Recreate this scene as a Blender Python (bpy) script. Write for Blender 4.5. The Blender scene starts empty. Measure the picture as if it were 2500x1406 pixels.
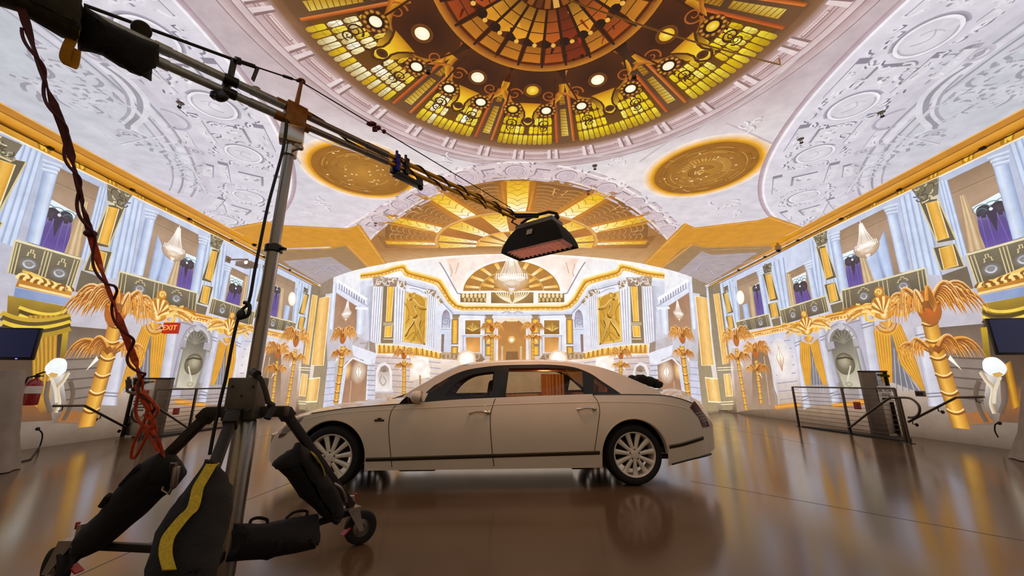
import bpy, bmesh, math, random
from mathutils import Vector, Matrix
from mathutils.geometry import tessellate_polygon
random.seed(7)
scn = bpy.context.scene
COL = scn.collection
PI = math.pi
# ------------------------------------------------------------------ camera
F, CU, CV = 930.0, 1250.0, 703.0          # focal length and centre in pixels of the 2500x1406 frame
PITCH = math.radians(14.0)
CZ = 1.27
cam_data = bpy.data.cameras.new('camera')
cam_data.sensor_width = 36.0
cam_data.lens = 36.0 * F / 2500.0
cam_data.clip_end = 200
cam = bpy.data.objects.new('camera', cam_data)
COL.objects.link(cam)
cam.location = (0, 0, CZ)
cam.rotation_euler = (PI / 2 + PITCH, 0, 0)
scn.camera = cam
# ------------------------------------------------------------------ world and exposure
w = bpy.data.worlds.new('dark_world')
scn.world = w
w.use_nodes = True
w.node_tree.nodes['Background'].inputs[0].default_value = (0.010, 0.008, 0.007, 1)
scn.view_settings.view_transform = 'Standard'
scn.view_settings.look = 'None'
scn.view_settings.gamma = 1.0
scn.view_settings.use_curve_mapping = False
scn.view_settings.exposure = 0.0
PROJ = 1.0        # strength of the projected picture
# ------------------------------------------------------------------ room dimensions
H = 6.07
XL, XR = -9.60, 9.79
YC, RB, XB = 13.85, 12.3, 0.05     # back wall: convex arc, nearest point at YC
YFRONT = -5.0
def ray(u, v):
    k = (CV - v) / F
    c, s = math.cos(PITCH), math.sin(PITCH)
    return Vector(((u - CU) / F, c - s * k, s + c * k))
CAM = Vector((0, 0, CZ))
def at_z(u, v, z):
    r = ray(u, v); return CAM + r * ((z - CZ) / r.z)
def at_y(u, v, y):
    r = ray(u, v); return CAM + r * (y / r.y)
def at_x(u, v, x):
    r = ray(u, v); return CAM + r * (x / r.x)
NF = 40
BX = [XL + (XR - XL) * i / NF for i in range(NF + 1)]
def _arc(x): return YC + RB - math.sqrt(max(RB * RB - (x - XB) ** 2, 0.01))
BY = [_arc(x) for x in BX]
def back_y(x):
    i = min(max(int((x - XL) / (XR - XL) * NF), 0), NF - 1)
    t = (x - BX[i]) / (BX[i + 1] - BX[i])
    return BY[i] + (BY[i + 1] - BY[i]) * t
def at_back(u, v):
    r = ray(u, v); lo, hi = 5.0, 40.0
    for _ in range(50):
        m = (lo + hi) / 2
        p = r * m
        if p.y > back_y(max(min(p.x, XR), XL)): hi = m
        else: lo = m
    return CAM + r * lo
YBL, YBR = BY[0], BY[-1]
# ------------------------------------------------------------------ materials
def lin(c):
    if isinstance(c, str): c = [int(c[i:i + 2], 16) for i in (0, 2, 4)]
    o = []
    for x in c[:3]:
        x = x / 255.0
        o.append(x / 12.92 if x <= 0.04045 else ((x + 0.055) / 1.055) ** 2.4)
    return o
MATS = {}
def mat(name, col, rough=0.5, metal=0.0, var=0.12, scale=8.0, coat=0.0, bump=0.0, emit=None, es=0.0, spec=0.5, rvar=0.0, stretch=None):
    if name in MATS: return MATS[name]
    m = bpy.data.materials.new(name); m.use_nodes = True
    nt = m.node_tree; b = nt.nodes['Principled BSDF']
    tc = nt.nodes.new('ShaderNodeTexCoord'); nz = nt.nodes.new('ShaderNodeTexNoise')
    nz.inputs['Scale'].default_value = scale; nz.inputs['Detail'].default_value = 5
    if stretch:
        mp = nt.nodes.new('ShaderNodeMapping'); mp.inputs['Scale'].default_value = stretch
        nt.links.new(tc.outputs['Object'], mp.inputs[0]); nt.links.new(mp.outputs[0], nz.inputs['Vector'])
    else:
        nt.links.new(tc.outputs['Object'], nz.inputs['Vector'])
    rp = nt.nodes.new('ShaderNodeValToRGB')
    c = lin(col)
    rp.color_ramp.elements[0].position = 0.3; rp.color_ramp.elements[1].position = 0.7
    rp.color_ramp.elements[0].color = [x * (1 - var) for x in c] + [1]
    rp.color_ramp.elements[1].color = [min(x * (1 + var), 1) for x in c] + [1]
    nt.links.new(nz.outputs['Fac'], rp.inputs[0]); nt.links.new(rp.outputs[0], b.inputs['Base Color'])
    b.inputs['Roughness'].default_value = rough; b.inputs['Metallic'].default_value = metal
    b.inputs['Coat Weight'].default_value = coat; b.inputs['Coat Roughness'].default_value = 0.05
    b.inputs['Specular IOR Level'].default_value = spec
    if rvar:
        mr = nt.nodes.new('ShaderNodeMapRange')
        mr.inputs['To Min'].default_value = max(rough - rvar, 0.02); mr.inputs['To Max'].default_value = rough + rvar
        nt.links.new(nz.outputs['Fac'], mr.inputs['Value']); nt.links.new(mr.outputs[0], b.inputs['Roughness'])
    if bump:
        bp = nt.nodes.new('ShaderNodeBump'); bp.inputs['Strength'].default_value = bump; bp.inputs['Distance'].default_value = 0.01
        nt.links.new(nz.outputs['Fac'], bp.inputs['Height']); nt.links.new(bp.outputs[0], b.inputs['Normal'])
    if emit:
        b.inputs['Emission Color'].default_value = lin(emit) + [1]; b.inputs['Emission Strength'].default_value = es
    MATS[name] = m
    return m
def glass(name, tint, gloss=0.12):
    m = bpy.data.materials.new(name); m.use_nodes = True
    nt = m.node_tree; nt.nodes.clear()
    o = nt.nodes.new('ShaderNodeOutputMaterial'); mx = nt.nodes.new('ShaderNodeMixShader')
    t = nt.nodes.new('ShaderNodeBsdfTransparent'); g = nt.nodes.new('ShaderNodeBsdfGlossy')
    t.inputs[0].default_value = lin(tint) + [1]; g.inputs['Roughness'].default_value = 0.02
    fr = nt.nodes.new('ShaderNodeFresnel'); fr.inputs[0].default_value = 1.45
    nt.links.new(fr.outputs[0], mx.inputs[0]); nt.links.new(t.outputs[0], mx.inputs[1]); nt.links.new(g.outputs[0], mx.inputs[2])
    nt.links.new(mx.outputs[0], o.inputs[0])
    MATS[name] = m
    return m
def projected_image():
    # matt screen; the projectors' light is put in as vertex-colour emission
    m = bpy.data.materials.new('projected_picture'); m.use_nodes = True
    nt = m.node_tree; b = nt.nodes['Principled BSDF']
    at = nt.nodes.new('ShaderNodeAttribute'); at.attribute_name = 'picture'
    tc = nt.nodes.new('ShaderNodeTexCoord'); nz = nt.nodes.new('ShaderNodeTexNoise')
    nz.inputs['Scale'].default_value = 3.0; nz.inputs['Detail'].default_value = 6; nz.inputs['Roughness'].default_value = 0.65
    nt.links.new(tc.outputs['Object'], nz.inputs['Vector'])
    mr = nt.nodes.new('ShaderNodeMapRange'); mr.inputs['To Min'].default_value = 0.70 * PROJ; mr.inputs['To Max'].default_value = 1.28 * PROJ
    nt.links.new(nz.outputs['Fac'], mr.inputs['Value'])
    nt.links.new(at.outputs['Color'], b.inputs['Emission Color'])
    nt.links.new(mr.outputs[0], b.inputs['Emission Strength'])
    b.inputs['Base Color'].default_value = (0.10, 0.095, 0.09, 1)
    b.inputs['Roughness'].default_value = 0.8; b.inputs['Specular IOR Level'].default_value = 0.1
    m.cycles.emission_sampling = 'NONE'
    return m
PIC = projected_image()
# ------------------------------------------------------------------ object helpers
def tag(o, label=None, cat=None, group=None, kind=None):
    if label: o['label'] = label
    if cat: o['category'] = cat
    if group: o['group'] = group
    if kind: o['kind'] = kind
    return o
def thing(name, label, cat, loc=(0, 0, 0), rotz=0.0, group=None):
    o = bpy.data.objects.new(name, None); COL.objects.link(o)
    o.location = loc; o.rotation_euler = (0, 0, rotz); o.empty_display_size = 0.2
    return tag(o, label, cat, group)
def L(s):
    a = [float(x) for x in s.split()]
    return list(zip(a[0::2], a[1::2]))
class MB:
    """collects shapes in world (or the parent's local) coordinates and links them as ONE mesh object"""
    def __init__(s): s.b = bmesh.new()
    def box(s, c, d, rot=None, bev=0.0):
        r = bmesh.ops.create_cube(s.b, size=1.0)['verts']
        M = Matrix.Translation(c) @ (rot if rot else Matrix.Identity(4)) @ Matrix.Diagonal((d[0], d[1], d[2], 1))
        bmesh.ops.transform(s.b, matrix=M, verts=r)
        if bev:
            es = list({e for v in r for e in v.link_edges})
            bmesh.ops.bevel(s.b, geom=es, offset=bev, segments=2, affect='EDGES', profile=0.5)
        return s
    def bar(s, p, q, wd, ht, up=(0, 0, 1), bev=0.0):
        p, q = Vector(p), Vector(q); d = q - p; ln = d.length; x = d.normalized()
        u = Vector(up); y = u.cross(x)
        if y.length < 1e-4: y = Vector((0, 1, 0)).cross(x)
        y.normalize(); z = x.cross(y)
        R = Matrix((x, y, z)).transposed().to_4x4()
        return s.box((p + q) / 2, (ln, wd, ht), R, bev)
    def tube(s, pts, r, n=10, cap=True, closed=False):
        pts = [Vector(p) for p in pts]; rings = []
        N = len(pts); rr = r if isinstance(r, (list, tuple)) else [r] * N
        prev = None
        for i, p in enumerate(pts):
            a = pts[max(i - 1, 0)]; b = pts[min(i + 1, N - 1)]
            if closed: a = pts[i - 1]; b = pts[(i + 1) % N]
            t = (b - a).normalized()
            if prev is None:
                up = Vector((0, 0, 1)) if abs(t.z) < 0.9 else Vector((1, 0, 0))
                x = t.cross(up).normalized()
            else:
                x = prev - t * prev.dot(t)
                x = x.normalized() if x.length > 1e-6 else t.orthogonal().normalized()
            prev = x; y = t.cross(x)
            rings.append([s.b.verts.new(p + (x * math.cos(k * 2 * PI / n) + y * math.sin(k * 2 * PI / n)) * rr[i]) for k in range(n)])
        rng = range(N if closed else N - 1)
        for i in rng:
            A, B = rings[i], rings[(i + 1) % N]
            for k in range(n):
                s.b.faces.new((A[k], A[(k + 1) % n], B[(k + 1) % n], B[k]))
        if cap and not closed:
            s.b.faces.new(rings[0][::-1]); s.b.faces.new(rings[-1])
        return s
    def cyl(s, p, q, r, n=20, r2=None): return s.tube([p, q], [r, r if r2 is None else r2], n)
    def lathe(s, prof, c, axis=(0, 0, 1), n=32):
        """prof: list of (radius, height along the axis)"""
        ax = Vector(axis).normalized(); x = ax.orthogonal().normalized(); y = ax.cross(x); c = Vector(c); R = []
        for (r, h) in prof:
            R.append([s.b.verts.new(c + ax * h + (x * math.cos(k * 2 * PI / n) + y * math.sin(k * 2 * PI / n)) * max(r, 1e-4)) for k in range(n)])
        for A, B in zip(R, R[1:]):
            for k in range(n): s.b.faces.new((A[k], A[(k + 1) % n], B[(k + 1) % n], B[k]))
        return s
    def loft(s, rows, close=False, cap=False):
        R = [[s.b.verts.new(p) for p in row] for row in rows]
        for A, B in zip(R, R[1:]):
            n = len(A)
            for k in range(n if close else n - 1):
                try: s.b.faces.new((A[k], A[(k + 1) % n], B[(k + 1) % n], B[k]))
                except ValueError: pass
        if cap:
            for row in (R[0][::-1], R[-1]):
                try: s.b.faces.new(row)
                except ValueError: pass
        return s
    def poly(s, loops):
        """flat or gently curved polygon with holes, loops of 3-D points (first is the outline)"""
        tri = tessellate_polygon([[Vector(p) for p in l] for l in loops])
        vs = [s.b.verts.new(p) for l in loops for p in l]
        for t in tri:
            try: s.b.faces.new([vs[i] for i in t])
            except ValueError: pass
        return s
    def prism(s, pts, d):
        """extrude a flat outline of 3-D points by the vector d"""
        d = Vector(d); a = [s.b.verts.new(p) for p in pts]; b = [s.b.verts.new(Vector(p) + d) for p in pts]
        n = len(pts)
        for k in range(n): s.b.faces.new((a[k], a[(k + 1) % n], b[(k + 1) % n], b[k]))
        for t in tessellate_polygon([[Vector(p) for p in pts]]):
            s.b.faces.new([a[i] for i in t]); s.b.faces.new([b[i] for i in reversed(t)])
        return s
    def ball(s, c, r, seg=20, sc=(1, 1, 1)):
        v = bmesh.ops.create_uvsphere(s.b, u_segments=seg, v_segments=max(seg // 2, 6), radius=r)['verts']
        bmesh.ops.transform(s.b, matrix=Matrix.Translation(c) @ Matrix.Diagonal((*sc, 1)), verts=v)
        return s
    def build(s, name, m, parent=None, smooth=True, world=True, angle=40, label=None):
        bm = s.b
        bmesh.ops.remove_doubles(bm, verts=bm.verts, dist=1e-5)
        bmesh.ops.recalc_face_normals(bm, faces=bm.faces)
        off = Vector((0, 0, 0))
        if parent is not None and world:
            q = parent
            while q is not None: off += q.location; q = q.parent
        if off.length:
            bmesh.ops.translate(bm, vec=-off, verts=bm.verts)
        me = bpy.data.meshes.new(name); 
        if smooth:
            ca = math.radians(angle)
            for f in bm.faces: f.smooth = True
            for e in bm.edges:
                if len(e.link_faces) == 2 and e.calc_face_angle(0) > ca: e.smooth = False
        bm.to_mesh(me); bm.free()
        me.materials.append(m)
        o = bpy.data.objects.new(name, me); COL.objects.link(o)
        if parent is not None: o.parent = parent
        if label: o['label'] = label
        return o
def one(name, mb, m, label, cat, group=None, loc=None, smooth=True):
    """a thing that is one mesh, its origin at loc"""
    if loc is not None:
        bmesh.ops.translate(mb.b, vec=-Vector(loc), verts=mb.b.verts)
    o = mb.build(name, m, smooth=smooth)
    if loc is not None: o.location = loc
    return tag(o, label, cat, group)
def text_mesh(txt, size, name, m, parent, M, depth=0.002):
    cu = bpy.data.curves.new(name, 'FONT'); cu.body = txt; cu.size = size; cu.align_x = 'CENTER'; cu.align_y = 'CENTER'; cu.extrude = depth
    tmp = bpy.data.objects.new(name, cu); COL.objects.link(tmp)
    bpy.context.view_layer.update()
    me = bpy.data.meshes.new_from_object(tmp.evaluated_get(bpy.context.evaluated_depsgraph_get()))
    bpy.data.objects.remove(tmp); bpy.data.curves.remove(cu)
    me.transform(M); me.name = name
    me.materials.clear(); me.materials.append(m)
    o = bpy.data.objects.new(name, me); COL.objects.link(o)
    if parent is not None: o.parent = parent
    return o
# ------------------------------------------------------------------ the projected picture
class Surf:
    def __init__(s, kind): s.kind = kind
    def px(s, u, v):
        k = s.kind
        if k == 'ceiling': p = at_z(u, v, H); return (p.x, p.y)
        if k == 'right': p = at_x(u, v, XR); return (p.y, p.z)
        if k == 'left': p = at_x(u, v, XL); return (p.y, p.z)
        if k == 'back': p = at_back(u, v); return (p.x, p.z)
    def to3(s, a, b, h):
        k = s.kind
        if k == 'ceiling': return (a, b, H - h)
        if k == 'right': return (XR - h, a, b)
        if k == 'left': return (XL + h, a, b)
        return (a, back_y(a) - h, b)
CEIL, RIGHT, LEFT, BACK = Surf('ceiling'), Surf('right'), Surf('left'), Surf('back')
def mixc(a, b, t):
    a, b = hexc(a), hexc(b)
    return [a[i] + (b[i] - a[i]) * t for i in range(3)]
def hexc(c):
    return [int(c[i:i + 2], 16) for i in (0, 2, 4)] if isinstance(c, str) else list(c[:3])
LAYER = 0.00022
class Paint:
    """one motif of the projected picture: flat shapes on the wall, in picture order"""
    def __init__(s, surf, base=2): s.s = surf; s.h = 0.001 + base * 0.0026; s.V = []; s.C = []; s.Fc = []
    def up(s): s.h += LAYER; return s
    def q(s, pts):
        if isinstance(pts, str): return [s.s.px(*p) for p in L(pts)]
        return pts
    def _add(s, pts, cols, faces):
        n = len(s.V); s.k = (getattr(s, 'k', 0) + 1) % 7; h = s.h + s.k * 0.00003
        s.V += [(p[0], p[1], h) for p in pts]; s.C += [lin(c) for c in cols]
        s.Fc += [tuple(i + n for i in f) for f in faces]
    def poly(s, pts, col, cols=None):
        pts = s.q(pts)
        t = tessellate_polygon([[Vector((p[0], p[1], 0)) for p in pts]])
        s._add(pts, cols if cols else [col] * len(pts), t); return s
    def quad(s, pts, stops):
        """TL TR BR BL with colour stops from left to right [(t,col)...]"""
        a, b, c, d = s.q(pts); P = []; Cc = []; Fa = []
        for i, (t, col) in enumerate(stops):
            P += [(a[0] + (b[0] - a[0]) * t, a[1] + (b[1] - a[1]) * t), (d[0] + (c[0] - d[0]) * t, d[1] + (c[1] - d[1]) * t)]
            Cc += [col, col]
            if i: k = 2 * i; Fa.append((k - 2, k, k + 1, k - 1))
        s._add(P, Cc, Fa); return s
    def vgrad(s, pts, stops):
        a, b, c, d = s.q(pts); return s.quad([b, c, d, a], stops)
    def flute(s, pts, n, hi, lo, edge=None):
        st = [(0, edge or lo)]
        for i in range(n):
            st += [((i + 0.25) / n, hi), ((i + 0.7) / n, hi), ((i + 0.85) / n, lo)]
        st.append((1, edge or lo)); return s.quad(pts, st)
    def strip(s, A, B, ca, cb=None):
        A, B = s.q(A), s.q(B); cb = cb or ca; n = len(A)
        ca = ca if isinstance(ca, list) and not isinstance(ca[0], (int, float)) else [ca] * n
        cb = cb if isinstance(cb, list) and not isinstance(cb[0], (int, float)) else [cb] * n
        s._add(list(A) + list(B), ca + cb, [(i, i + 1, n + i + 1, n + i) for i in range(n - 1)]); return s
    def line(s, pts, wd, col, col2=None, taper=0.0, closed=False):
        pts = s.q(pts); n = len(pts)
        if n < 2: return s
        A, B = [], []
        for i, p in enumerate(pts):
            a = pts[i - 1] if (i or closed) else pts[0]; b = pts[(i + 1) % n] if (i < n - 1 or closed) else pts[-1]
            dx, dy = b[0] - a[0], b[1] - a[1]; l = math.hypot(dx, dy) or 1e-9
            k = wd / 2 * (1 - taper * i / (n - 1))
            A.append((p[0] - dy / l * k, p[1] + dx / l * k)); B.append((p[0] + dy / l * k, p[1] - dx / l * k))
        if closed: A.append(A[0]); B.append(B[0])
        return s.strip(A, B, col, col2)
    def disc(s, c, r, col, edge=None, ry=None, rot=0, n=24):
        if isinstance(c, str): c = s.q(c)[0]
        ry = ry or r; P = [c]; ca, sa = math.cos(rot), math.sin(rot)
        for k in range(n):
            x, y = r * math.cos(2 * PI * k / n), ry * math.sin(2 * PI * k / n)
            P.append((c[0] + x * ca - y * sa, c[1] + x * sa + y * ca))
        s._add(P, [col] + [edge or col] * n, [(0, k + 1, (k + 1) % n + 1) for k in range(n)]); return s
    def ring(s, c, r0, r1, c0, c1=None, a0=0, a1=2 * PI, n=48, sy=1.0):
        A = [(c[0] + r0 * math.cos(a0 + (a1 - a0) * k / n), c[1] + sy * r0 * math.sin(a0 + (a1 - a0) * k / n)) for k in range(n + 1)]
        B = [(c[0] + r1 * math.cos(a0 + (a1 - a0) * k / n), c[1] + sy * r1 * math.sin(a0 + (a1 - a0) * k / n)) for k in range(n + 1)]
        return s.strip(A, B, c0, c1)
    def spiral(s, c, r, turns, wd, col, a0=0, flip=1, n=26):
        P = []
        for k in range(n):
            t = k / (n - 1); a = a0 + flip * turns * 2 * PI * t; rr = r * (1 - 0.85 * t)
            P.append((c[0] + rr * math.cos(a), c[1] + rr * math.sin(a)))
        return s.line(P, wd, col, taper=0.5)
    def build(s, name, parent, label=None, mirror=None, to=None):
        """mirror: (a -> new a) for the twin motif on the facing half or wall"""
        sf = to or s.s
        bm = bmesh.new(); cl = bm.verts.layers.float_color.new('picture')
        vs = []
        for (a, b, h), c in zip(s.V, s.C):
            if mirror: a = mirror(a)
            v = bm.verts.new((a, b, h)); v[cl] = (*c, 1); vs.append(v)
        for f in s.Fc:
            if len(set(f)) < 3: continue
            try: bm.faces.new([vs[i] for i in f])
            except ValueError: pass
        if sf.kind == 'back':
            xs = [v.co.x for v in bm.verts]; lo, hi = min(xs), max(xs)
            for x in BX[1:-1]:
                if lo < x < hi:
                    bmesh.ops.bisect_plane(bm, geom=bm.verts[:] + bm.edges[:] + bm.faces[:], plane_co=(x, 0, 0), plane_no=(1, 0, 0), dist=1e-5)
        for v in bm.verts: v.co = sf.to3(*v.co)
        me = bpy.data.meshes.new(name); bm.to_mesh(me); bm.free(); me.materials.append(PIC)
        o = bpy.data.objects.new(name, me); COL.objects.link(o)
        if parent is not None: o.parent = parent
        o['kind'] = 'structure'
        if label: o['label'] = label
        return o
def bez(p0, p1, p2, n=8):
    return [((1 - t) ** 2 * p0[0] + 2 * t * (1 - t) * p1[0] + t * t * p2[0], (1 - t) ** 2 * p0[1] + 2 * t * (1 - t) * p1[1] + t * t * p2[1]) for t in [k / n for k in range(n + 1)]]
def arcpts(c, r, a0, a1, n=24, sy=1.0):
    return [(c[0] + r * math.cos(a0 + (a1 - a0) * k / n), c[1] + sy * r * math.sin(a0 + (a1 - a0) * k / n)) for k in range(n + 1)]
# ------------------------------------------------------------------ room shell
def shade_grid(name, surf, A, B, colfn, parent=None):
    """the screen itself, a grid of the wall plane with the picture's ground colour"""
    bm = bmesh.new(); cl = bm.verts.layers.float_color.new('picture'); R = []
    for b in B:
        row = []
        for a in A:
            v = bm.verts.new(surf.to3(a, b, 0)); v[cl] = (*lin(colfn(a, b)), 1); row.append(v)
        R.append(row)
    for r0, r1 in zip(R, R[1:]):
        for k in range(len(A) - 1): bm.faces.new((r0[k], r0[k + 1], r1[k + 1], r1[k]))
    me = bpy.data.meshes.new(name); bm.to_mesh(me); bm.free(); me.materials.append(PIC)
    o = bpy.data.objects.new(name, me); COL.objects.link(o); o['kind'] = 'structure'
    return o
def lerp(a, b, t): return a + (b - a) * t
def ramp(t, st):
    if t <= st[0][0]: return hexc(st[0][1])
    for (t0, c0), (t1, c1) in zip(st, st[1:]):
        if t <= t1: return mixc(c0, c1, (t - t0) / (t1 - t0))
    return hexc(st[-1][1])
def frange(a, b, n): return [a + (b - a) * i / n for i in range(n + 1)]
# floor of polished concrete with saw-cut joints
def floor_material():
    m = bpy.data.materials.new('polished_concrete'); m.use_nodes = True
    nt = m.node_tree; b = nt.nodes['Principled BSDF']; tc = nt.nodes.new('ShaderNodeTexCoord')
    n1 = nt.nodes.new('ShaderNodeTexNoise'); n1.inputs['Scale'].default_value = 0.7; n1.inputs['Detail'].default_value = 6
    n2 = nt.nodes.new('ShaderNodeTexNoise'); n2.inputs['Scale'].default_value = 14; n2.inputs['Detail'].default_value = 4
    for n in (n1, n2): nt.links.new(tc.outputs['Object'], n.inputs['Vector'])
    rp = nt.nodes.new('ShaderNodeValToRGB'); rp.color_ramp.elements[0].position = 0.3; rp.color_ramp.elements[1].position = 0.72
    rp.color_ramp.elements[0].color = (*lin('523f2e'), 1); rp.color_ramp.elements[1].color = (*lin('66513b'), 1)
    nt.links.new(n1.outputs['Fac'], rp.inputs[0])
    mx = nt.nodes.new('ShaderNodeMix'); mx.data_type = 'RGBA'; mx.blend_type = 'MULTIPLY'; mx.inputs[0].default_value = 0.25
    r2 = nt.nodes.new('ShaderNodeValToRGB'); r2.color_ramp.elements[0].color = (.6, .6, .6, 1)
    nt.links.new(n2.outputs['Fac'], r2.inputs[0]); nt.links.new(rp.outputs[0], mx.inputs['A']); nt.links.new(r2.outputs[0], mx.inputs['B'])
    nt.links.new(mx.outputs['Result'], b.inputs['Base Color'])
    mr = nt.nodes.new('ShaderNodeMapRange'); mr.inputs['To Min'].default_value = 0.10; mr.inputs['To Max'].default_value = 0.22
    nt.links.new(n1.outputs['Fac'], mr.inputs['Value']); nt.links.new(mr.outputs[0], b.inputs['Roughness'])
    bp = nt.nodes.new('ShaderNodeBump'); bp.inputs['Strength'].default_value = 0.03
    nt.links.new(n2.outputs['Fac'], bp.inputs['Height']); nt.links.new(bp.outputs[0], b.inputs['Normal'])
    b.inputs['Specular IOR Level'].default_value = 0.6
    return m
FLOORM = floor_material()
mb = MB()
mb.poly([[(XL, YFRONT, 0), (XR, YFRONT, 0)] + [(x, y, 0) for x, y in zip(BX[::-1], BY[::-1])]])
floor = tag(mb.build('floor', FLOORM, smooth=False), kind='structure')
m_joint = mat('joint_filler', '3a2c20', 0.6)
mb = MB()
def joint(a, b): mb.bar((a[0], a[1], 0.0006), (b[0], b[1], 0.0006), 0.008, 0.001)
for (u0, v0, u1, v1) in ((575, 1232, 700, 1182), (190, 1405, 345, 1335), (1745, 1185, 2500, 1320)):
    p, q = at_z(u0, v0, 0), at_z(u1, v1, 0); d = (q - p).normalized()
    joint(p - d * .3, q + d * .3)
for x in (-6.0, 0.9, 6.4): joint((x, 8.6, 0), (x - 0.3, 12.5, 0))
mb.build('floor_joint', m_joint, floor, smooth=False)['kind'] = 'structure'
# ceiling
def ceil_col(x, y):
    side = min(abs(x - .1) / 9.6, 1); d = math.hypot(x - .46, y - 3.5)
    c = ramp(y, [(0, 'b4bec2'), (4, 'c6c6cf'), (8, 'd6d0d8'), (11, 'e4d9dc'), (14, 'e2d2cc')])
    c = mixc(c, ramp(y, [(1, 'a9b8bb'), (4, 'bcc2ca'), (9, 'cfcad6')]), max(0, (side - .35) / .65))
    pink = max(0, 1 - abs(d - 4.4) / 1.6)
    c = mixc(c, 'bf9f9f', pink * .62 * (1 if y < 6 else max(0.25, 1 - (y - 6) / 1.6)))
    gl = max(0, 1 - abs(d - 5.3) / 1.6) * max(0, min(1, (y - 5) / 2))
    return mixc(c, 'fbeee6', gl * .6)
ceiling = shade_grid('ceiling', CEIL, BX, [YFRONT, -2.5, 0] + frange(0.5, 13.8, 28), ceil_col)
mb = MB()      # the ceiling between the last row and the curved wall
cb = bmesh.new(); cl = cb.verts.layers.float_color.new('picture'); prev = None
for x, y in zip(BX, BY):
    a = cb.verts.new((x, 13.8, H)); b = cb.verts.new((x, max(y, 13.82) + .0, H))
    a[cl] = b[cl] = (*lin(ceil_col(x, 13.8)), 1)
    if prev: cb.faces.new((prev[0], a, b, prev[1]))
    prev = (a, b)
bmc = bmesh.new(); bmc.from_mesh(ceiling.data); me2 = bpy.data.meshes.new('tmp'); cb.to_mesh(me2); bmc.from_mesh(me2)
bmc.to_mesh(ceiling.data); bmc.free(); cb.free(); bpy.data.meshes.remove(me2); mb.b.free()
# walls
def side_col(y, z):
    c = ramp(z, [(0, '5a4d42'), (.35, '796b5f'), (.75, '8e8078'), (1.2, 'b4a79f'), (2.2, 'c3bbc2'), (3.4, 'bdbccb'), (6, 'b7c2dc')])
    far = min(max((y - 7.5) / 5, 0), 1); c2 = ramp(z, [(0, '5f4c3c'), (.3, '8a715c'), (.8, 'c2a68c'), (1.5, 'dccdc8'), (3, 'd8d4e4'), (6, 'c9d4ee')])
    c = mixc(c, c2, far)
    if y < 6: c = mixc(c, '55453a', min((6 - y) / 4, 1))
    return c
wall_right = shade_grid('wall_right', RIGHT, [YFRONT, 0] + frange(2, YBR, 30), [0, .2, .4, .7, 1, 1.4, 1.9, 2.5, 3.2, 4, 5, H], side_col)
wall_left = shade_grid('wall_left', LEFT, [YFRONT, 0] + frange(2, YBL, 30), [0, .2, .4, .7, 1, 1.4, 1.9, 2.5, 3.2, 4, 5, H], side_col)
def back_col(x, z):
    c = ramp(z, [(0, '8a715c'), (.5, 'c9a789'), (1.2, 'efd3b9'), (2, 'f7e6da'), (2.8, 'f0eaf2'), (4, 'eef0fb'), (6, 'fffaf4')])
    side = min(abs(x - XB) / 9.5, 1)
    return mixc(c, ramp(z, [(0, '85725f'), (1.5, 'd9d0d6'), (6, 'd5dcf2')]), max(0, side - .45))
wall_back = shade_grid('wall_back', BACK, BX, [0, .3, .6, 1, 1.5, 2, 2.6, 3.2, 4, 5, H], back_col)
def front_col(x, z): return ramp(z, [(0, '6e553a'), (1.5, '9a784c'), (3, 'a88a60'), (6, '8f754c')])
bm = bmesh.new(); cl = bm.verts.layers.float_color.new('picture'); R = []
for z in (0, 1, 2, 3, 4, 5, H):
    row = []
    for x in (XL, -5, 0, 5, XR):
        v = bm.verts.new((x, YFRONT, z)); v[cl] = (*lin(front_col(x, z)), 1); row.append(v)
    R.append(row)
for a, b in zip(R, R[1:]):
    for k in range(4): bm.faces.new((a[k], b[k], b[k + 1], a[k + 1]))
me = bpy.data.meshes.new('wall_front'); bm.to_mesh(me); bm.free(); me.materials.append(PIC)
wall_front = bpy.data.objects.new('wall_front', me); COL.objects.link(wall_front); wall_front['kind'] = 'structure'  # unseen wall behind the camera; its plain glow is added to light the car
# ------------------------------------------------------------------ picture on the ceiling
GOLDS = ['d98a1e', 'e8a42e', 'f2bb4a', 'c9761a', 'ffd27a', 'b5651a']
def smooth(pts, n=6):
    out = []
    for i in range(len(pts) - 1):
        p0 = pts[max(i - 1, 0)]; p1 = pts[i]; p2 = pts[i + 1]; p3 = pts[min(i + 2, len(pts) - 1)]
        for k in range(n):
            t = k / n
            out.append(tuple(0.5 * (2 * p1[j] + (p2[j] - p0[j]) * t + (2 * p0[j] - 5 * p1[j] + 4 * p2[j] - p3[j]) * t * t + (3 * p1[j] - p0[j] - 3 * p2[j] + p3[j]) * t ** 3) for j in (0, 1)))
    out.append(pts[-1]); return out
DC = (0.466, 3.505); DR = 3.585
def pol(r, deg):     # deg measured from straight away from the camera, positive to the right
    a = math.radians(deg); return (DC[0] + r * math.sin(a), DC[1] + r * math.cos(a))
def darc(r, d0, d1, n=12): return [pol(r, d0 + (d1 - d0) * k / n) for k in range(n + 1)]
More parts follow.
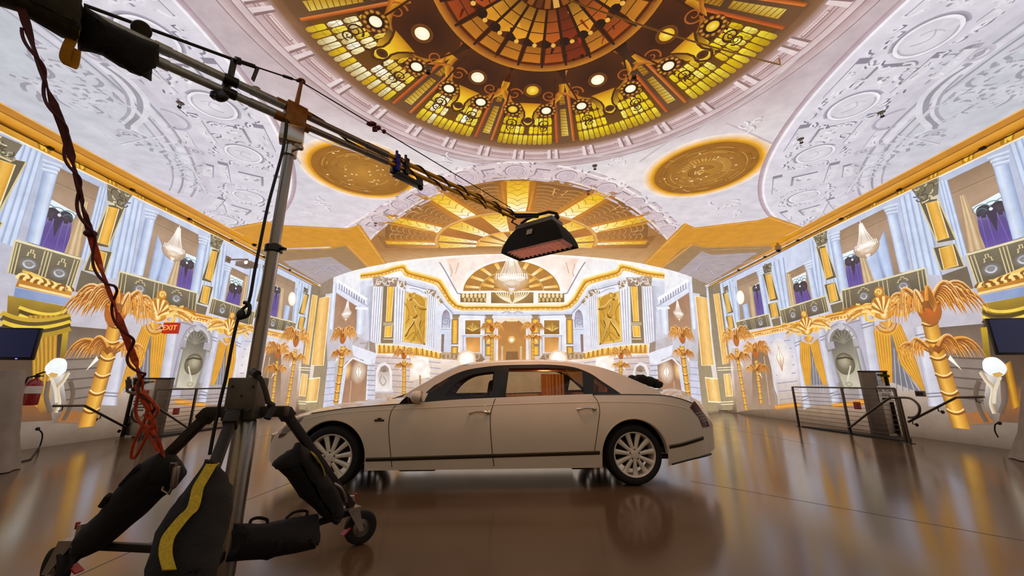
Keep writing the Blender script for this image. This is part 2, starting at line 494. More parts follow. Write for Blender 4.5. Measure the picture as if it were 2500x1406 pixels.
# cornice round the dome
p = Paint(CEIL, 1)
N = 120
p.strip(darc(4.30, -180, 180, N), darc(4.12, -180, 180, N), 'cdb9ba', 'b39698')
p.strip(darc(4.12, -180, 180, N), darc(3.86, -180, 180, N), 'd6c2c2', 'c3a5a5')
p.strip(darc(3.86, -180, 180, N), darc(3.72, -180, 180, N), 'bd9c9a', 'd9c4c2')
p.strip(darc(3.72, -180, 180, N), darc(DR, -180, 180, N), 'c4a39f', '8a6a58')
p.up()
for r in (4.30, 4.12, 3.99, 3.86, 3.80): p.line(darc(r, -180, 180, N), .018, '94797a')
for k in range(32):
    d = -180 + 360 / 32 * (k + .4)
    for o in (0, 2.3):
        p.poly([pol(3.98, d + o), pol(3.98, d + o + 1.1), pol(3.64, d + o + 1.0), pol(3.64, d + o + .1)], 'e2cfce')
        p.poly([pol(3.96, d + o + 1.1), pol(3.98, d + o + 1.7), pol(3.64, d + o + 1.5), pol(3.64, d + o + 1.0)], '8d6f6c')
    p.line(darc(3.78, d + 4.2, d + 10.4, 5), .07, 'a98684'); 
    p.up()
    for j in range(12): p.disc(pol(3.77, d + 4.6 + j * .48), .017, 'e6d2cf', n=8)
p.build('projected_dome_cornice', ceiling, 'pink stone cornice ring with brackets')
# stained-glass dome
p = Paint(CEIL, 2)
p.ring(DC, 0.0, 1.5, '2a1208', '55240c', n=96).ring(DC, 1.5, 2.6, '2b1409', '43240f', n=96).ring(DC, 2.6, 3.3, '5a3712', '6b4416', n=96).ring(DC, 3.3, DR, '5c3d22', '8a6244', n=96)
p.build('projected_dome', ceiling, 'dark bronze frame of the glass dome')
SPK = [-152, -117, -82, -46, -17.8, 10.7, 46.8, 80, 116, 150]
p = Paint(CEIL, 3)
rnd = random.Random(3)
for s0, s1 in zip(SPK, SPK[1:]):
    a0, a1 = s0 + 4.6, s1 - 4.6; n = max(int((a1 - a0) / 1.75), 6)
    cre = s0 < -20
    for (r0, r1, cs) in ((3.13, 3.44, ('ecd02a', 'f6eec0', 'e2bc1c') if cre else ('e6cc12', 'eed636', 'dcb80e')), (2.87, 3.10, ('f2dc4a', 'fffbe6', 'f6eab0') if cre else ('ecd41e', 'f4e468', 'e0bc14')), (2.63, 2.84, ('f0d43a', 'faf0b8', 'e8c44a') if cre else ('e8ca18', 'f0da50', 'dcb410')), (2.40, 2.60, ('e6b822', 'f0d456', 'd8a41a') if cre else ('deb814', 'e8c428', 'cf9c10'))):
        for i in range(n):
            d0 = a0 + (a1 - a0) * (i + .08) / n; d1 = a0 + (a1 - a0) * (i + .92) / n
            if r0 < 2.5 and (abs((i + .5) / n - .5) < .10 or abs(abs((i + .5) / n - .5) - .33) < .12): continue
            if 2.5 < r0 < 2.9 and abs((i + .5) / n - .5) < .07: continue
            c = rnd.choice(cs); e = mixc(c, '8a5a0c', .5)
            k = .12 * (d1 - d0)
            q = [pol(r0, d0 + k), pol(r0, d1 - k), pol(r0 + .04, d1), pol(r1 - .05, d1), pol(r1, d1 - k * 2), pol(r1, d0 + k * 2), pol(r1 - .05, d0), pol(r0 + .04, d0)]
            cc = [c, c, c, e if r1 > 3.3 else c, e, e, e if r1 > 3.3 else c, c]
            p.poly(q, c, cc)
            if rnd.random() < .8:
                p.up(); t = rnd.uniform(.3, .7); p.line([pol(lerp(r0, r1, t), d0), pol(lerp(r0, r1, t), d1)], .008, '8a6a20')
                if rnd.random() < .5: p.line([pol(r0, lerp(d0, d1, rnd.random())), pol(r1, lerp(d0, d1, rnd.random()))], .006, '9a7a2a')
                p.h -= LAYER
p.build('projected_stained_glass', ceiling, 'yellow leaded glass panes of the dome')
p = Paint(CEIL, 4)       # ribs between the sectors
for s in SPK:
    p.poly([pol(1.55, s - 3.6), pol(1.55, s + 3.6), pol(3.45, s + 3.2), pol(3.45, s - 3.2)], '4d3019', ['2b160b', '2b160b', '6e4c30', '6e4c30'])
    p.up()
    for o, c in ((-3.0, 'd0632a'), (3.0, 'dd7a34')):
        p.line([pol(1.55, s + o * 1.5), pol(2.0, s + o * 1.05), pol(2.6, s + o), pol(3.4, s + o * .95)], .055, c, '8a3c14')
    p.poly([pol(2.42, s - 1.2), pol(2.42, s + 1.2), pol(3.2, s + 1.25), pol(3.2, s - 1.25)], 'b98d22', ['9b6a14', 'b98d22', 'e3c65c', 'c79c2c'])
    p.poly([pol(1.95, s - 1.1), pol(1.95, s + 1.1), pol(2.3, s + 1.2), pol(2.3, s - 1.2)], 'a5711a')
    p.up()
    for k in range(9):
        r = 2.46 + k * .085; p.line([pol(r, s - 1.2), pol(r + .03, s + 1.2)], .012, '6a4714')
    for k in range(5):
        r = 1.98 + k * .07; p.line([pol(r, s - 1.1), pol(r + .03, s + 1.1)], .012, '59330c')
    p.h -= 2 * LAYER
p.build('projected_dome_rib', ceiling, 'bronze ribs of the dome with orange edges')
def lamp(p, c, r, white=True):
    p.disc(c, r * 2.15, '2d150a', '50290f', n=28); p.up()
    for k in range(12):
        a = 2 * PI * k / 12; p.disc((c[0] + r * 1.72 * math.cos(a), c[1] + r * 1.72 * math.sin(a)), r * .36, 'd79a3a', '8a5318', n=8)
    p.up(); p.disc(c, r * 1.45, '2b1409', n=24); p.up(); p.disc(c, r, 'fffdf2' if white else 'ffe55a', 'fff1c4' if white else 'e0a81a', n=20)
for i, (s0, s1) in enumerate(zip(SPK, SPK[1:])):
    p = Paint(CEIL, 5); m = (s0 + s1) / 2; hw = (s1 - s0) / 2 - 5
    # bowl
    p.disc(pol(1.86, m), .50, '2c140a', '4a230d', n=30); p.up()
    p.ring(pol(1.86, m), .44, .52, 'b97a20', 'e3a834', math.radians(-90 - m - 100), math.radians(-90 - m + 100) , n=24) if False else None
    bowl = [pol(1.86 + .50 * math.cos(math.radians(t)), m + math.degrees(.50 * math.sin(math.radians(t)) / 1.95)) for t in range(-95, 96, 10)]
    p.line(bowl, .09, 'd9971f', '8e4f14'); p.up()
    # vase with a dark knob
    vs_ = ((2.24, 6.4), (2.34, 4.2), (2.46, 2.5), (2.58, 2.0), (2.68, 2.6), (2.75, 2.5), (2.82, 1.3)); kq = .74 + .012 * hw
    va = [pol(r, m - o * kq) for r, o in vs_]; vb = [pol(r, m + o * kq) for r, o in vs_]
    p.strip([pol(2.30, m - 7.4 * kq), pol(2.50, m - 5.0 * kq), pol(2.66, m - 3.6 * kq)], [pol(2.30, m + 7.4 * kq), pol(2.50, m + 5.0 * kq), pol(2.66, m + 3.6 * kq)], ['5a3410', 'a8781a', 'd0a020']); p.up()
    p.strip(va, vb, ['b87412', 'dba01a', 'e9b824', 'f2c92e', 'f7dc5a', 'f0c838', 'd6a21e'])
    p.up(); p.line(va, .035, '4b280e'); p.line(vb, .035, '4b280e')
    p.line(va[-3:] + [pol(2.86, m)] + vb[::-1][:3], .045, '4a2a12')
    p.disc(pol(2.68, m), .085, '3b1d0d', '5a3413'); p.line([pol(2.8, m - 2.6 * kq), pol(2.86, m - 4 * kq)], .05, '4a2a12'); p.line([pol(2.8, m + 2.6 * kq), pol(2.86, m + 4 * kq)], .05, '4a2a12')
    for sg in (-1, 1):     # flanking scroll work
        p.line(bez(pol(2.0, m + sg * 17 * hw / 12), pol(2.35, m + sg * 6.5), pol(2.62, m + sg * 8.4), 10), .055, '9a4e16', 'c67c22')
        p.line(bez(pol(1.7, m + sg * 15 * hw / 12), pol(2.2, m + sg * 11), pol(2.66, m + sg * 9.6), 10), .03, '3a1a0a')
        p.spiral(pol(2.78, m + sg * hw * .72), .12, 1.6, .03, '3d200f', a0=1, flip=sg); p.spiral(pol(2.92, m + sg * hw * .66), .09, 1.5, .025, '3d200f', a0=2, flip=-sg)
        p.spiral(pol(2.05, m + sg * hw * .9), .14, 1.4, .03, 'a5541a', a0=0, flip=sg)
    p.up(); p.disc(pol(1.93, m), .155, '2b1409', '6a3a12', n=24); p.up(); p.disc(pol(1.93, m), .105, 'fffdf2' if i not in (4, 6) else 'ffe55a', 'fff1c4' if i not in (4, 6) else 'e0a81a', n=20); lamp(p, pol(2.42, m - hw * .78), .085, i not in (4, )); lamp(p, pol(2.42, m + hw * .78), .085, i != 6)
    p.build('projected_lamp_cluster', ceiling, 'round glass lamps round a yellow vase shape')
p = Paint(CEIL, 5)       # rosette in the middle
for k in range(24):
    a = -180 + k * 15; c = rnd.choice(['a8481a', 'd98a1e', 'dc9426', '7a2a10', 'b4561a', '5a2410', 'e8a42e'])
    p.poly([pol(.5, a + 1), pol(.5, a + 13), pol(.95, a + 13.5), pol(1.02, a + 7), pol(.95, a + 1)], c, [mixc(c, '2a1208', .5)] * 2 + [c] * 3)
    p.poly([pol(1.08, a + 2), pol(1.08, a + 13), pol(1.36, a + 13.5), pol(1.36, a + 1.5)], c, [mixc(c, '3a1006', .4)] * 2 + [mixc(c, '7a2a0c', .3)] * 2)
    p.line([pol(.05, a), pol(.48, a)], .05, rnd.choice(['8a4a18', 'd9a24a', '5a2a0e']), taper=-.6)
    p.up(); p.line([pol(.5, a), pol(1.45, a)], .035, '2a130a')
    for r in (.68, .85, 1.2): p.line([pol(r, a), pol(r, a + 15)], .014, '3a1a0a')
    p.disc(pol(1.05, a + 7.5), .035, 'e8b04a', n=8); p.h -= LAYER
for k in range(70):
    d, r = rnd.uniform(-180, 180), rnd.uniform(.45, 1.38); a = pol(r, d); p.line([a, pol(r + rnd.uniform(.05, .2), d + rnd.uniform(-5, 5))], rnd.uniform(.02, .06), rnd.choice(['1e0c06', '2a130a', '2a130a', 'f2b84a', '8a2a10']), taper=.5)
for k in range(24): p.disc(pol(1.02, -180 + k * 15 + 2), .075, '200e07', n=10)
p.up(); p.ring(DC, 1.40, 1.52, '7a3a12', 'c07a24', n=72)
p.build('projected_rosette', ceiling, 'dark red and orange glass rosette')
# two round gold medallions
for cx, cy, lab in ((4.47, 7.94, 'right'), (-3.51, 8.04, 'left')):
    p = Paint(CEIL, 2); c = (cx, cy); R = 1.17; nn = 56
    p.ring(c, R, R * 1.16, 'f0b022', 'f4e6dc', n=nn).ring(c, R * .93, R, 'b87a1c', 'eaa81e', n=nn).ring(c, R * .55, R * .93, 'a06c28', '97601c', n=nn).disc(c, R * .55, 'b98232', 'a06c28', n=nn)
    p.up()
    for k, r in enumerate((.35, .5, .62, .66, .70, .74, .78, .82)):
        for j in range(6):
            a = rnd.uniform(0, 2 * PI); p.line(arcpts(c, R * r, a, a + rnd.uniform(.3, .9), 10), .012, rnd.choice(['7a4c14', 'd8a850', '8a5a1c']))
    for k in range(40):
        a = rnd.uniform(0, 2 * PI); r = R * rnd.uniform(.3, .85); q = (cx + r * math.cos(a), cy + r * math.sin(a))
        p.line([q, (q[0] + rnd.uniform(-.14, .14), q[1] + rnd.uniform(-.05, .05))], .014, rnd.choice(['ffe6b4', 'e0b060', '6e4410', '6e4410']))
    if lab == 'right':
        for r in (.07, .12, .17, .22, .27): p.line(arcpts((cx - .05, cy + .05), r, .3, 5.6, 20), .02, rnd.choice(['f0c878', '754a14']))
        for k in range(22):
            a = PI + PI * k / 21; p.line([(cx + .4 * math.cos(a), cy + .4 * math.sin(a)), (cx + .56 * math.cos(a), cy + .56 * math.sin(a))], .02, 'd9a850')
    p.up()
    for k in range(16):
        a = rnd.uniform(0, 2 * PI); r = R * rnd.uniform(.1, .8); p.disc((cx + r * math.cos(a), cy + r * math.sin(a)), .03, 'fff0cc', 'd8a850', n=8)
    p.build('projected_medallion', ceiling, 'round gold relief medallion beside the dome')
# relief helpers for plaster ornament: a shadow side and a lit side
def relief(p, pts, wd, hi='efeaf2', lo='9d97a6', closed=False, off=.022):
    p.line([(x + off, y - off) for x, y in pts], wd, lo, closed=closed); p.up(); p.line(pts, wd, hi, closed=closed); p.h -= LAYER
def leafy(p, c, r, seed, n=7, hi='efeaf2', lo='97919f'):
    g = random.Random(seed)
    for k in range(n):
        a = g.uniform(0, 2 * PI); q = (c[0] + r * g.uniform(.1, .8) * math.cos(a), c[1] + r * g.uniform(.1, .8) * math.sin(a))
        b = g.uniform(0, 2 * PI); m = (q[0] + r * .35 * math.cos(b), q[1] + r * .35 * math.sin(b)); e = (q[0] + r * .6 * math.cos(b + .8), q[1] + r * .6 * math.sin(b + .8))
        relief(p, bez(q, m, e, 6), r * .11, hi, lo, off=r * .08)
def cartouche(p, c, r, rot, seed, big=True):
    g = random.Random(seed); ca, sa = math.cos(rot), math.sin(rot)
    def T(x, y): return (c[0] + x * ca - y * sa, c[1] + x * sa + y * ca)
    # foliage gathered into a square frame round the ring
    for k in range(34 if big else 14):
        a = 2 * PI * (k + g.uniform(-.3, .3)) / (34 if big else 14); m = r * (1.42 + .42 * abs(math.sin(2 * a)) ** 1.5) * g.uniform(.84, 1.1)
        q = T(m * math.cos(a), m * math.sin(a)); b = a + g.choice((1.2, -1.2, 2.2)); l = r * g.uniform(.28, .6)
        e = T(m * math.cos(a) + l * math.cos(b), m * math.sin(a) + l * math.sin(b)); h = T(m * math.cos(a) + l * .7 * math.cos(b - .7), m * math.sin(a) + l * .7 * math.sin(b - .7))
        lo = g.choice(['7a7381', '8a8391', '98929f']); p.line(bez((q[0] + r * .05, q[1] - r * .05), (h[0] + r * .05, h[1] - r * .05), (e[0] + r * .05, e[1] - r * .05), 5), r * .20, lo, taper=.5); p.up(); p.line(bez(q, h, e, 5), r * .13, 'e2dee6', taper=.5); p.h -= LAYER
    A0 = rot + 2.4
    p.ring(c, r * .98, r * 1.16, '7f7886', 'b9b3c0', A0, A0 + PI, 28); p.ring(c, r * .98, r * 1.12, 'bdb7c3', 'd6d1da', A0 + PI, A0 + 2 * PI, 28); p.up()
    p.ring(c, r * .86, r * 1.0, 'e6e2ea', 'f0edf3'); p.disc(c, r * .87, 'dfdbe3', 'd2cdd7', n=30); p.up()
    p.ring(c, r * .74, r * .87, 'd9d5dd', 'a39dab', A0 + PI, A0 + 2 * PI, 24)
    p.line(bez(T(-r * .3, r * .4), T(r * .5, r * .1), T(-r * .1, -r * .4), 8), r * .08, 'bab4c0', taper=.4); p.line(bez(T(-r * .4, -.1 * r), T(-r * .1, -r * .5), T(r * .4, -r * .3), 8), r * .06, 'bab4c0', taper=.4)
    p.h -= 2 * LAYER
def panel(p, c, hw, hh, rot, seed):
    ca, sa = math.cos(rot), math.sin(rot)
    def T(x, y): return (c[0] + x * ca - y * sa, c[1] + x * sa + y * ca)
    p.poly([T(-hw, -hh), T(hw, -hh), T(hw, hh), T(-hw, hh)], '958e9c', ['8a8391', '8a8391', 'b3acb8', 'a39caa']); p.up()
    p.poly([T(-hw * .8, -hh * .72), T(hw, -hh * .72), T(hw, hh), T(-hw * .8, hh)], 'd9d4dc'); p.up()
    g = random.Random(seed)
    for k in range(5):
        x, y = g.uniform(-.6, .5) * hw, g.uniform(-.4, .7) * hh
        p.line([T(x, y), T(x + g.uniform(-.4, .4) * hw, y + g.uniform(-.3, .3) * hh)], min(hw, hh) * .18, rnd.choice(['958e9b', 'f2eef4', 'a59eab']))
    p.h -= 2 * LAYER
# great arches over the side walls (the right one traced, its twin mirrored)
AC, AR = (13.34, 4.36), 8.26
def ap(r, deg): a = math.radians(deg); return (AC[0] - r * math.cos(a), AC[1] + r * math.sin(a))
def aarc(r, d0, d1, n=30): return [ap(r, d0 + (d1 - d0) * k / n) for k in range(n + 1)]
mirx = lambda a: 0.75 - a
def clipx(pts, xm=XR - .02): return [(min(x, xm), y) for x, y in pts]
def arch_parts():
    out = []
    p = Paint(CEIL, 3)
    p.strip(aarc(8.26, -60, 64, 60), aarc(6.55, -60, 64, 60), 'dcd6e0', 'cfcbd6'); p.up()
    p.line(aarc(8.24, -60, 64, 60), .05, 'f2eef2')
    p.line(aarc(8.32, -60, 64, 60), .09, 'a8909a', 'c5b2b8')
    p.build('projected_arch_band', ceiling, 'white plaster arch band'); out.append((p, 'projected_arch_band', 'white plaster arch band'))
    p = Paint(CEIL, 4)
    for r, wd, c in ((6.50, .16, 'cac4d0'), (6.34, .05, 'a59eac'), (6.22, .12, 'dad5de'), (6.08, .04, '9b95a3'), (5.98, .08, 'd2cdd7'), (5.90, .03, 'a7a1ae')):
        p.line(aarc(r, -50, 50, 50), wd, c); 
    p.build('projected_arch_moulding', ceiling, 'rounded plaster moulding'); out.append((p, 'projected_arch_moulding', 'rounded plaster moulding'))
    adeg = lambda u, v: math.degrees(math.atan2(CEIL.px(u, v)[1] - AC[1], AC[0] - CEIL.px(u, v)[0]))
    print('arch', [round(adeg(*q), 1) for q in ((2219, 91), (2110, 185), (2031, 265), (1975, 340), (1940, 385), (1925, 440), (1927, 488), (1915, 530))])
    cd = [adeg(2219, 91), adeg(2031, 265), adeg(1940, 385), adeg(1927, 488)]; cd = [2 * cd[0] - cd[1]] + cd + [2 * cd[3] - cd[2]]; cd = [2 * cd[0] - cd[1]] + cd
    for k, d in enumerate(cd):
        p = Paint(CEIL, 5); cartouche(p, ap(7.4, d), .36 if d < 20 else .34, math.radians(-d), 10 + k)
        p.build('projected_cartouche', ceiling, 'round plaster wreath on the arch'); out.append((p, 'projected_cartouche', 'round plaster wreath on the arch'))
    for k, (d0, d1) in enumerate(zip(cd, cd[1:])):
        d = (d0 + d1) / 2; p = Paint(CEIL, 5); ro = math.radians(-d); ln = min(.46, .26 * (d1 - d0) * PI / 180 * 7.4)
        ln *= 1.15; panel(p, ap(7.42, d), .25, min(.26, ln * .62), ro, k); panel(p, ap(7.96, d), .095, ln, ro, k + 20); panel(p, ap(6.90, d), .095, ln, ro, k + 40)
        p.build('projected_coffer', ceiling, 'square plaster panel between wreaths'); out.append((p, 'projected_coffer', 'square plaster panel between wreaths'))
    # tympanum ornament inside the arch
    p = Paint(CEIL, 4)
    for (u, v, r, s, n) in ((2300, 150, .34, 1, 10), (2395, 235, .5, 2, 16), (2440, 170, .5, 3, 14), (2190, 355, .5, 4, 15), (2130, 405, .4, 9, 10), (2080, 455, .3, 5, 8), (2350, 265, .3, 6, 7), (2110, 430, .3, 7, 8), (2470, 215, .5, 8, 14)):
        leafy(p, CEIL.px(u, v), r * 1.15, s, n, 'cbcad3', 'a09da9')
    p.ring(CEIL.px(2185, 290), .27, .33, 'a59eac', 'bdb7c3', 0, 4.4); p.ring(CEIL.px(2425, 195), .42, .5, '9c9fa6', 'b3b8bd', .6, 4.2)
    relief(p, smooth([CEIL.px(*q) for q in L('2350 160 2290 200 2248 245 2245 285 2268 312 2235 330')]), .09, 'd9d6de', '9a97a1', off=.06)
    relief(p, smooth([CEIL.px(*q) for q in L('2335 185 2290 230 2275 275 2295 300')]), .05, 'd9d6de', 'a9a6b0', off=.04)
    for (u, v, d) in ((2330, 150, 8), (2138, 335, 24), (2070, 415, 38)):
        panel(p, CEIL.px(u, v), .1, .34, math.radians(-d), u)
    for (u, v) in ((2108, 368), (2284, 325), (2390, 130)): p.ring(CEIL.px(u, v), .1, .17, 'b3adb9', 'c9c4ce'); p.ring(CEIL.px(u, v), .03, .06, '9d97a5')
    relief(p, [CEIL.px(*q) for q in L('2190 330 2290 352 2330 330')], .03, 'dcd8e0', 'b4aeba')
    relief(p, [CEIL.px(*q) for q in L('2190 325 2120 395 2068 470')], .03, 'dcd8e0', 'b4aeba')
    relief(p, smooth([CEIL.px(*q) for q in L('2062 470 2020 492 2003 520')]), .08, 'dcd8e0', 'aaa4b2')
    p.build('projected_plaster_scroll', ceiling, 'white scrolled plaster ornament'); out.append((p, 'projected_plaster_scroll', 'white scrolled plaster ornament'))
    return out
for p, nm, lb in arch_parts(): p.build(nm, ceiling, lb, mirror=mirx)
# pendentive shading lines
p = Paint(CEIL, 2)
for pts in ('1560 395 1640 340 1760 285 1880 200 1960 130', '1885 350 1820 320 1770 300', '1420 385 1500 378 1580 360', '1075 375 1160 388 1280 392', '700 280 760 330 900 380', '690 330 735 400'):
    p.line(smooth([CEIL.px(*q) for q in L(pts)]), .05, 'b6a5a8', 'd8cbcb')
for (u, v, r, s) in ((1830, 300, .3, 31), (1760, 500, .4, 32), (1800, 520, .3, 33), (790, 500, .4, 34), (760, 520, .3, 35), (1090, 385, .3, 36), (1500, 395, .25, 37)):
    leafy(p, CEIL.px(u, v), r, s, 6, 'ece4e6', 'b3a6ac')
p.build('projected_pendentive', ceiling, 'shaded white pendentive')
# arch band over the fan
outer = smooth([CEIL.px(*q) for q in L('836 560 880 533 991 470 1102 422 1180 402 1268 395 1345 401 1420 418 1509 450 1583 497 1640 546 1668 580')])
inner = smooth([CEIL.px(*q) for q in L('890 612 905 582 972 525 1065 472 1176 443 1220 437 1268 435 1325 436 1398 444 1509 484 1583 535 1636 590')])
p = Paint(CEIL, 3)
p.strip(outer, inner, 'dcc9cb', 'd3bdc0'); p.up(); p.line(outer, .06, 'f3e7e4'); p.line(inner, .08, 'e6d5d2')
p.build('projected_fan_arch', ceiling, 'white arch band around the fan')
mid = [((a[0] + b[0]) / 2, (a[1] + b[1]) / 2) for a, b in zip(outer, inner)]
cum = [0]
for a, b in zip(mid, mid[1:]): cum.append(cum[-1] + math.dist(a, b))
def onmid(t):
    s = t * cum[-1]
    for i in range(len(mid) - 1):
        if cum[i + 1] >= s:
            k = (s - cum[i]) / (cum[i + 1] - cum[i] + 1e-9); q = (lerp(mid[i][0], mid[i + 1][0], k), lerp(mid[i][1], mid[i + 1][1], k))
            return q, math.atan2(mid[i + 1][1] - mid[i][1], mid[i + 1][0] - mid[i][0])
    return mid[-1], 0
p = Paint(CEIL, 4)
for k in range(11):
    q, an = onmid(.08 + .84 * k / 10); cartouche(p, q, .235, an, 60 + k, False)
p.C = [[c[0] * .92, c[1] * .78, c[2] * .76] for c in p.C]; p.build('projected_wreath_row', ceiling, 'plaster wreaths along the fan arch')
p = Paint(CEIL, 4)
for k in range(10):
    q, an = onmid(.122 + .84 * k / 10); panel(p, q, .17, .15, an, k)
    nx, ny = -math.sin(an), math.cos(an)
    for o in (-.34, .34): panel(p, (q[0] + nx * o, q[1] + ny * o), .28, .045, an, k + 9)
p.C = [[c[0] * .92, c[1] * .78, c[2] * .76] for c in p.C]; p.build('projected_panel_row', ceiling, 'small plaster panels along the fan arch')
# the golden fan
FC = (0.15, 13.0)
def fp(r, deg, dx=0.0):
    a = math.radians(deg); return (FC[0] + r * math.sin(a) + dx * math.cos(a), FC[1] - r * math.cos(a) + dx * math.sin(a))
p = Paint(CEIL, 2)
low = [(x, min(y - .02, 17)) for x, y in zip(BX, BY) if -5.6 < x < 5.9]
p.poly(inner + low[::-1], 'a87840', ['a5713a'] * len(inner) + ['c79a66'] * len(low))
p.build('projected_fan', ceiling, 'brown and gold fan ground')
for d in (-85, -59, -29.5, 0, 29.5, 59, 85):
    p = Paint(CEIL, 3)
    p.poly([fp(2.8, d, -.42), fp(2.8, d, .42), fp(4.75, d, .62), fp(4.75, d, -.62)], 'b4702a', ['d89440', 'c27e30', '8a5c2c', '8a5c2c']); p.up()
    k = 1.0 if abs(d) < 70 else .5
    A = [fp(2.9, d, -.27 * k), fp(3.4, d, -.31 * k), fp(4.0, d, -.32 * k), fp(4.6, d, -.36 * k)]; B = [fp(2.9, d, .27 * k), fp(3.4, d, .31 * k), fp(4.0, d, .32 * k), fp(4.6, d, .36 * k)]
    p.strip(A, B, ['fffbea', 'ffe98a', 'f6c834', 'e2a418']); p.up()
    for j in range(6):
        r = 2.95 + j * .29
        for sg in (-1, 1): p.line(bez(fp(r, d, 0), fp(r + .2, d, sg * .1 * k), fp(r + .22, d, sg * .32 * k), 5), .022, 'b08a2a')
        if j > 2: p.line(bez(fp(r + .25, d, -.2 * k), fp(r + .4, d, 0), fp(r + .25, d, .2 * k), 5), .02, 'b08a2a')
    p.line(A, .05, 'b5741c'); p.line(B, .05, 'b5741c')
    p.build('projected_fan_petal', ceiling, 'yellow glass petal of the fan')
for d in (-72, -44, -15, 15, 44, 72):
    p = Paint(CEIL, 3)
    p.poly([fp(2.9, d, -.45), fp(2.9, d, .45), fp(4.5, d, .85), fp(4.5, d, -.85)], '9c6a34', ['b87a3a', 'b87a3a', '84582c', '84582c']); p.up()
    for j in range(8):
        r = 3.0 + j * .18; hw2 = .30 + .05 * j
        for sg in (-1, 1): p.line(bez(fp(r, d, sg * .04), fp(r + .16, d, sg * hw2 * .6), fp(r + .02, d, sg * hw2), 6), .06, 'd39a52', '7a4a1c')
    for sg in (-1, 1):
        p.poly([fp(2.95, d, sg * .5), fp(2.95, d, sg * .42), fp(4.5, d, sg * .74), fp(4.5, d, sg * .92)], 'd8862e', ['e79a3a', 'e79a3a', 'b56a22', 'b56a22'])
        p.line([fp(4.0, d, sg * .12), fp(4.3, d, sg * .18)], .03, 'e8b060')
    p.build('projected_fan_panel', ceiling, 'carved brown panel of the fan')
p = Paint(CEIL, 3)
for i, d in enumerate((-88, -73, -44, -15, 15, 44, 73, 88)):
    k = .7 if abs(d) > 70 else 1
    p.strip([fp(1.45, d, -.14 * k), fp(2.1, d, -.26 * k), fp(2.75, d, -.40 * k)], [fp(1.45, d, .14 * k), fp(2.1, d, .26 * k), fp(2.75, d, .40 * k)], ['fffbe6', 'ffe27a', 'efb62e'])
    p.up()
    for j in range(5):
        r = 1.55 + j * .23
        for sg in (-1, 1): p.line([fp(r, d, 0), fp(r + .2, d, sg * .2 * k)], .02, 'b08a2a')
    p.h -= LAYER
for d in (-60, -30, 0, 30, 60):
    p.strip([fp(1.4, d, -.2), fp(2.75, d, -.36)], [fp(1.4, d, .2), fp(2.75, d, .36)], ['a8682a', 'b8732e'])
for d in (-80, -55, -28, 0, 28, 55, 80):
    p.strip([fp(.5, d, -.08), fp(1.35, d, -.22)], [fp(.5, d, .08), fp(1.35, d, .22)], ['ffe9a8', 'f0b43a'])
p.up(); p.ring(FC, 2.76, 2.88, 'c98a3a', 'e8b868', PI, 2 * PI, 40); p.ring(FC, 1.36, 1.44, 'd89a4a', 'f0c070', PI, 2 * PI, 30)
p.build('projected_fan_heart', ceiling, 'inner rings of the golden fan')
# gold cornice corners over the back corners, and the gold strips along the side walls
def corner(P1, P2, P3, P4, P5):
    p = Paint(CEIL, 6); p.poly(P1, 'd08e22', P5) ; p.up(); p.line(P1.split('|')[0] if '|' in P1 else P2, .12, 'e9b04a', 'b87418')
    p.up(); p.poly(P3, '9a7850'); p.up(); p.poly(P4, 'a99a9c'); return p
p = corner('1573 643 1673 543 1695 554 1851 536 1881 527 1954 552 1957 581 1880 620 1700 601 1660 620 1612 655', '1573 643 1673 545 1695 556 1851 538 1881 529 1954 554',
           '1612 655 1660 610 1689 594 1727 602 1880 598 1885 606 1800 655 1727 696 1690 688', '1655 664 1713 612 1738 621 1849 615 1800 648 1727 692', None)
p.up(); p.line('1689 595 1727 603 1880 598', .1, 'dca040', 'a8701c'); p.line('1612 655 1689 595', .12, 'e0a24a', 'c08030')
for q in ('1740 640 1800 645 1840 632', '1738 626 1846 620', '1680 668 1720 650 1740 668 1760 676', '1700 660 1715 640 1740 640'): p.line(smooth([CEIL.px(*t) for t in L(q)]), .09, '8d8490', 'b8b4c4')
for k in range(26): p.disc(CEIL.px(1740 + k * 4.6, 609 - k * .18), .035, 'c89a58', n=6)
p.build('projected_cornice_corner', ceiling, 'gold cornice corner over the right corner')
p = corner('559 558 654 538 670 547 849 556 876 547 943 646 905 657 850 615 805 601 665 607 560 590', '559 558 654 540 670 549 849 558 876 549 943 646',
           '905 657 846 597 800 606 665 608 600 608 700 655 783 694 830 688', '870 666 808 626 740 632 690 636 720 655 783 692', None)
p.up(); p.line('665 609 800 606 846 597', .1, 'dca040', 'a8701c'); p.line('905 657 846 597', .12, 'e0a24a', 'c08030')
for q in ('700 640 800 636', '705 648 790 645', '770 668 800 650 830 668', '790 660 815 645 840 662'): p.line(smooth([CEIL.px(*t) for t in L(q)]), .09, '8d8490', 'b8b4c4')
p.build('projected_cornice_corner', ceiling, 'gold cornice corner over the left corner')
p = Paint(CEIL, 6)
p.quad([(XR - .02, 3.0), (XR - .02, YBR - .1), (XR - .62, 12.0), (XR - .62, 3.0)], [(0, 'b8761a'), (1, 'd08c26')])
p.strip([(XR - .01, y) for y in (3, 8, 12, YBR - .1)], [(XR - .30, y) for y in (3, 8, 12, YBR - .4)], 'c88420', 'e2a030')
p.up(); p.line([(XR - .32, 3), (XR - .32, 17)], .04, '8c5810'); p.line([(XR - .60, 3), (XR - .60, 12)], .05, 'e6b46a')
p.build('projected_ceiling_border', ceiling, 'gold strip of the ceiling picture'); p.build('projected_ceiling_border', ceiling, 'gold strip of the ceiling picture', mirror=lambda a: XL + XR - a)
